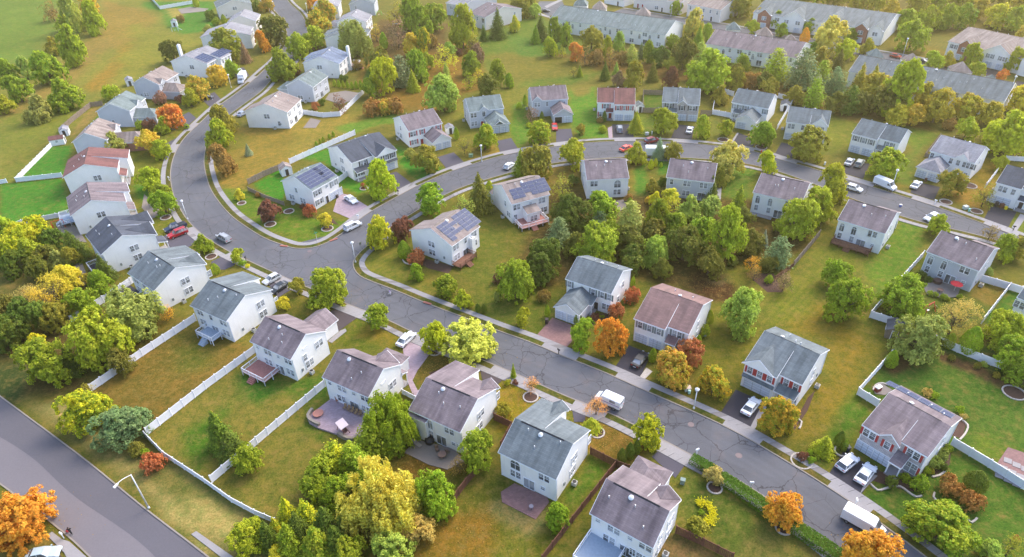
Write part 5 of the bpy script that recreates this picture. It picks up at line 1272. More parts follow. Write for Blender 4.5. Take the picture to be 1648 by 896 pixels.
#      main leaf colour, second leaf colour, word
COLS = {
 'ol_glow': ((156, 144, 58), (178, 164, 68), 'golden-lit olive'),  # olive leaves with the warm upper-right glow put into their colour
 'g': ((112, 132, 40), (146, 158, 50), 'green'), 'bg': ((118, 142, 42), (150, 168, 58), 'bright green'), 'dg': ((78, 96, 40), (104, 118, 48), 'dark green'),
 'lg': ((136, 152, 78), (164, 174, 96), 'light green'), 'yg': ((134, 146, 42), (164, 168, 54), 'yellow-green'), 'byg': ((150, 160, 40), (182, 178, 50), 'lime green'),
 'ol': ((132, 130, 54), (152, 142, 62), 'olive'), 'dol': ((100, 104, 46), (122, 118, 54), 'dark olive'), 'y': ((212, 190, 74), (184, 176, 58), 'yellow'),
 'ye': ((222, 194, 44), (236, 208, 66), 'bright yellow'), 'yo': ((212, 174, 80), (186, 166, 62), 'yellow-orange'), 'o': ((226, 138, 62), (206, 150, 60), 'orange'),
 'or': ((222, 112, 76), (222, 150, 76), 'red-orange'), 'og': ((202, 154, 80), (146, 150, 54), 'orange and green'), 'ob': ((160, 120, 78), (140, 110, 70), 'rust-brown'),
 'r': ((158, 92, 76), (176, 116, 88), 'red'), 'm': ((104, 70, 74), (126, 84, 78), 'maroon'), 'mv': ((148, 114, 114), (132, 106, 98), 'mauve'),
 'br': ((128, 104, 68), (144, 122, 78), 'brown'), 'bp': ((96, 112, 92), (122, 138, 112), 'blue-green'), 'bs': ((120, 138, 134), (156, 170, 166), 'silver-blue'),
 'sg': ((130, 138, 82), (154, 158, 96), 'sage green'), 'py': ((172, 168, 86), (190, 182, 106), 'pale yellow-green'), 'gd': ((214, 184, 104), (194, 172, 92), 'golden'),
 'tn': ((184, 160, 110), (164, 144, 94), 'tan'), 'pk': ((210, 160, 130), (200, 140, 92), 'pink-orange'), 'gy': ((112, 132, 44), (200, 184, 50), 'yellow-tipped green'),
 'go': ((134, 146, 48), (214, 160, 62), 'orange-tipped green'),
}
T = []
def tr(s):
    for ln in s.strip().split('\n'):
        for it in ln.split(';'):
            it = it.strip()
            if not it: continue
            q = it.split(); x, y, rx = float(q[2]), float(q[3]), float(q[4]); asp = float(q[5]) if len(q) > 5 else None
            T.append((q[0], q[1], x, y, rx, asp))
tr('''
oval lg 115 22 16 1.7; oval yg 150 28 15 1.6; round yg 103 36 12; oval yg 115 74 19 1.5; round ol 86 74 13; oval g 74 110 22 1.1; oval lg 40 108 12 1.3; oval g 12 112 13; round g 27 143 20; round g 101 152 24; round sg 60 174 20
round yg 7 168 13; oval yo 140 4 14; bare br 82 17 15; round dol 277 82 16; round ol 360 72 24; cone mv 393 85 9 1.6; round bg 370 110 13; round yo 347 121 15; round og 317 141 18; oval yg 305 157 11; round or 273 188 18; round yg 262 200 12
bush mv 258 157 12; bush m 290 160 8; bush yg 177 149 14; bush m 239 201 11; bush g 225 201 9; round yo 239 228 18; round yg 257 239 14; round sg 180 230 16; round dol 440 50 22; oval o 421 66 10 1.5; round g 451 103 24
round og 427 5 12; bush dg 410 8 11; bush dg 337 25 9; arb g 360 31 5 1.5; bush g 348 34 7; bush sg 335 47 8; bush br 291 30 7; arb yg 315 4 5 1.3; round yg 481 74 18; round yg 504 60 17; round go 510 36 18; round og 522 18 18; round o 504 0 13
bush m 507 72 10; bush m 478 115 7; willow sg 573 62 25; bare og 605 52 13; arb bg 617 65 7 1.8; bare ol 640 22 19; bare mv 640 54 22; oval g 660 18 19 1.5; oval g 676 38 17 1.4; round g 698 28 20; bush dol 608 98 22; oval yo 661 72 12 1.4; oval gy 681 68 12 1.7
bush br 692 66 12; round byg 618 122 20 1.3; round ye 612 100 14; pine bp 645 115 20; oval g 668 106 19 1.2; cone yg 664 131 10; round yg 686 98 12; round g 594 141 14; bush br 575 105 9; bush dg 555 126 6; bare m 545 165 14; bush r 507 170 7; bush dg 518 164 6
bush ob 598 173 15; bush og 617 172 14; bush ob 635 171 14; oval yg 744 44 21 1.5; cone dg 801 40 14 1.4; cone dg 778 54 7; round y 828 38 8 1.4; bare ol 760 67 14; bush br 688 67 12; round lg 723 79 10; bare y 715 93 19; bush m 737 84 7; bush mv 768 86 11 1.3
oval g 758 102 14 1.2; bare yg 755 128 12; bare y 771 120 10; oval g 800 115 12 1.4; oval g 819 129 8; round dol 785 137 17; cone lg 718 118 9; round lg 711 150 26 1.05; cone dg 870 46 13 1.3; cone g 862 56 8; oval g 893 47 11 1.5; oval g 912 56 10 1.6
oval yg 885 75 11 1.2; bare yg 905 82 8; round or 927 84 11 1.2; round ol 952 61 17; cone g 933 115 5; bare ol 923 115 7; round lg 860 17 10; round ol 844 6 18; round dg 832 0 10; bare ob 942 90 14; bush br 960 92 14; bare ob 982 92 15; bush br 1000 93 12
oval yg 977 78 8 2.2; oval lg 996 67 9 1.6; pine lg 1017 87 10 1.4; cone bp 1032 82 7; oval g 1045 82 10 1.5; round dg 1064 90 14; round g 1083 66 10; round dol 1100 87 18 1.3; oval py 1117 36 15 1.3; cone g 1125 61 10; oval yg 1138 52 9 1.4; pine lg 1128 84 13
round bg 1157 80 11; round yg 1140 113 32; oval dol 1183 121 14 1.2; pine g 1193 98 10; oval ol 1022 121 16 1.2; round mv 997 126 11; oval m 1081 124 12 1.2; cone dg 974 115 8; cone lg 992 111 6; cone dol 1051 116 9; oval dg 1066 4 8; round g 1089 12 10
bush dg 1156 25 6; round ol 1186 6 20; round ol 1192 -4 22; round og 1219 26 11; round yg 1212 43 10; round g 1252 31 12; round g 1258 48 10; arb o 1296 57 8 1.5; round g 1305 42 11; round py 1335 58 27; round g 1370 56 10; round byg 1363 79 15; round g 1307 78 10
round ol 1320 96 18; cone dol 1352 95 9; pine yg 1250 105 21; pine bp 1293 112 26; pine g 1324 115 14; pine bp 1345 131 18; bush ob 1202 129 13; bush ob 1216 128 13; oval ol 1185 126 13; oval g 1199 101 9; cone ol 1385 128 13; cone ol 1406 128 12; round y 1419 120 7; round ol 1397 74 12
round yg 1470 57 22; round yg 1457 32 16; round yg 1496 30 18; round yg 1525 26 18; round g 1553 25 17; round ol 1578 13 16; round y 1606 25 17; round yg 1634 30 18; round ol 1435 16 16; round ol 1414 4 15; round ol 1390 -6 18; round ol 1350 -10 18; round yg 1316 -12 18; round ol 1480 2 17; round yg 1512 -2 18; round ol 1546 -6 18; round ol 1648 4 18; round yg 1576 -14 18; round ol 1612 -10 18; round ol 1248 -8 18; round ol 1282 -14 18
round ol 1660 60 20; round yg 1503 98 14; round ol 1527 95 11; oval yg 1565 89 13 1.3; round yg 1571 113 12; oval yg 1634 96 13 1.3; round or 1613 121 9; oval yg 1453 142 28 1.45; round ol 1408 142 23; round dol 1428 160 24; oval ol 1510 170 23 1.1; round ol 1558 172 20; round ol 1592 182 17
round byg 1628 214 34; round y 1646 160 22; round yg 1557 206 17; bush ob 1530 200 11; bush yg 1598 216 14; pine dg 1370 160 18; pine g 1312 150 18; round ol 1280 152 14; round dol 1345 165 16; round ol 1240 140 14
round ol 1160 152 13; round ol 1470 185 16; round ol 1490 150 16
round yg 867 213 17; bare mv 854 182 11; arb g 845 160 4 2; bush yg 835 170 6; bush yg 851 201 5; arb dg 872 187 4 2; round ol 935 207 8; cone yg 1024 197 12 1.2; round yg 1070 195 19; oval yg 1131 203 13; round yg 1169 205 12; arb dg 973 187 4 2.2; bush br 965 192 6
bush yg 970 208 7; round yg 922 246 22; round ol 862 262 24 1.05; cone g 838 262 13 1.4; round yg 1025 246 16; round ol 1085 243 14; cone bs 1061 240 10 1.5; arb byg 1048 264 5 1.6; arb byg 1055 261 4 1.7; arb byg 1064 265 3 1.3; round py 1172 258 28; bush dg 922 290 10
bare ol 905 300 20; round ol 1050 298 11; bush dg 1067 292 8; round dg 920 342 29; round bg 968 335 24; bush ob 1012 318 8; arb g 1014 326 6 1.4; pine sg 1015 352 25; oval g 1057 346 18 1.4; round ye 1056 320 11; round y 1078 316 13; bare y 1084 328 17; bush yo 1044 322 7; round lg 1112 336 20; round lg 1142 333 17
cone dg 1145 304 12; pine bp 965 355 14; round bg 957 390 36 .9; pine bp 900 372 20; round dg 872 412 27; round dg 835 376 0.1; round dol 1012 388 25; round dg 1018 415 22; willow lg 1052 404 22; round dol 1102 392 29; oval yg 1165 376 31 1.35; round dol 1197 350 16; round dol 1208 388 20
round dol 1142 420 24; cone g 1190 322 13; oval ol 1157 283 12 1.2; round g 985 372 18; round g 1085 360 18; round dol 1050 372 20; round dol 980 412 0.1; round g 1130 370 20; round yg 1279 352 31; round yg 1322 332 26; oval yg 1342 295 23 1.2; oval byg 1235 261 15 1.1; round ol 1303 230 26; round g 1228 215 19
round yg 1429 262 23; round ol 1535 293 19; bare ol 1587 314 18; round yg 1611 262 11; round yg 1510 361 16; bare br 1595 374 13; oval g 1617 397 17 1.2; round ol 1638 398 17; bush g 1514 384 8; round g 1348 439 21; round g 1366 482 29 1.1; pine bp 1254 404 21; cone bs 1230 384 8; round dol 1210 400 15
bare o 1211 424 14; bare mv 1263 452 17; bush g 1238 449 8; round lg 1197 500 29 1.15; round g 1453 476 36; bare tn 1538 509 33; round sg 1476 545 37; arb g 1436 577 10 1.5; arb g 1530 548 9 1.5; round dg 1517 543 9; arb bg 1565 547 17 1.4; round yg 1620 530 31; round g 1637 572 27; round g 1655 600 24
bush dol 1532 575 6; bush dol 1573 588 6; bush lg 1584 586 6; bush ol 1604 603 6; bush dol 1621 608 6; bush yg 1504 565 6; bush dg 1483 443 8; bush dg 1494 449 6; bush yg 1497 472 5; bush g 1506 474 5; bush g 1519 478 6; bush yg 1526 481 4; bush yg 1545 477 5; bush sg 1592 437 8
round go 1253 666 27 1.05; cone yg 1327 716 16 1; arb dg 1352 706 8 1.7; bush m 1292 734 9; bush g 1306 740 7; bush bg 1303 727 6; round o 1263 818 28; round o 1402 888 41; round g 1514 845 47 .85; bush ob 1530 782 20; bush ob 1567 808 19; arb dg 1573 773 17 1.1; round lg 1596 889 19; bare ol 1628 880 20
bush ob 1636 866 6; bush dg 1436 775 12; bush g 1457 768 9; bush g 1481 776 16; bush g 1491 757 8; bush sg 1504 744 11; bush sg 1515 731 11; bush g 1525 721 8; bush bg 1504 636 7; bush bg 1545 659 7; bush tn 1492 632 8; bush dg 1519 751 8; bush tn 1552 670 6; bush ol 1500 758 5; arb g 1360 716 6 1.6
round yg 841 510 12 1.2; bush br 875 476 11; arb g 881 500 5 1.9; arb g 928 513 5 1.9; arb dg 934 514 4 1.9; round bg 938 536 20 1.1; round o 983 540 24 1.15; bush r 993 500 14; bush r 1017 475 14; bush m 957 511 8; bush yg 965 509 3; bush yg 970 509 3; arb g 1051 571 7 1.6; arb g 1065 572 5 1.5
round og 1089 592 28; round r 1110 567 21; arb g 1142 510 7 1.7; bush g 1135 532 9 1.1; arb g 1124 548 6 1.6; round go 1150 614 24; arb g 1019 452 4 2; round g 830 450 28 1.1; round dg 872 432 24; cone g 826 597 5 2; bush yg 817 615 6; bush m 829 615 5; bare pk 960 652 18; bare pk 856 617 13
cone yg 952 682 14 .9; round gy 1044 695 21 1.15; arb dg 1001 733 8 1.6; arb dg 1014 725 8 1.7; arb dg 1025 719 7 1.7; round tn 1150 764 15; round ol 1122 848 17 ; bush g 1129 825 5; oval g 894 831 19 1.1; bush ol 810 662 13; willow bg 628 676 40; pine g 597 706 29; pine g 566 738 27; pine gy 538 735 25; pine bg 582 752 24; round g 628 716 20
round g 516 770 36; round g 540 790 26; willow gd 612 806 62 .85; round bg 706 792 32 1.1; round bg 765 722 28 1.1; bare br 738 748 16; round tn 672 852 26 .9; round lg 638 884 33 .9; cone gy 462 824 19 1.25; cone gy 493 830 24 1.15; cone dg 524 842 26 1.1; cone g 464 866 24 1.1; cone g 508 872 30 1.0; round g 558 884 26; cone dg 430 860 17 1.3; cone dg 480 850 22 1.2; cone dg 540 868 22 1.1; cone dg 552 850 20 1.1; cone gy 444 850 15 1.2
round y 443 892 13; round yg 520 463 32 .95; round ol 478 458 12; bush y 455 488 12; round g 605 507 19; round byg 700 543 22 1.1; round py 757 548 40 .8; oval g 669 437 11 1.1; bush r 671 413 16; round g 716 460 17; round yg 745 480 14; arb dg 769 495 5 1.5; arb dg 779 496 5 1.5; bush m 802 447 10; bush sg 801 478 6 1.3; bush sg 757 487 5 1.3
round m 432 338 16 .95; bush r 498 338 11; round y 522 353 10; oval byg 613 286 23 1.15; bush r 585 298 5; round ol 686 254 21; bare ol 747 235 13; oval yg 780 221 17 1.1; round g 693 320 24; bare lg 745 332 19; cone dol 771 312 21 1.3; arb byg 788 306 10 1.5; oval byg 612 374 21 1.15; round m 648 367 17; arb g 650 401 11 1.3
bush ob 415 313 5; arb g 509 231 3 1.4; arb g 515 227 3 1.4; arb g 520 224 3 1.4; arb g 530 219 3 1.4; arb g 536 215 3 1.4; bush m 487 331 5; bush m 496 333 4; arb g 734 214 5 2; bush sg 660 247 10; oval yg 350 217 19; oval ol 357 192 18; oval ob 355 256 19; cone bs 399 241 6 1.4; round y 385 312 8
round yg 240 287 18; round g 257 311 14; round g 262 325 18; round g 327 391 14; round yg 381 411 11; arb g 346 432 7 1.3; bush bg 390 423 6; bush ye 398 428 4; bush g 300 203 5
round byg 30 385 26; round byg 52 372 22; round yg 8 372 24; round byg 14 400 22; round yg 45 404 22; round dg 84 384 17; cone dg 118 396 20 1.1; round dol 72 412 18; round dg 22 422 20; round dol 60 430 18; round sg 92 418 16; oval ol 112 412 13; cone dg 166 431 16 1.2; oval g 160 457 18 1.1; round ol 141 449 10
round y 104 448 22; bare yo 84 466 28; bare yo 64 486 26; bare tn 40 478 20; round ye 112 440 14; round g 130 486 23; round sg 205 502 42 .95; round yg 160 540 44 1.0; round ol 88 508 22; round dg 38 510 30; round dg 12 535 26; round g 70 580 33 1.1; bush ye 56 548 14; cone dg 112 582 17 1.2; bare o 270 501 12; round dol 190 580 22; round dol -6 500 26
round gy 135 658 36 .9; round bp 193 683 40 .8; bush r 246 745 18; cone dg 351 694 22 1.35; cone dg 371 716 22 1.1; round g 397 736 22; cone gy 344 674 8 1.5; round o 33 836 44; round yg 395 862 28; bush dol 218 722 14; bush g 232 728 8; bare ol 140 628 14
arb g 538 133 3 2; arb g 545 134 3 2; arb g 552 135 3 2; arb g 559 136 3 2; arb g 566 137 3 2; arb g 573 136 3 2; arb g 580 135 3 2; arb g 587 133 3 2; bush dg 551 126 7
round dg 1150 450 0.1; bush dol 1180 420 10; round dol 1065 430 16; round dol 925 392 18; round dol 1240 425 12; bare br 1215 440 12
round ol 1215 160 0.1; round ol 1310 185 0.1; round dol 1115 118 10; round ol 1080 105 12; round dol 1230 128 12; round ol 1445 185 17; round dol 1390 165 16
''')
T = [t for t in T if t[4] > 1]
NUMW = 'first second third fourth fifth sixth seventh eighth ninth tenth eleventh twelfth'.split()
def leafc(c, k=0.80): r = lin(c); return (min(.85, r[0] * k), min(.8, r[1] * k), r[2] * k * .62, 1.0)
trees = []
for idx, (kind, ck, x, y, rx, asp) in enumerate(T):
    rz_f, clear, cat, noun = KIND[kind]
    # rx is the drawn half width, asp the drawn half height / half width when given
    zc = 4.0
    for it in range(6):
        p = P(x, y, zc); dep = depth_at(p); r = rx * dep / F_PX
        phi = math.asin(min(.95, (CAM_H - zc) / (p - Vector((0, 0, CAM_H))).length))
        if asp:
            q = asp * asp - math.sin(phi) ** 2; f = math.sqrt(max(q, .2)) / math.cos(phi)
            f = max(.55, min(f, 2.6))
        else: f = rz_f
        zc = clear * min(1.0, r / 2.5) + r * f
    zc = min(zc, 16)
    p = P(x, y, zc); r = rx * depth_at(p) / F_PX
    if x > 1380 and y < 225 and ck == 'ol': ck = 'ol_glow'  # olive trees towards the upper right take the glow-tinted leaf colour
    cA, cB, word = COLS[ck]
    rr = random.Random(idx * 13 + 5)
    j = lambda c: tuple(max(0, min(255, v * rr.uniform(.95, 1.05))) for v in c)
    base = Vector((p.x, p.y, 0)); spin = rr.uniform(0, 6.28)
    me = rr.choice(FINE[kind] if (rx > 24 and y > 240 and kind in FINE) or (rx > 17 and y > 420 and kind in FINE) else CR[kind])
    if kind in ('arb', 'bush'):
        o = link(NAME[kind], me); o.location = (p.x, p.y, zc); root = o; cro = o
        o.scale = (r, r * rr.uniform(.92, 1.08), r * f); o.rotation_euler.z = spin
    else:
        root = empty(NAME[kind], base)
        o = link('crown', me, root); o.location = (0, 0, zc); o.scale = (r * 1.06, r * 1.06 * rr.uniform(.94, 1.06), r * f * 1.04); o.rotation_euler.z = spin; cro = o
        tk = link('trunk', rr.choice(TRB if kind == 'bare' else TRK), root); tk.scale = (r, r, zc * (.98 if kind in ('cone', 'pine') else .85)); tk.rotation_euler.z = spin
    k = 1.5
    cro.color = leafc(j(cA), k); c2 = leafc(j(cB), k); cro['col2'] = [c2[0], c2[1], c2[2]]
    trees.append(dict(o=root, x=x, y=y, kind=kind, word=word, r=r, p=base, cat=cat, noun=noun, h=zc + r * f))
# labels: nearest house and where the tree stands to it
def rel(p):
    best = min(HOUSES, key=lambda H: (H.c - p.to_2d()).length - max(H.W, H.D) / 2)
    d = p.to_2d() - best.c; u, v = d.dot(best.u), d.dot(best.v)
    dist = d.length
    if v > best.D / 2 and abs(u) < best.W: s = 'in front of'
    elif v < -best.D / 2 and abs(u) < best.W: s = 'behind'
    else: s = 'beside'
    if dist > 32: s = 'out beyond'
    return s, best
from collections import defaultdict
bylab = defaultdict(list)
for t in trees:
    s, H = rel(t['p']); t['rel'] = (s, H)
    if t['kind'] in ('round', 'oval', 'cone', 'pine', 'bare', 'willow'): size = 'small' if t['r'] < 2.4 else ('large' if t['r'] > 4.2 else '')
    else: size = 'small' if t['r'] < .9 else ('large' if t['r'] > 2 else '')
    t['size'] = size
    t['lab'] = ' '.join(w for w in (size, t['word'], t['noun'], s, H.desc) if w)
    bylab[t['lab']].append(t)
for lab, L in bylab.items():
    L.sort(key=lambda t: t['x'])
    n = len(L)
    for i, t in enumerate(L):
        if n == 1: q = lab
        elif n == 2: q = ('left one of two: ' if i == 0 else 'right one of two: ') + lab
        else: q = NUMW[min(i, 11)] + ' from left of: ' + lab
        t['o']['label'] = q; t['o']['category'] = t['cat']
        wds = q.split()
        if len(wds) > 16: t['o']['label'] = ' '.join(q.replace(' the ', ' ').replace('large ', '', 1).split()[:16])
        if t['kind'] == 'arb' and t['y'] > 128 and t['y'] < 140 and t['x'] < 600: t['o']['group'] = 'arborvitae hedge beside the patio'

# fallen leaves on the lawns below the autumn trees
def litter():
    rs = np.random.RandomState(4); C = []
    for t in trees:
        if t['word'] in ('orange', 'red-orange', 'orange and green', 'yellow', 'yellow-orange', 'rust-brown', 'golden', 'pink-orange', 'red', 'yellow-green', 'pale yellow-green', 'orange-tipped green') and t['r'] > 1.6 and t['y'] > 150:
            n = int(26 * t['r'] ** 1.5); a = rs.uniform(0, 6.28, n); q = np.abs(rs.normal(size=n)) * t['r'] * 1.0
            C.append(np.stack([t['p'].x + q * np.cos(a), t['p'].y + q * np.sin(a), np.full(n, .03)], 1))
    for cx, cy, sx_, sy_, n in ((985, 705, 34, 22, 700), (660, 770, 60, 40, 250), (740, 860, 60, 40, 250), (840, 640, 40, 16, 400), (720, 590, 34, 16, 500), (1150, 450, 40, 20, 500), (250, 560, 70, 30, 150)):
        pts = [P(cx + rs.normal() * sx_ * .6, cy + rs.normal() * sy_ * .6) for _ in range(n)]; C.append(np.array([(p.x, p.y, .03) for p in pts]))
    C = np.concatenate(C); N = sph(rs, len(C)) * .35 + np.array([0, 0, 1.]); N /= np.linalg.norm(N, axis=1)[:, None]
    o = link('fallen_leaves', leaf_mesh('fallen_leaves', C, N, .10, rs)); o.color = leafc((160, 112, 66), .8); o['col2'] = list(leafc((176, 146, 84), .8)[:3]); o['kind'] = 'stuff'
litter()
# ------------------------------------------------------------------ fences
def fence(px, label, mk='vinyl', hgt=1.8, step=2.4, name='white_fence', top=True, open_=False):
    pts = [P(x, y) for x, y in px]
    c = pts[0]; root = empty(name, (c.x, c.y, 0)); tag(root, label, 'fence')
    mt = M[mk]; pb = MB(); rb = MB(); posts = []
    for i in range(len(pts) - 1):
        a, b = pts[i] - c, pts[i + 1] - c; L = (b - a).length; n = max(1, round(L / step)); d = (b - a) / n; t = d.normalized(); nn = Vector((-t.y, t.x, 0))
        for k in range(n):
            s = a + d * k; e = a + d * (k + 1); s2 = s + t * .07; e2 = e - t * .07
            if open_:
                m_ = max(2, int((e2 - s2).length / .2))
                for q in range(m_):
                    w = s2.lerp(e2, (q + .5) / m_); pb.prism([w + t * .04 + nn * .02, w - t * .04 + nn * .02, w - t * .04 - nn * .02, w + t * .04 - nn * .02], (0, 0, hgt))
            else:
                # boards with small height steps so the top is not a ruled line
                m_ = 1 if mk == 'vinyl' else 8
                for q in range(m_):
                    w0, w1 = s2.lerp(e2, q / m_), s2.lerp(e2, (q + 1) / m_ - (0 if m_ == 1 else .02)); hh = hgt - .12 if m_ == 1 else hgt * (1 - .03 * rnd.random())
                    pb.prism([w0 + nn * .025 + Vector((0, 0, .06)), w1 + nn * .025 + Vector((0, 0, .06)), w1 - nn * .025 + Vector((0, 0, .06)), w0 - nn * .025 + Vector((0, 0, .06))], (0, 0, hh - .06))
            for z0, z1 in ((hgt - .14, hgt - .02), (.12, .24)):
                rb.prism([s2 + nn * .05 + Vector((0, 0, z0)), e2 + nn * .05 + Vector((0, 0, z0)), e2 - nn * .05 + Vector((0, 0, z0)), s2 - nn * .05 + Vector((0, 0, z0))], (0, 0, z1 - z0))
            posts.append(s)
        if i == len(pts) - 2: posts.append(b)
    pb.build('panel', mt, root); rb.build('rail', mt, root)
    key = (mk, hgt)
    if key not in _misc:
        q = MB().box(-.075, .075, -.075, .075, 0, hgt + .08)
        q.prism([(-.1, -.1, hgt + .08), (.1, -.1, hgt + .08), (.1, .1, hgt + .08), (-.1, .1, hgt + .08)], (0, 0, .06)); _misc[key] = q.mesh('post', mt)
    for s in posts[:100]:
        o = link('post', _misc[key], root); o.location = s
    return root
fence([(116,519),(168,487),(212,457),(222,450)], 'white vinyl fence running behind the big sage tree to the slate-roofed house')
fence([(148,630),(230,573),(316,516)], 'white vinyl fence between the sage tree and the brownish fenced yard')
fence([(238,700),(332,626),(412,567)], 'white vinyl fence dividing the brownish yard from the greener yard')
fence([(342,777),(432,700),(524,622)], 'white vinyl fence ending at the house with the paver terrace')
fence([(235,703),(266,735),(330,777),(373,808),(412,829),(445,843)], 'low white rear fence curving along the grass beside the wide road', hgt=1.4)
fence([(84,236),(27,293),(101,285)], 'white fence round vivid green lawn near the red-roofed shed', hgt=1.5)
fence([(-20,378),(37,361),(110,347)], 'white fence along lower edge of the green lawn at the left', hgt=1.4)
fence([(-30,300),(0,296),(12,294)], 'short white fence end at the left edge of the meadow', hgt=1.3)
fence([(467,264),(520,240),(572,217)], 'long white vinyl fence running up behind the navy-roofed corner house')
fence([(545,295),(563,281)], 'short white fence between the solar corner house and its navy-roofed neighbour')
fence([(488,184),(520,189),(548,187),(586,150)], 'white fence bent round the patio with the maroon tree')
fence([(1250,209),(1277,163),(1252,158)], 'white fence behind the single-garage house enclosing a small shed')
fence([(1180,155),(1153,146),(1146,184),(1177,190)], 'white fence round three sides of the small olive yard')
fence([(1484,414),(1441,462),(1399,511),(1430,521),(1464,531)], 'white fence on the field side of the red umbrella yard')
fence([(1577,453),(1622,466),(1700,490)], 'white fence running right from the red umbrella house')
fence([(1622,466),(1600,494),(1579,521)], 'thin white fence dividing the two lawns behind the red umbrella house')
fence([(1500,549),(1540,567),(1575,581),(1614,595)], 'white fence partly hidden behind the curved planting bed')
fence([(1439,567),(1408,602),(1379,635),(1411,655)], 'white fence around the corner of the stone-fronted house lawn')
fence([(1530,716),(1590,752),(1700,822)], 'white fence running to the right edge below the paved square')
fence([(648,634),(671,646)], 'tiny white fence linking two houses next to curved paver path', hgt=1.3)
fence([(243,-2),(258,15),(310,6)], 'white fence at the top edge above the vivid green yard')
fence([(1585,302),(1605,276),(1617,258),(1680,262)], 'white fence beside the grey-roofed house at the right edge', hgt=1.5)
fence([(950,731),(991,752)], 'brown board fence between slate-roofed house and green column shrubs', 'wood', name='board_fence')
fence([(991,752),(936,822),(872,905)], 'long brown board fence descending beside the lowest white house', 'wood', name='board_fence')
fence([(991,752),(1012,760)], 'short brown board fence behind hipped garage of the lowest house', 'wood', name='board_fence')
fence([(1087,858),(1130,878),(1178,902)], 'brown board fence at the bottom right of the lowest white house', 'wood', name='board_fence')
fence([(795,676),(824,690),(806,722)], 'short brown board fence behind the slate-roofed brick patio house', 'wood', name='board_fence')
fence([(777,750),(750,782),(727,812)], 'dark brown board fence beyond the bright green tree', 'wood', name='board_fence')
fence([(97,214),(122,192),(147,172),(166,170)], 'weathered grey board fence curving around the narrow green yard', 'wood_grey', name='board_fence')
fence([(400,297),(425,284),(451,273)], 'grey board fence between tan meadow and the corner lot lawn', 'wood_grey', name='board_fence')
fence([(400,307),(428,320),(458,331)], 'grey board fence across the corner lot behind the maroon tree', 'wood_grey', hgt=1.3, name='board_fence')
fence([(1035,152),(1067,153)], 'grey board fence at the back of the square green yard', 'wood_grey', name='board_fence')
fence([(1035,152),(1034,181),(1066,182)], 'grey board fence at side and front of the square green yard', 'wood_grey', name='board_fence')
fence([(1127,185),(1144,186)], 'short grey board fence right of the stone-fronted house', 'wood_grey', name='board_fence')
fence([(1512,221),(1488,252),(1499,256)], 'light wooden fence left of the hipped-garage house', 'wood_grey', hgt=1.3, name='board_fence')
fence([(1276,430),(1298,404),(1318,380)], 'grey-brown board fence between the woods and the open field', 'wood_grey', name='board_fence')
fence([(1246,452),(1276,430)], 'brown board fence among bushes at the end of the woods', 'wood', name='board_fence', hgt=1.3)

# clipped hedges as one leafy block each
def hedge(px, w, hgt, c, label):
    pts = [P(x, y) for x, y in px]; c0 = pts[0]; rs = np.random.RandomState(5); C = []; N = []
    for a, b in zip(pts, pts[1:]):
        L = (b - a).length; n = int(L * 420); t = (b - a).normalized(); nn = Vector((-t.y, t.x, 0))
        s = rs.rand(n) * L; f = rs.randint(0, 5, n); q = rs.uniform(-1, 1, n); z = rs.rand(n)
        off = np.where(f == 0, 1, np.where(f == 1, -1, q)) * w / 2; zz = np.where(f >= 2, 1.0, z) * hgt + rs.normal(size=n) * .04
        C.append(np.array(a - c0)[None] + np.array(t)[None] * s[:, None] + np.array(nn)[None] * (off + rs.normal(size=n) * .05)[:, None] + np.array([0, 0, 1.])[None] * zz[:, None])
        nv = np.where((f == 0)[:, None], np.array(nn)[None], np.where((f == 1)[:, None], -np.array(nn)[None], np.array([0, 0, 1.])[None])) + sph(rs, n) * .6
        N.append(nv / np.linalg.norm(nv, axis=1)[:, None])
    me = leaf_mesh('hedge', np.concatenate(C), np.concatenate(N), .11, rs)
    o = link('hedge', me); o.location = (c0.x, c0.y, 0); o.color = leafc(c[0]); q = leafc(c[1]); o['col2'] = [q[0], q[1], q[2]]; tag(o, label, 'hedge'); return o
hedge([(1112,742),(1150,764)], 1.7, 1.3, ((86, 126, 40), (96, 136, 44)), 'short clipped green hedge by driveway and white sign on the street')
hedge([(1158,772),(1200,800),(1262,842),(1345,897),(1375,918)], 2.1, 1.3, ((92, 132, 38), (96, 134, 42)), 'long clipped green hedge along the street towards the bottom edge')

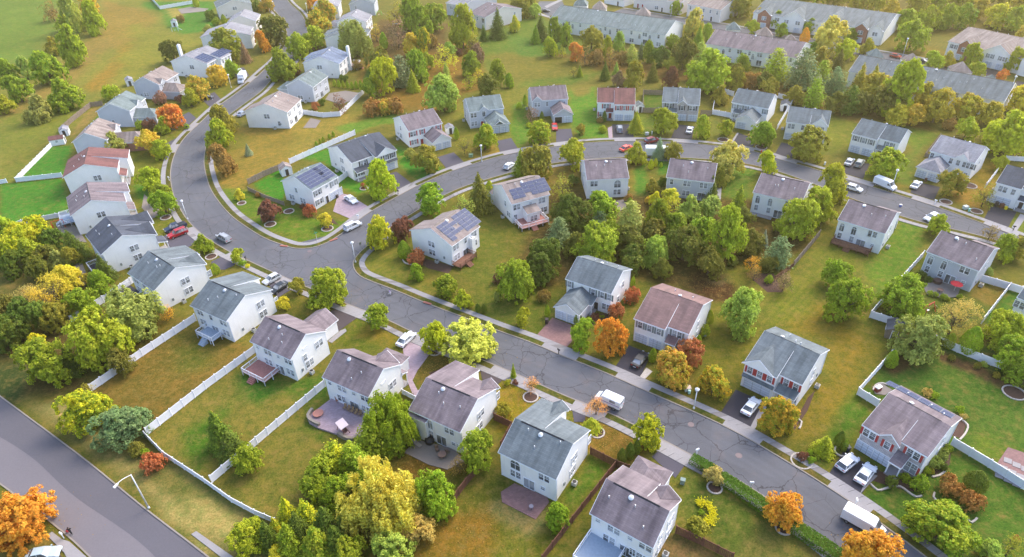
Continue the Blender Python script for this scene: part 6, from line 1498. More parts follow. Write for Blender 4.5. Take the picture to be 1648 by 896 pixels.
# ------------------------------------------------------------------ vehicles
def wheel_m():
    if 'wh' not in _misc:
        t = MB().cyl((0, -.11, 0), (0, .11, 0), .34, .34, 20); r = MB().cyl((0, -.118, 0), (0, .118, 0), .20, .20, 14)
        _misc['wh'] = (t.mesh('tyre', M['tyre'], True), r.mesh('rim', M['rim']))
    return _misc['wh']
def side_extrude(prof, w, top_in=0.0):
    mb = MB(); mb.prism([(x, -w / 2, z) for x, z in prof], (0, w, 0)); return mb
def car(rear, front, kind, col, label, cat='car', name='parked_car', roofc=None, mid=False, L=None, group=None):
    a, b = P(*rear), P(*front); d = (b - a).normalized(); c = (a + b) / 2
    root = empty(name, (c.x, c.y, .015), math.atan2(d.y, d.x)); tag(root, label, cat, group)
    body = matc(col, .28, 'car_paint')
    if kind in ('sedan', 'suv', 'hatch', 'pickup'):
        L = L or {'sedan': 4.8, 'suv': 4.9, 'hatch': 4.3, 'pickup': 5.6}[kind]; w = 1.84; hood = {'sedan': .92, 'suv': 1.08, 'hatch': .96, 'pickup': 1.15}[kind]; H = {'sedan': 1.46, 'suv': 1.78, 'hatch': 1.52, 'pickup': 1.85}[kind]
        k = L / 2
        prof = [(-k, .35), (-k - .02, .62), (-k + .06, hood - .04), (-k + .5, hood), (k - 1.3, hood), (k - .35, hood - .14), (k - .05, hood - .32), (k, .5), (k - .05, .3)]
        bm_ = MB(); bm_.prism([(x, -w / 2, z) for x, z in prof], (0, w, 0)); bo = bm_.build('body', body, root, bevel=.09)
        for p_ in bo.data.polygons: p_.use_smooth = False
        xr0, xr1 = {'sedan': (-k + .55, k - 1.35), 'suv': (-k + .10, k - 1.35), 'hatch': (-k + .12, k - 1.25), 'pickup': (-.75, k - 1.45)}[kind]
        tr0, tr1 = {'sedan': (-k + 1.25, k - 2.1), 'suv': (-k + .42, k - 2.0), 'hatch': (-k + .6, k - 1.95), 'pickup': (-.55, k - 2.05)}[kind]
        wb, wt = w / 2 - .08, w / 2 - .26
        g = MB(); z0 = hood - .02
        lo = [(xr0, -wb, z0), (xr1, -wb, z0), (xr1, wb, z0), (xr0, wb, z0)]; hi = [(tr0, -wt, H - .06), (tr1, -wt, H - .06), (tr1, wt, H - .06), (tr0, wt, H - .06)]
        n = len(g.v); g.v += lo + hi
        for f in ([0, 1, 5, 4], [1, 2, 6, 5], [2, 3, 7, 6], [3, 0, 4, 7], [4, 5, 6, 7], [3, 2, 1, 0]): g.f.append(f); g.mi.append(0)
        g.build('window', M['carglass'], root)
        r = MB(); r.prism([(tr0 - .05, -wt - .03, H - .055), (tr1 + .08, -wt - .03, H - .055), (tr1 + .08, wt + .03, H - .055), (tr0 - .05, wt + .03, H - .055)], (0, 0, .06))
        ro = r.build('roof', matc(roofc, .3, 'car_paint') if roofc else body, root, bevel=.02)
        pl = MB()
        for s in (-1, 1):
            for x0, x1 in ((xr0, tr0), (xr1, tr1)): pl.cyl((x0, s * (wb + .01), z0), (x1, s * (wt + .01), H - .05), .055, .05, 6)
            xm = (tr0 + tr1) / 2; pl.cyl((xm, s * (wb + .01), z0), (xm, s * (wt + .01), H - .05), .045, .045, 6)
            if kind == 'suv' or kind == 'hatch': pl.cyl((tr0 + .5, s * (wb + .01), z0), (tr0 + .5, s * (wt + .01), H - .05), .06, .06, 6)
        pl.build('pillar', body, root)
        if kind == 'suv':
            rk = MB()
            for s in (-1, 1): rk.cyl((tr0 + .15, s * (wt - .08), H + .07), (tr1 - .1, s * (wt - .08), H + .07), .03, n=6)
            rk.build('roof_rack', M['rim'], ro)
        if kind == 'pickup':
            t = MB().box(-k + .12, -.85, -w / 2 + .16, w / 2 - .16, hood - .02, hood + .008); t.build('cargo_bed', M['black'], root)
        wx = k - .9; mr = MB()
        for s in (-1, 1): mr.box(xr1 - .15, xr1 + .02, s * (w / 2 + .1) - .1, s * (w / 2 + .1) + .1, hood + .02, hood + .17)
        mr.build('mirror', body, root)
        zl = hood - .22; xf, xb = k - .03, -k + .0
    elif kind == 'van':
        L = L or 5.9; w = 2.0; H = 2.45; k = L / 2
        prof = [(-k, .4), (-k, H - .12), (-k + .1, H), (k - 1.75, H), (k - 1.45, H - .1), (k - .75, 1.35), (k - .12, 1.1), (k, .8), (k, .35)]
        bm_ = MB(); bm_.prism([(x, -w / 2, z) for x, z in prof], (0, w, 0)); bm_.build('body', body, root, bevel=.10)
        g = MB(); g.prism([(k - 1.36, -w / 2 + .16, H - .22), (k - .84, -w / 2 + .12, 1.44), (k - .84, w / 2 - .12, 1.44), (k - 1.36, w / 2 - .16, H - .22)], (.05, 0, .04))
        for s in (-1, 1): g.prism([(k - 1.85, s * (w / 2), H - .45), (k - 1.42, s * (w / 2), H - .5), (k - .98, s * (w / 2), 1.42), (k - 1.85, s * (w / 2), 1.42)], (0, s * .015, 0))
        g.build('window', M['carglass'], root)
        MB().box(-k + .1, k - .1, -w / 2 - .012, w / 2 + .012, .45, .62).build('side_trim', M['black'], root)
        wx = k - 1.0; zl = .95; xf, xb = k - .03, -k + .0
    elif kind == 'truck':
        L = 7.0; w = 2.3; k = L / 2
        MB().box(-k, k - 1.7, -w / 2, w / 2, .9, 3.3).build('box', body, root, bevel=.04)
        bm_ = MB(); bm_.prism([(x, -1.0, z) for x, z in [(k - 1.6, .5), (k - 1.6, 2.35), (k - .9, 2.35), (k - .35, 1.45), (k - .02, 1.3), (k, .5)]], (0, 2.0, 0)); bm_.build('cab', body, root, bevel=.07)
        g = MB(); g.prism([(k - .80, -.85, 2.22), (k - .38, -.85, 1.55), (k - .38, .85, 1.55), (k - .80, .85, 2.22)], (.06, 0, .04))
        for s in (-1, 1): g.prism([(k - 1.4, s * 1.0, 2.15), (k - .92, s * 1.0, 2.15), (k - .6, s * 1.0, 1.55), (k - 1.4, s * 1.0, 1.55)], (0, s * .015, 0))
        g.build('window', M['carglass'], root); MB().box(-k + .2, k - 1.0, -.5, .5, .55, .9).build('chassis', M['black'], root)
        wx = k - 1.2; zl = .85; xf, xb = k - .02, -k; w = 2.1
    elif kind == 'camper':
        L = 5.0; w = 1.95; H = 2.35; k = L / 2
        bm_ = MB(); bm_.prism([(x, -w / 2, z) for x, z in [(-k, .5), (-k, H), (k - 1.5, H), (k - 1.1, 1.9), (k - .7, 1.45), (k - .05, 1.25), (k, .5)]], (0, w, 0)); bm_.build('body', body, root, bevel=.10)
        MB().box(-1.5, -.3, -.4, .4, H, H + .1).build('roof_hatch', M['metal'], root, bevel=.04)
        g = MB(); g.prism([(k - 1.38, -.85, H - .3), (k - 1.06, -.9, 1.95), (k - 1.06, .9, 1.95), (k - 1.38, .85, H - .3)], (.05, 0, .02))
        for s in (-1, 1):
            g.prism([(-1.6, s * (w / 2), 2.2), (-.5, s * (w / 2), 2.2), (-.5, s * (w / 2), 1.6), (-1.6, s * (w / 2), 1.6)], (0, s * .012, 0))
        g.prism([(-k, -.6, 2.2), (-k, .6, 2.2), (-k, .6, 1.6), (-k, -.6, 1.6)], (-.012, 0, 0)); g.build('window', M['carglass'], root)
        st = MB()
        for s in (-1, 1): st.box(-k + .1, k - .8, s * (w / 2 + .004) - .012, s * (w / 2 + .004) + .012, 1.2, 1.38)
        st.build('stripe', matc((150, 130, 190), .5, 'stripe'), root)
        wx = k - 1.1; zl = .9; xf, xb = k - .02, -k
    ty, ri = wheel_m()
    for sx_ in (-1, 1):
        for s in (-1, 1):
            t = link('wheel', ty, root); t.location = (sx_ * wx, s * (w / 2 - .09), .34); link('rim', ri, t)
            hl = MB().box(-.03, .03, -.19, .19, -.07, .07)
            key = 'hl%d' % sx_
            if key not in _misc: _misc[key] = hl.mesh('headlight' if sx_ > 0 else 'tail_light', M['lamp_w' if sx_ > 0 else 'lamp_r'])
            o = link('headlight' if sx_ > 0 else 'tail_light', _misc[key], root); o.location = (xf if sx_ > 0 else xb, s * (w / 2 - .33), zl)
    for key, x, mk in (('bumper_f', (k + .02), 'black'), ('plate', -k - .025, 'metal')):
        mb = MB(); mb.box(x - .02, x + .02, -.3, .3, .42, .56); mb.build('number_plate' if key == 'plate' else 'grille', M[mk], root)
    return root
WH = (226, 230, 236); SL = (158, 162, 168)
car((398,121),(384,142), 'truck', WH, 'white box truck parked on the upper street beside orange trees', 'truck', 'box_truck')
car((388,113),(383,123), 'hatch', WH, 'white car partly hidden behind the box truck on a driveway')
car((325,160),(341,158), 'sedan', (52,50,56), 'black car beside orange tree on upper street driveway')
car((300,374),(274,384), 'suv', (168,30,44), 'red SUV on driveway of the navy-roofed house', 'car')
car((297,364),(270,374), 'pickup', (40,52,78), 'dark blue pickup parked behind the red SUV', 'pickup truck', 'pickup_truck')
car((372,392),(350,380), 'suv', SL, 'silver SUV parked alone on the curved main street')
car((446,448),(430,457), 'hatch', (186,190,194), 'silver hatchback in driveway above the black sedan')
car((459,460),(441,472), 'sedan', (40,44,50), 'black sedan beside silver hatchback near yellow-green tree')
car((554,374),(582,360), 'suv', WH, 'white SUV parked at the kerb by the street junction')
car((556,318),(575,330), 'sedan', WH, 'white sedan on the mauve paver driveway of the solar corner house')
car((647,556),(662,542), 'sedan', WH, 'white sedan on pink paver driveway beside yellow-green tree')
car((998,658),(962,642), 'camper', WH, 'white camper van parked behind the bare pink-leaved tree', 'camper van', 'camper_van')
car((1198,670),(1218,645), 'sedan', WH, 'white sedan on black driveway by the pink-shuttered house')
car((1349,759),(1376,737), 'hatch', WH, 'white hatchback left of two white cars outside the stone-fronted house')
car((1381,780),(1402,752), 'sedan', WH, 'white sedan with sunroof outside the stone-fronted house')
car((1364,834),(1410,860), 'van', WH, 'white cargo van driving at the bottom right of the street', 'van', 'cargo_van')
car((1020,594),(1040,570), 'sedan', (36,36,40), 'black sedan on driveway of the brown-roofed house')
car((998,218),(996,203), 'suv', (150,156,164), 'silver SUV on the red-shuttered house driveway', L=4.8)
car((1107,219),(1112,204), 'sedan', WH, 'white sedan on the driveway of the black-shuttered stone house')
car((998,245),(1018,237), 'sedan', (232,84,66), 'bright red car behind the mauve roof on the cross street')
car((1038,232),(1060,226), 'suv', (130,30,44), 'dark red car partly hidden behind round tree and trailer')
car((1362,269),(1371,257), 'sedan', (196,200,204), 'silver sedan, left car outside the slate-roofed house')
car((1377,273),(1388,259), 'suv', (160,164,160), 'silver estate with red tail lights outside slate-roofed house', L=4.7)
car((1405,294),(1441,309), 'van', WH, 'white panel van parked on the cross street by a lamp post', 'van', 'cargo_van')
car((1466,308),(1481,292), 'sedan', WH, 'white sedan on driveway of the hipped-garage house')
car((1364,303),(1384,309), 'hatch', WH, 'white car roof just above the brown-deck house')
car((812,275),(828,264), 'hatch', WH, 'white car half hidden by dark spruce on the cross street')
car((1507,349),(1489,357), 'hatch', WH, 'small white car beside round tree on the right street')
car((60,897),(84,893), 'sedan', (170,186,194), 'pale blue-grey car at the bottom left edge by the orange tree')
car((892,203),(893,210), 'sedan', (190,36,30), 'red car standing inside the open garage doorway')
car((419,18),(413,8), 'sedan', (190,206,204), 'pale car between trees at the top bend')
car((386,188),(398,182), 'sedan', (150,162,180), 'silver-blue car at the kerb by tan-roofed house')
car((869,19),(886,19), 'sedan', (60,46,46), 'dark car at the parking bay by the long green terrace')
car((1433,91),(1449,94), 'hatch', (170,60,50), 'red car behind the long slate-roofed terrace')
car((1478,99),(1489,101), 'sedan', (60,66,76), 'dark car near the hipped garages behind the right terrace')
# long white trailer
def trailer():
    a, b = P(1040,251), P(1086,252); d = (b - a).normalized(); c = (a + b) / 2; root = empty('trailer', (c.x, c.y, .015), math.atan2(d.y, d.x)); tag(root, 'long white box trailer parked behind silver-blue spruce', 'trailer')
    MB().box(-4.6, 4.6, -1.2, 1.2, .8, 3.1).build('body', matc(WH, .35, 'car_paint'), root, bevel=.05)
    MB().box(4.6, 5.6, -.08, .08, .6, .75).build('hitch', M['black'], root)
    ty, ri = wheel_m()
    for x in (-1.2, -.4):
        for s in (-1, 1): t = link('wheel', ty, root); t.location = (x, s * 1.1, .34); link('rim', ri, t)
trailer()

# ------------------------------------------------------------------ street lamps, mailboxes, signs
def lamp(x, y, hgt, label, arm=None):
    p = P(x, y); root = empty('street_lamp', p); tag(root, label, 'street lamp')
    MB().cyl((0, 0, 0), (0, 0, hgt), .13 if arm else .10, .08, 10).cyl((0, 0, 0), (0, 0, .5), .2, .16, 10).build('pole', M['metal'], root, True)
    if arm:
        q = P(arm[0], arm[1], hgt + .5) - p; q.z = 0; L = q.length; q.normalize(); ab = MB(); pr = Vector((0, 0, hgt - .1))
        for i in range(5):
            t = (i + 1) / 5; nx_ = q * (L * t) + Vector((0, 0, hgt - .1 + .7 * math.sin(t * 1.6))); ab.cyl(pr, nx_, .06, .05, 8); pr = nx_
        ab.build('arm', M['metal'], root); hb = MB(); e = pr + q * .8
        hb.cyl(pr - Vector((0, 0, .05)), e - Vector((0, 0, .12)), .16, .22, 10); hb.build('lamp_head', M['metal'], root)
    else:
        MB().cyl((0, 0, hgt), (0, 0, hgt + .12), .12, .3, 12).cyl((0, 0, hgt + .12), (0, 0, hgt + .5), .3, .36, 12).cyl((0, 0, hgt + .5), (0, 0, hgt + .7), .40, .12, 12).build('lamp_head', M['metal'], root)
lamp(240,818, 8.2, 'tall bent-arm street lamp on the grass by the wide road', (190,778))
for x, y, h_, lb in ((572.5,422.5,5.2,'white post lamp at the street junction corner'), (775.3,260,4.8,'white post lamp on north pavement of the cross street near driveway'), (1116.5,658,4.4,'white post lamp left of the pink-shuttered house'),
        (1435.7,300.5,4.6,'white post lamp beside the white panel van'), (302.5,353,5.2,'white post lamp on the curve near the silver SUV'), (372.5,141,4.6,'white post lamp between orange trees and box truck'),
        (495,21,4.4,'white post lamp on outer side of the top bend'), (441.5,18,4.4,'white post lamp on inner side of the top bend'), (1079.6,26,4.6,'white post lamp behind the long green terrace'),
        (1452.6,90,6.4,'white post lamp behind the slate terrace near the brick gables'), (1613,178,11,'tall white lamp post at right end of the slate terrace'), (1397,83,3.8,'short white lamp beside the pyramid garage roof')): lamp(x, y, h_, lb)
def mailbox(x, y, c, label, white=False):
    p = P(x, y); root = empty('mailbox', p, rnd.uniform(0, 3)); tag(root, label, 'mailbox')
    mt = M['trim'] if white else M['black']
    MB().box(-.06, .06, -.06, .06, 0, 1.1).build('post', mt, root)
    b = MB(); b.prism([(x_, -.3, z) for x_, z in [(-.13, 1.1), (.13, 1.1), (.13, 1.28)] + [(.13 * math.cos(t), 1.28 + .13 * math.sin(t)) for t in (.5, 1.05, 1.57, 2.1, 2.64)] + [(-.13, 1.28)]], (0, .6, 0)); b.build('box', mt, root)
for x, y, w, lb in ((302,209,0,'black mailbox at kerb below the red maple'), (277,248,0,'black mailbox beside the curved pavement near the red-roofed house'), (396.5,420,0,'black mailbox opposite the green corner lawn'), (641,313,0,'black mailbox by driveway of the navy-roofed house'),
        (577,353,1,'white mailbox near white SUV at junction'), (899,570,0,'dark green mailbox next to the brick driveway'), (273,291,1,'white mailbox on pavement of the left curve'), (381,183,0,'black mailbox by the tan-roofed house on the upper street'),
        (651,360,0,'black mailbox behind maroon tree'), (1121,731,1,'white mailbox post beside the clipped hedge'), (342,160,1,'white mailbox on pavement near the upper black car'), (1504,329,1,'white mailbox beside driveway of the hipped-garage house'), (1208,784,1,'white mailbox at the kerb along the long hedge'), (1630,371,0,'black mailbox at driveway at the right edge'), (1376,812,1,'white mailbox across from the white cargo van'), (103,866,1,'white mailbox near the walker beside the wide road')): mailbox(x, y, None, lb, w)
# street name sign and stop sign
p = P(511,389); root = empty('street_sign', p, .6); tag(root, 'green street name sign on the corner lawn', 'sign')
MB().cyl((0, 0, 0), (0, 0, 2.7), .04, n=8).build('post', M['metal'], root); MB().box(-.45, .45, -.02, .02, 2.5, 2.7).box(-.02, .02, -.45, .45, 2.72, 2.92).build('name_plate', matc((40, 150, 110), .5, 'sign_green'), root)
p = P(582,404); root = empty('stop_sign', p, .9); tag(root, 'thin sign post at junction near white lamp, seen from behind', 'sign')
MB().cyl((0, 0, 0), (0, 0, 2.5), .045, n=8).build('post', M['rim'], root)
o_ = MB(); o_.prism([(.38 * math.cos(math.pi / 8 + i * math.pi / 4), .05, 2.2 + .38 * math.sin(math.pi / 8 + i * math.pi / 4)) for i in range(8)], (0, .02, 0)).build('plate', M['rim'], root)
# fire hydrant, utility boxes, bins
def ubox(x, y, c, sz, label, cat='utility box', name='utility_box', lid=None):
    p = P(x, y); root = empty(name, p, rnd.uniform(-.4, .4)); tag(root, label, cat)
    MB().box(-sz[0] / 2, sz[0] / 2, -sz[1] / 2, sz[1] / 2, 0, sz[2]).build('body', matc(c, .6, 'painted_metal'), root, bevel=.03)
    MB().box(-sz[0] / 2 - .04, sz[0] / 2 + .04, -sz[1] / 2 - .04, sz[1] / 2 + .04, sz[2], sz[2] + .08).build('lid', matc(lid or c, .6, 'painted_metal'), root)
ubox(758,252,(120,150,120),(1.2,1.0,.8),'green utility box on lawn left of post lamp')
ubox(1041,217,(206,206,200),(1.0,.8,.8),'pale utility box on lawn between two driveways'); ubox(1049,216,(220,220,216),(.3,.3,1.0),'slim white utility post on lawn between two driveways')
ubox(1106,628,(170,176,168),(1.1,.9,.8),'grey utility box left of the orange-tipped tree',lid=(190,170,160)); ubox(1109,633,(170,206,196),(.4,.4,.7),'mint green service pedestal beside grey utility box')
ubox(1553,336,(196,204,196),(1.1,.9,.8),'pale utility box on the ochre lawn by ringed tree'); ubox(1559,340,(150,214,196),(.4,.3,.8),'mint green service pedestal on the ochre lawn')
ubox(1327,265,(226,230,226),(.4,.3,.8),'white service pedestal near the kerb by round olive tree')
ubox(1358,723,(46,48,62),(.6,.7,1.1),'dark bin left of a pair by the garage door','bin','bin'); ubox(1363,726,(46,48,62),(.6,.7,1.1),'dark bin right of a pair by the garage door','bin','bin')
ubox(1603,331,(60,54,60),(.6,.7,1.1),'black bin at garage of the right edge house','bin','bin'); ubox(1611,334,(92,44,40),(.9,.7,1.1),'maroon bin at garage of the right edge house','bin','bin'); ubox(1618,337,(236,206,30),(.5,.5,.8),'yellow bin at garage of the right edge house','bin','bin')
ubox(1489,292,(92,60,54),(.5,.5,.9),'brown bin beside the hipped garage','bin','bin'); ubox(880,520,(56,44,46),(.6,.7,1.1),'dark bin beside the brick driveway','bin','bin')
ubox(1205,219,(150,90,60),(.35,.35,.6),'terracotta planter at the single garage door','planter','planter')
ubox(1225,246,(200,40,40),(.28,.28,.8),'red fire hydrant on cross street pavement','hydrant','fire_hydrant')
ubox(1449,332,(80,110,190),(.5,.5,.5),'blue box at the kerb of cross street','box','kerb_box',lid=(220,220,224))
ubox(1098,778,(110,130,126),(.7,.6,1.0),'grey-green bin beside the lowest house','bin','bin')
ubox(543,318,(70,60,60),(.6,.6,.8),'dark grill by the corner house porch','grill','grill')
# sheds
def shed(x, y, rz, w, d, hgt, wall, roof, label, dark=False):
    p = P(x, y); root = empty('shed', p, rz); tag(root, label, 'shed')
    b = MB(); b.prism([(-w / 2, -d / 2, 0), (w / 2, -d / 2, 0), (w / 2, -d / 2, hgt), (0, -d / 2, hgt + w * .28), (-w / 2, -d / 2, hgt)], (0, d, 0)); b.build('wall', M[wall], root)
    r = MB()
    for s in (-1, 1): r.prism([(s * (w / 2 + .15), -d / 2 - .12, hgt - .06), (s * (w / 2 + .15), d / 2 + .12, hgt - .06), (0, d / 2 + .12, hgt + w * .28 + .05), (0, -d / 2 - .12, hgt + w * .28 + .05)], (0, 0, .07))
    r.build('roof', M[roof], root); a, f, hd = door_mesh('door_dark' if dark else 'gd' and 'door_dark')
    o = link('door', a, root); o.location = (0, -d / 2, 1.05); o.rotation_euler.z = math.pi; link('door_frame', f, o)
    for s in (-1, 1):
        wp, wf = win_mesh('sm'); o = link('window', wp, root); o.location = (s * (w / 2), 0, 1.4); o.rotation_euler.z = -s * math.pi / 2; link('window_frame', wf, o)
shed(95,231,1.9,2.8,4.2,2.0,'w_white','roof_red','white garden shed with red roof at the green lawn corner')
shed(106,216,.4,2.6,3.6,2.0,'w_white','roof_grey','white garden shed with pale grey roof beside the red-roofed shed')
shed(282,42,.3,2.6,2.8,2.6,'w_white','roof_grey','grey-white playhouse on the vivid green lawn')
shed(210,136,.5,2.6,3.6,2.2,'w_white','roof_grey','white shed behind the tan-roofed house at meadow edge')
shed(1262,176,-.3,2.6,3.4,2.2,'w_white','roof_navy','white shed with dark roof inside the narrow fenced yard')
shed(1028,178,.1,2.6,3.2,2.2,'w_white','roof_slate','white shed right of the red-shuttered house')
shed(724,213,.3,2.6,2.6,2.0,'w_white','roof_grey','small white shed beside narrow shrub right of pink-shuttered house')
shed(461,279,.5,3.2,3.2,2.2,'w_white','roof_taupe','white shed with tan roof at corner lot fence')
shed(1437,538,-.5,3.0,3.6,2.0,'wood_grey','roof_navy','wooden shed with dark roof against the white field fence')
# garden furniture
def umbrella(x, y, c, label, folded=False):
    p = P(x, y); root = empty('garden_umbrella', p); tag(root, label, 'umbrella'); MB().cyl((0, 0, 0), (0, 0, 2.4), .04, n=8).build('pole', M['metal'], root)
    b = MB(); n = 8
    for i in range(n):
        t0, t1 = 2 * math.pi * i / n, 2 * math.pi * (i + 1) / n; R_ = 1.25
        b.prism([(R_ * math.cos(t0), R_ * math.sin(t0), 1.9), (R_ * math.cos(t1), R_ * math.sin(t1), 1.9), (0, 0, 2.5)], (0, 0, -.03))
    b.build('canopy', matc(c, .7, 'canvas'), root)
umbrella(1535,468,(226,50,60),'tilted red patio umbrella behind the grey-sided house')
def table(x, y, r, c, label, name='round_table', chairs=0):
    p = P(x, y); root = empty(name, p); tag(root, label, 'table'); mt = matc(c, .6, 'furniture')
    MB().cyl((0, 0, .7), (0, 0, .76), r, r, 20).build('tabletop', mt, root)
    for i in range(4):
        a = math.pi / 4 + i * math.pi / 2; MB().cyl((r * .7 * math.cos(a), r * .7 * math.sin(a), 0), (r * .6 * math.cos(a), r * .6 * math.sin(a), .7), .05, n=6).build('leg', mt, root)
table(513,669,.95,(176,116,100),'round reddish fire table on the paver terrace'); table(712,735,.7,(140,110,96),'brown table on the mauve-roofed house patio'); table(1512,470,.6,(110,80,70),'brown table on the red umbrella patio'); table(987,331,.7,(110,90,80),'dark table on patio of the arched window house')
table(855,832-13,.35,(150,140,150),'round grey disc table on the red brick patio')
def chair(x, y, rz, c, label, group=None):
    p = P(x, y); p.z = .35 if 530 < x < 600 else 0.1
    root = empty('patio_chair', p, rz); tag(root, label, 'chair', group); mt = matc(c, .7, 'furniture')
    MB().box(-.27, .27, -.27, .27, .38, .46).build('seat', mt, root); MB().prism([(-.27, .22, .46), (.27, .22, .46), (.27, .34, 1.05), (-.27, .34, 1.05)], (0, .06, 0)).build('backrest', mt, root)
    for sx_ in (-1, 1):
        for s in (-1, 1): MB().box(sx_ * .24 - .03, sx_ * .24 + .03, s * .24 - .03, s * .24 + .03, 0, .38).build('leg', mt, root)
for i in range(5): chair(556 + i * 6, 660 + i * 2.6, -.45, (150,120,90), 'brown patio chair, %s from left in the row against the terrace house wall' % NUMW[i], 'row of patio chairs on the terrace')
chair(544,648,.6,(160,110,90),'reddish patio chair alone by the terrace house corner'); chair(704,726,.3,(120,96,80),'brown chair next to table on the mauve-roofed house patio'); chair(720,728,2.2,(120,96,80),'brown chair behind the patio table by the mauve-roofed house')
p = P(553,694, .35); root = empty('swing_bench', p, -.9); tag(root, 'canopy swing bench with pale roof on the paver terrace', 'swing')
mt = matc((110,74,70), .7, 'furniture'); MB().prism([(-1.1, -.75, 1.75), (1.1, -.75, 1.75), (1.1, .75, 2.0), (-1.1, .75, 2.0)], (0, 0, .05)).build('canopy', matc((206,190,194), .8, 'canvas'), root)
MB().box(-.9, .9, -.3, .3, .42, .5).build('seat', mt, root); MB().box(-.9, .9, .3, .38, .5, 1.0).build('backrest', mt, root)
fb = MB()
for s in (-1, 1): fb.cyl((s * 1.05, -.7, 0), (s * 1.05, -.1, 1.75), .05).cyl((s * 1.05, .7, 0), (s * 1.05, .1, 1.85), .05)
fb.build('frame', mt, root)
p = P(672,716); root = empty('lounger', p, .8); tag(root, 'grey reclining lounger on the patio beside willow', 'lounger'); MB().box(-.35, .35, -.9, .4, .3, .38).build('seat', matc((150,140,130), .7, 'furniture'), root); MB().prism([(-.35, .4, .38), (.35, .4, .38), (.35, .95, .85), (-.35, .95, .85)], (0, .06, .03)).build('backrest', matc((150,140,130), .7, 'furniture'), root)
p = P(692,712); root = empty('covered_grill', p); tag(root, 'large dark round covered grill on the mauve-roofed house patio', 'grill'); MB().cyl((0,0,0),(0,0,.8),.75,.85,14).build('base', M['black'], root); MB().cyl((0,0,.8),(0,0,1.1),.85,.3,14).build('cover', M['black'], root)
p = P(1508,455); root = empty('covered_grill', p); tag(root, 'dark brown covered round tub beside the grey-sided house wall', 'grill'); MB().cyl((0,0,0),(0,0,.8),.85,.9,14).build('base', matc((80,56,54),.7,'cover'), root); MB().cyl((0,0,.8),(0,0,1.0),.9,.4,14).build('cover', matc((80,56,54),.7,'cover'), root)
p = P(1412,629); root = empty('grill', p, .5); tag(root, 'white-lidded grill on curved patio behind the stone-fronted house', 'grill'); MB().box(-.6,.6,-.35,.35,0,.85).build('cabinet', matc((120,40,40),.6,'cover'), root); MB().box(-.6,.6,-.35,.35,.85,1.15).build('hood', M['metal'], root, bevel=.06)
def playset(x, y, label, c1, c2):
    p = P(x, y); root = empty('playset', p, .5); tag(root, label, 'play equipment'); f = MB()
    for s in (-1, 1):
        for t in (-1, 1): f.cyl((s * 1.4, t * .9, 0), (s * 1.3, 0, 2.1), .07)
    f.cyl((-1.5, 0, 2.1), (1.5, 0, 2.1), .07); f.build('frame', matc(c1, .5, 'play_paint'), root)
    MB().prism([(1.5, -.3, 1.4), (1.5, .3, 1.4), (3.2, .3, .1), (3.2, -.3, .1)], (0, 0, .06)).build('slide', matc(c2, .4, 'play_paint'), root)
    MB().box(-.3, .3, -.2, .2, .5, .56).cyl((-.28, 0, .5), (-.28, 0, 2.1), .015, n=5).cyl((.28, 0, .5), (.28, 0, 2.1), .015, n=5).build('swing_seat', matc(c2, .5, 'play_paint'), root)
playset(96,366,'red and white playset on the patio left of the navy roof',(206,50,44),(226,226,230)); playset(1492,502,'small red and white play frame under bare tan tree',(210,60,50),(230,226,226)); playset(610,25,'bright green and white playset near the top centre',(110,200,80),(226,230,230)); playset(282,50,'pale blue slide set beside playhouse on the green lawn',(170,186,200),(190,206,216))
p = P(637,40); root = empty('trampoline', p); tag(root, 'dark rectangular play table near the yellow toy tree', 'play equipment'); MB().box(-1.6,1.6,-.7,.7,.5,.6).build('top', M['black'], root)
lg = MB()
for s in (-1,1):
    for t in (-1,1): lg.cyl((s*1.4,t*.6,0),(s*1.4,t*.6,.5),.04)
lg.build('leg_frame', M['black'], root)
# stone wall round the terrace of the paver patio
def lowwall(px, w, hgt, mk, label, name='low_wall', cat='wall'):
    L = smooth(W2(px), .6); c = L[0]; mb = MB(); A = offs(L, w / 2); B = offs(L, -w / 2)
    for i in range(len(L)): mb.v += [(A[i].x - c.x, A[i].y - c.y, hgt), (B[i].x - c.x, B[i].y - c.y, hgt), (A[i].x - c.x, A[i].y - c.y, 0), (B[i].x - c.x, B[i].y - c.y, 0)]
    for i in range(len(L) - 1):
        a = 4 * i; b = a + 4
        for f in ([a, b, b + 1, a + 1], [a + 2, b + 2, b, a], [a + 1, b + 1, b + 3, a + 3]): mb.f.append(f); mb.mi.append(0)
    mb.f.append([0, 1, 3, 2]); mb.mi.append(0); n = 4 * (len(L) - 1); mb.f.append([n + 2, n + 3, n + 1, n]); mb.mi.append(0)
    o = mb.build(name, M[mk]); o.location = (c.x, c.y, 0); tag(o, label, cat); return o
lowwall([(504,662),(497,672),(500,679),(515,687)], .5, .95, 'kerb', 'curved pale stone seat wall at left corner of the paver terrace')
lowwall([(545,700),(555,706),(568,709),(576,703)], .5, .8, 'kerb', 'curved pale stone wall at lower corner of the paver terrace')
for px, lb in (([(1401,779),(1412,789),(1430,785),(1448,783),(1460,791),(1474,800),(1483,798)], 'wavy white stone edging around the front garden bed'), ([(1345,719),(1343,727),(1352,734),(1361,735)], 'white stone edging left of the two white cars'),
        ([(1500,768),(1512,765),(1521,758)], 'short white stone edging right of front garden bed'), ([(1504,793),(1502,800),(1508,807)], 'white stone edging beside rust-brown shrub'), ([(1278,671),(1290,679),(1286,690)], 'white stone edging beside orange-tipped tree'),
        ([(1548,676),(1557,684),(1553,698),(1544,708)], 'curved stone edging at the back corner of stone-fronted house'), ([(1556,836),(1563,841),(1572,834)], 'white stone edging among rust-brown shrubs'), ([(648,418),(653,424),(664,426)], 'curved white stone edging below the maroon tree'),
        ([(1405,628),(1409,620),(1420,617),(1436,622)], 'curved brick edging of rear patio with the grill')): lowwall(px, .28, .22, 'rock', lb, 'garden_edging', 'edging')
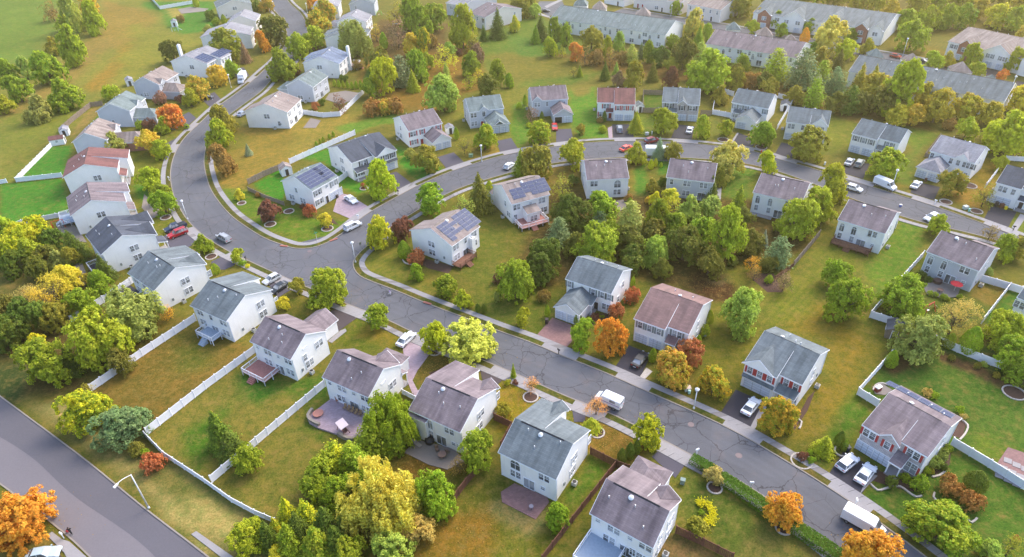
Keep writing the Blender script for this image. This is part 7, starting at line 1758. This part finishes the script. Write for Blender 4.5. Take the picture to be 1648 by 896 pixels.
def ring(x, y, r, label, mk='rock'):
    p = P(x, y); n = 22; a = MB()
    for i in range(n):
        t0, t1 = 2 * math.pi * i / n, 2 * math.pi * (i + .9) / n
        q = lambda R_, t: (R_ * math.cos(t), R_ * math.sin(t), .16)
        a.prism([q(r, t0), q(r + .25, t0), q(r + .25, t1), q(r, t1)], (0, 0, -.16))
    root = empty('tree_ring', p); tag(root, label, 'tree ring'); a.build('edging', M[mk], root); MB().cyl((0, 0, 0), (0, 0, .07), r - .02, r - .1, 20).build('mulch', M['mulch'], root)
for x, y, r, lb in ((435,361,1.3,'brick ring around base of maroon tree on corner lawn'), (527,368,1.3,'stone ring under the small yellow tree'), (465,340,1.2,'white stone ring beside the maroon shrubs'), (586,303,1.0,'stone ring around the tiny red shrub'),
        (1164,225,1.5,'white ring under round tree before the single-garage house'), (1225,237,1.5,'white ring under green tree near the fire hydrant'), (1522,325,1.3,'stone ring under tree on ochre lawn'), (1571,340,1.3,'white ring under the half-bare tree by bins'),
        (1561,299,1.5,'white stone bed by grey-roofed house corner'), (854,639,1.2,'ring with white stones beneath the left pink bare tree'), (389,327,1.0,'mulch ring under small yellow tree on the corner lawn'), (267,350,1.2,'pale ring under green tree near curved pavement'), (340,413,1.2,'pinkish ring under green tree by silver SUV'),
        (961,696,1.1,'ring beneath yellow-green spruce on the leaf-strewn lawn'), (1632,632,1.7,'round white stone bed on the deep green lawn'), (280,206,1.0,'pale ring beneath the red maple'), (1150,785,1.0,'mulch ring under the tan tree by the hedge'), (1261,850,1.0,'mulch ring under orange tree by the hedge'), (700,566,1.0,'pale stone ring beneath lime green tree'), (1290,742,1.5,'mulch ring beneath maroon bush at the kerb')): ring(x, y, r, lb)
# yellow ring of flowers by the lowest house
p = P(1133,826); rs = np.random.RandomState(2); n = 900; t = rs.uniform(-2.0, 2.2, n); R_ = 1.35 + rs.normal(size=n) * .3
me = leaf_mesh('flower_bed', np.stack([R_ * np.cos(t), R_ * np.sin(t) * 1.3, rs.uniform(.2, .6, n)], 1), (lambda v: v / np.linalg.norm(v, axis=1)[:, None])(np.array([0, 0, 1.]) + sph(rs, n) * .5), .12, rs)
o = link('flower_bed', me); o.location = (p.x, p.y, 0); o.color = leafc((236, 220, 20)); o['col2'] = list(leafc((220, 214, 30))[:3]); tag(o, 'bright yellow curved flower ring on the lawn by the lowest house', 'flower bed')
# stepping squares on the paved square, stepping stones on the lawn
for i in range(3):
    for j in range(3):
        q = P(1622 + i * 14 - j * 7, 741 + i * 7 + j * 12, .13); o = MB().box(-.55, .55, -.55, .55, -.02, .04).build('paving_slab', M['walk']); o.location = q; o.rotation_euler.z = -.6; o['kind'] = 'structure'
# ------------------------------------------------------------------ people
def person(x, y, label, top, legs, hair, bend=0.0, rz=0.0, k=1.0, extra=None, kid=False, sit=False):
    p = P(x, y); root = empty('person', p, rz); tag(root, label, 'person')
    J = {'pel': (0, 0, .95), 'chest': (bend * .35, 0, 1.38), 'neck': (bend * .45, 0, 1.5), 'head': (bend * .55, 0, 1.66), 'ls': (bend * .38, .2, 1.42), 'rs': (bend * .38, -.2, 1.42), 'le': (bend * .3 + .1, .27, 1.15), 're': (bend * .3 + .1, -.27, 1.15),
         'lh': (bend * .3 + .34, .2, 1.02), 'rh': (bend * .3 + .34, -.2, 1.02), 'lk': (.16, .1, .52), 'rk': (-.04, -.1, .5), 'lf': (.12, .1, .07), 'rf': (-.26, -.1, .08), 'lt': (.28, .1, .04), 'rt': (-.12, -.1, .04)}
    if sit: J.update({'lk': (.42, .12, .72), 'rk': (.38, -.12, .62), 'lf': (.34, .14, .3), 'rf': (.25, -.14, .2), 'lt': (.5, .14, .27), 'rt': (.42, -.14, .17)})
    R_ = {'pel': .15, 'chest': .17, 'neck': .07, 'head': .11, 'ls': .075, 'rs': .075, 'le': .05, 're': .05, 'lh': .04, 'rh': .04, 'lk': .075, 'rk': .075, 'lf': .05, 'rf': .05, 'lt': .045, 'rt': .045}
    E_ = [('pel', 'chest'), ('chest', 'neck'), ('neck', 'head'), ('chest', 'ls'), ('chest', 'rs'), ('ls', 'le'), ('rs', 're'), ('le', 'lh'), ('re', 'rh'), ('pel', 'lk'), ('pel', 'rk'), ('lk', 'lf'), ('rk', 'rf'), ('lf', 'lt'), ('rf', 'rt')]
    ks = list(J); me = D.meshes.new('body'); me.from_pydata([tuple(v * k for v in J[q]) for q in ks], [(ks.index(a), ks.index(b)) for a, b in E_], [])
    o = link('body', me, root); o.modifiers.new('skin', 'SKIN')
    sv = me.skin_vertices[0].data
    for i, q in enumerate(ks): sv[i].radius = (R_[q] * k,) * 2; sv[i].use_root = (q == 'pel')
    o.modifiers.new('sub', 'SUBSURF').levels = 1
    mt, nt, b = newmat('clothes'); s = nt.nodes.new('ShaderNodeSeparateXYZ'); nt.links.new(coords(nt), s.inputs[0])
    f1 = ramp(nt, s.outputs[2], .0, .01); g1 = nt.nodes.new('ShaderNodeMath'); g1.operation = 'GREATER_THAN'; g1.inputs[1].default_value = .97 * k; nt.links.new(s.outputs[2], g1.inputs[0])
    g2 = nt.nodes.new('ShaderNodeMath'); g2.operation = 'GREATER_THAN'; g2.inputs[1].default_value = 1.52 * k; nt.links.new(s.outputs[2], g2.inputs[0])
    g3 = nt.nodes.new('ShaderNodeMath'); g3.operation = 'LESS_THAN'; g3.inputs[1].default_value = .1 * k; nt.links.new(s.outputs[2], g3.inputs[0])
    c = mixc(nt, g1.outputs[0], C4(legs), C4(top)); c = mixc(nt, g2.outputs[0], c, C4((206, 160, 136))); c = mixc(nt, g3.outputs[0], c, C4((220, 220, 220)))
    nt.links.new(c, b.inputs['Base Color']); b.inputs['Roughness'].default_value = .8; me.materials.append(mt)
    hb = bmesh.new(); bmesh.ops.create_uvsphere(hb, u_segments=12, v_segments=8, radius=.128 * k); hm = D.meshes.new('hair'); hb.to_mesh(hm); hb.free(); hm.materials.append(matc(hair, .8, 'hair'))
    ho = link('hair', hm, root); ho.location = Vector(J['head']) * k + Vector((-.025, 0, .035)) * k
    return root
person(116,860,'person in black jacket walking beside the wide road holding red bag', (30,26,30), (44,40,46), (40,30,28), rz=2.0)
p = P(110.5,857); root = empty('bag', (p.x, p.y, .45)); tag(root, 'round red bag carried by the walking person in black', 'bag')
bb = bmesh.new(); bmesh.ops.create_uvsphere(bb, u_segments=14, v_segments=10, radius=.26); bm2 = D.meshes.new('bag'); bb.to_mesh(bm2); bb.free(); bm2.materials.append(matc((170,40,48),.6,'bag')); o = link('bag_body', bm2, root)
MB().cyl((-.1, 0, .24), (0, 0, .42), .02).cyl((0, 0, .42), (.1, 0, .24), .02).build('handle', matc((60,20,26),.6,'bag'), root)
q = P(627,474); hd = .4
person(627,474,'child in pale purple top riding a small bicycle on street', (170,150,200), (220,214,222), (70,50,40), bend=.5, rz=hd, k=.74, sit=True)
root = empty('bicycle', (q.x, q.y, .015), hd); tag(root, 'small bicycle ridden by child in purple on the street', 'bicycle')
fr_ = MB(); fr_.cyl((-.35, 0, .28), (0, 0, .58), .025).cyl((0, 0, .58), (.38, 0, .6), .025).cyl((.38, 0, .75), (.5, 0, .28), .025).cyl((0, 0, .6), (.1, 0, .26), .025).cyl((.1, 0, .26), (-.35, 0, .28), .025).build('frame', M['trim'], root)
MB().cyl((.36, -.25, .76), (.36, .25, .76), .02).build('handlebar', M['black'], root); MB().box(-.12, .1, -.06, .06, .6, .66).build('saddle', M['black'], root)
for x in (-.35, .5):
    w = MB(); n = 16
    for i in range(n):
        a, b = 2 * math.pi * i / n, 2 * math.pi * (i + 1) / n; w.cyl((x + .26 * math.cos(a), 0, .28 + .26 * math.sin(a)), (x + .26 * math.cos(b), 0, .28 + .26 * math.sin(b)), .03, n=5, caps=False)
    for i in range(4): a = math.pi * i / 4; w.cyl((x - .26 * math.cos(a), 0, .28 - .26 * math.sin(a)), (x + .26 * math.cos(a), 0, .28 + .26 * math.sin(a)), .008, n=4)
    w.build('wheel', M['tyre'], root)

# manhole covers and kerb inlets
for x, y, lb in ((1189,733,'round manhole cover on the road near the long hedge'), (498,404,'pale manhole cover at the street junction'), (1112,683,'oval manhole cover in the street by the white lamp')):
    p = P(x, y); o = MB().cyl((0, 0, .014), (0, 0, .032), .55, .55, 20).cyl((0, 0, .03), (0, 0, .036), .42, .42, 16).build('manhole_cover', matc((112, 96, 98), .6, 'cast_iron')); o.location = (p.x, p.y, 0); tag(o, lb, 'manhole cover')
for x, y, rz, lb in ((537,386,.6,'rusty storm drain inlet in the kerb by white SUV'), (457,396,-.2,'rusty storm drain inlet on curve below the corner lawn'), (688,488,-.5,'rusty storm drain inlet by the street across from pale yellow tree')):
    p = P(x, y); root = empty('storm_drain', (p.x, p.y, 0), rz); tag(root, lb, 'drain'); MB().box(-1.0, 1.0, -.3, .3, .0, .16).build('inlet_stone', matc((150, 92, 80), .8, 'rusty_stone'), root); MB().box(-.8, .8, -.34, -.3, .03, .12).build('opening', M['black'], root)

# meter boxes on the side walls and an air conditioner beside each house
for H in HOUSES:
    if H.root.name.split('.')[0] != 'house': continue
    r = random.Random(int(H.c.x * 10)); q = H.T(.18, H.D * .22, 1.5); sg = 1 if q.x > 0 else -1
    o = MB().box(q.x - .02 if sg > 0 else q.x - .14, q.x + .14 if sg > 0 else q.x + .02, q.y - .2, q.y + .2, 1.2, 1.8).build('meter_box', M['sh_grey'], H.root)
    dp = MB().cyl((q.x + sg * .07, -q.y * 0 + H.T(0, .52, 0).y, .1), (q.x + sg * .07, H.T(0, .52, 0).y, 5.3), .055, n=8).build('downpipe', M['trim'], H.root)
    w = H.root.matrix_basis @ Vector((q.x + sg * 1.0, H.T(0, H.D * .34, 0).y, 0)); root = empty('air_conditioner', (w.x, w.y, .02), H.root.rotation_euler.z)
    tag(root, 'grey box-shaped air conditioner unit beside ' + H.desc, 'air conditioner')
    MB().box(-.4, .4, -.4, .4, .05, .8).build('housing', matc((176, 176, 172), .6, 'painted_metal'), root, bevel=.03); MB().cyl((0, 0, .8), (0, 0, .84), .32, .32, 16).build('fan_grille', M['black'], root)
EXPO = 1.72
# ------------------------------------------------------------------ air, sky and sun
AZ = math.radians(48); EL = math.radians(46)
w = D.worlds.new('World'); scene.world = w; w.use_nodes = True; nt = w.node_tree
sky = nt.nodes.new('ShaderNodeTexSky'); sky.sky_type = 'NISHITA'; sky.sun_disc = False; sky.sun_elevation = EL; sky.sun_rotation = AZ
sky.air_density = 0.9; sky.dust_density = 3.0; sky.ozone_density = 1.6
nt.links.new(sky.outputs[0], nt.nodes['Background'].inputs[0]); nt.nodes['Background'].inputs[1].default_value = 0.15
sd = D.lights.new('sun', 'SUN'); sd.energy = 0.6; sd.angle = math.radians(22); sd.color = (1.0, .88, .68)
so = D.objects.new('sun', sd); COL.objects.link(so)
d = Vector((math.sin(AZ) * math.cos(EL), math.cos(AZ) * math.cos(EL), math.sin(EL)))
so.rotation_euler = d.to_track_quat('Z', 'Y').to_euler(); so.location = (0, 0, 150)
scene.view_settings.view_transform = 'Standard'; scene.view_settings.look = 'None'; scene.view_settings.gamma = 1.0
scene.view_settings.exposure = EXPO
scene.cycles.max_bounces = 6; scene.cycles.diffuse_bounces = 3; scene.cycles.glossy_bounces = 2; scene.cycles.transmission_bounces = 3; scene.cycles.volume_bounces = 0
scene.cycles.use_denoising = True

hz = MB().box(-1650, 1650, -350, 3150, -1.0, 96.0).build('haze', []); hz['kind'] = 'stuff'
mt = D.materials.new('haze_air'); mt.use_nodes = True; nt = mt.node_tree; nt.nodes.remove(nt.nodes['Principled BSDF'])
pv = nt.nodes.new('ShaderNodeVolumePrincipled'); pv.inputs['Color'].default_value = (1.0, .85, .48, 1); pv.inputs['Density'].default_value = 0.00030; pv.inputs['Anisotropy'].default_value = 0.6
nt.links.new(pv.outputs[0], nt.nodes['Material Output'].inputs['Volume']); hz.data.materials.clear(); hz.data.materials.append(mt)
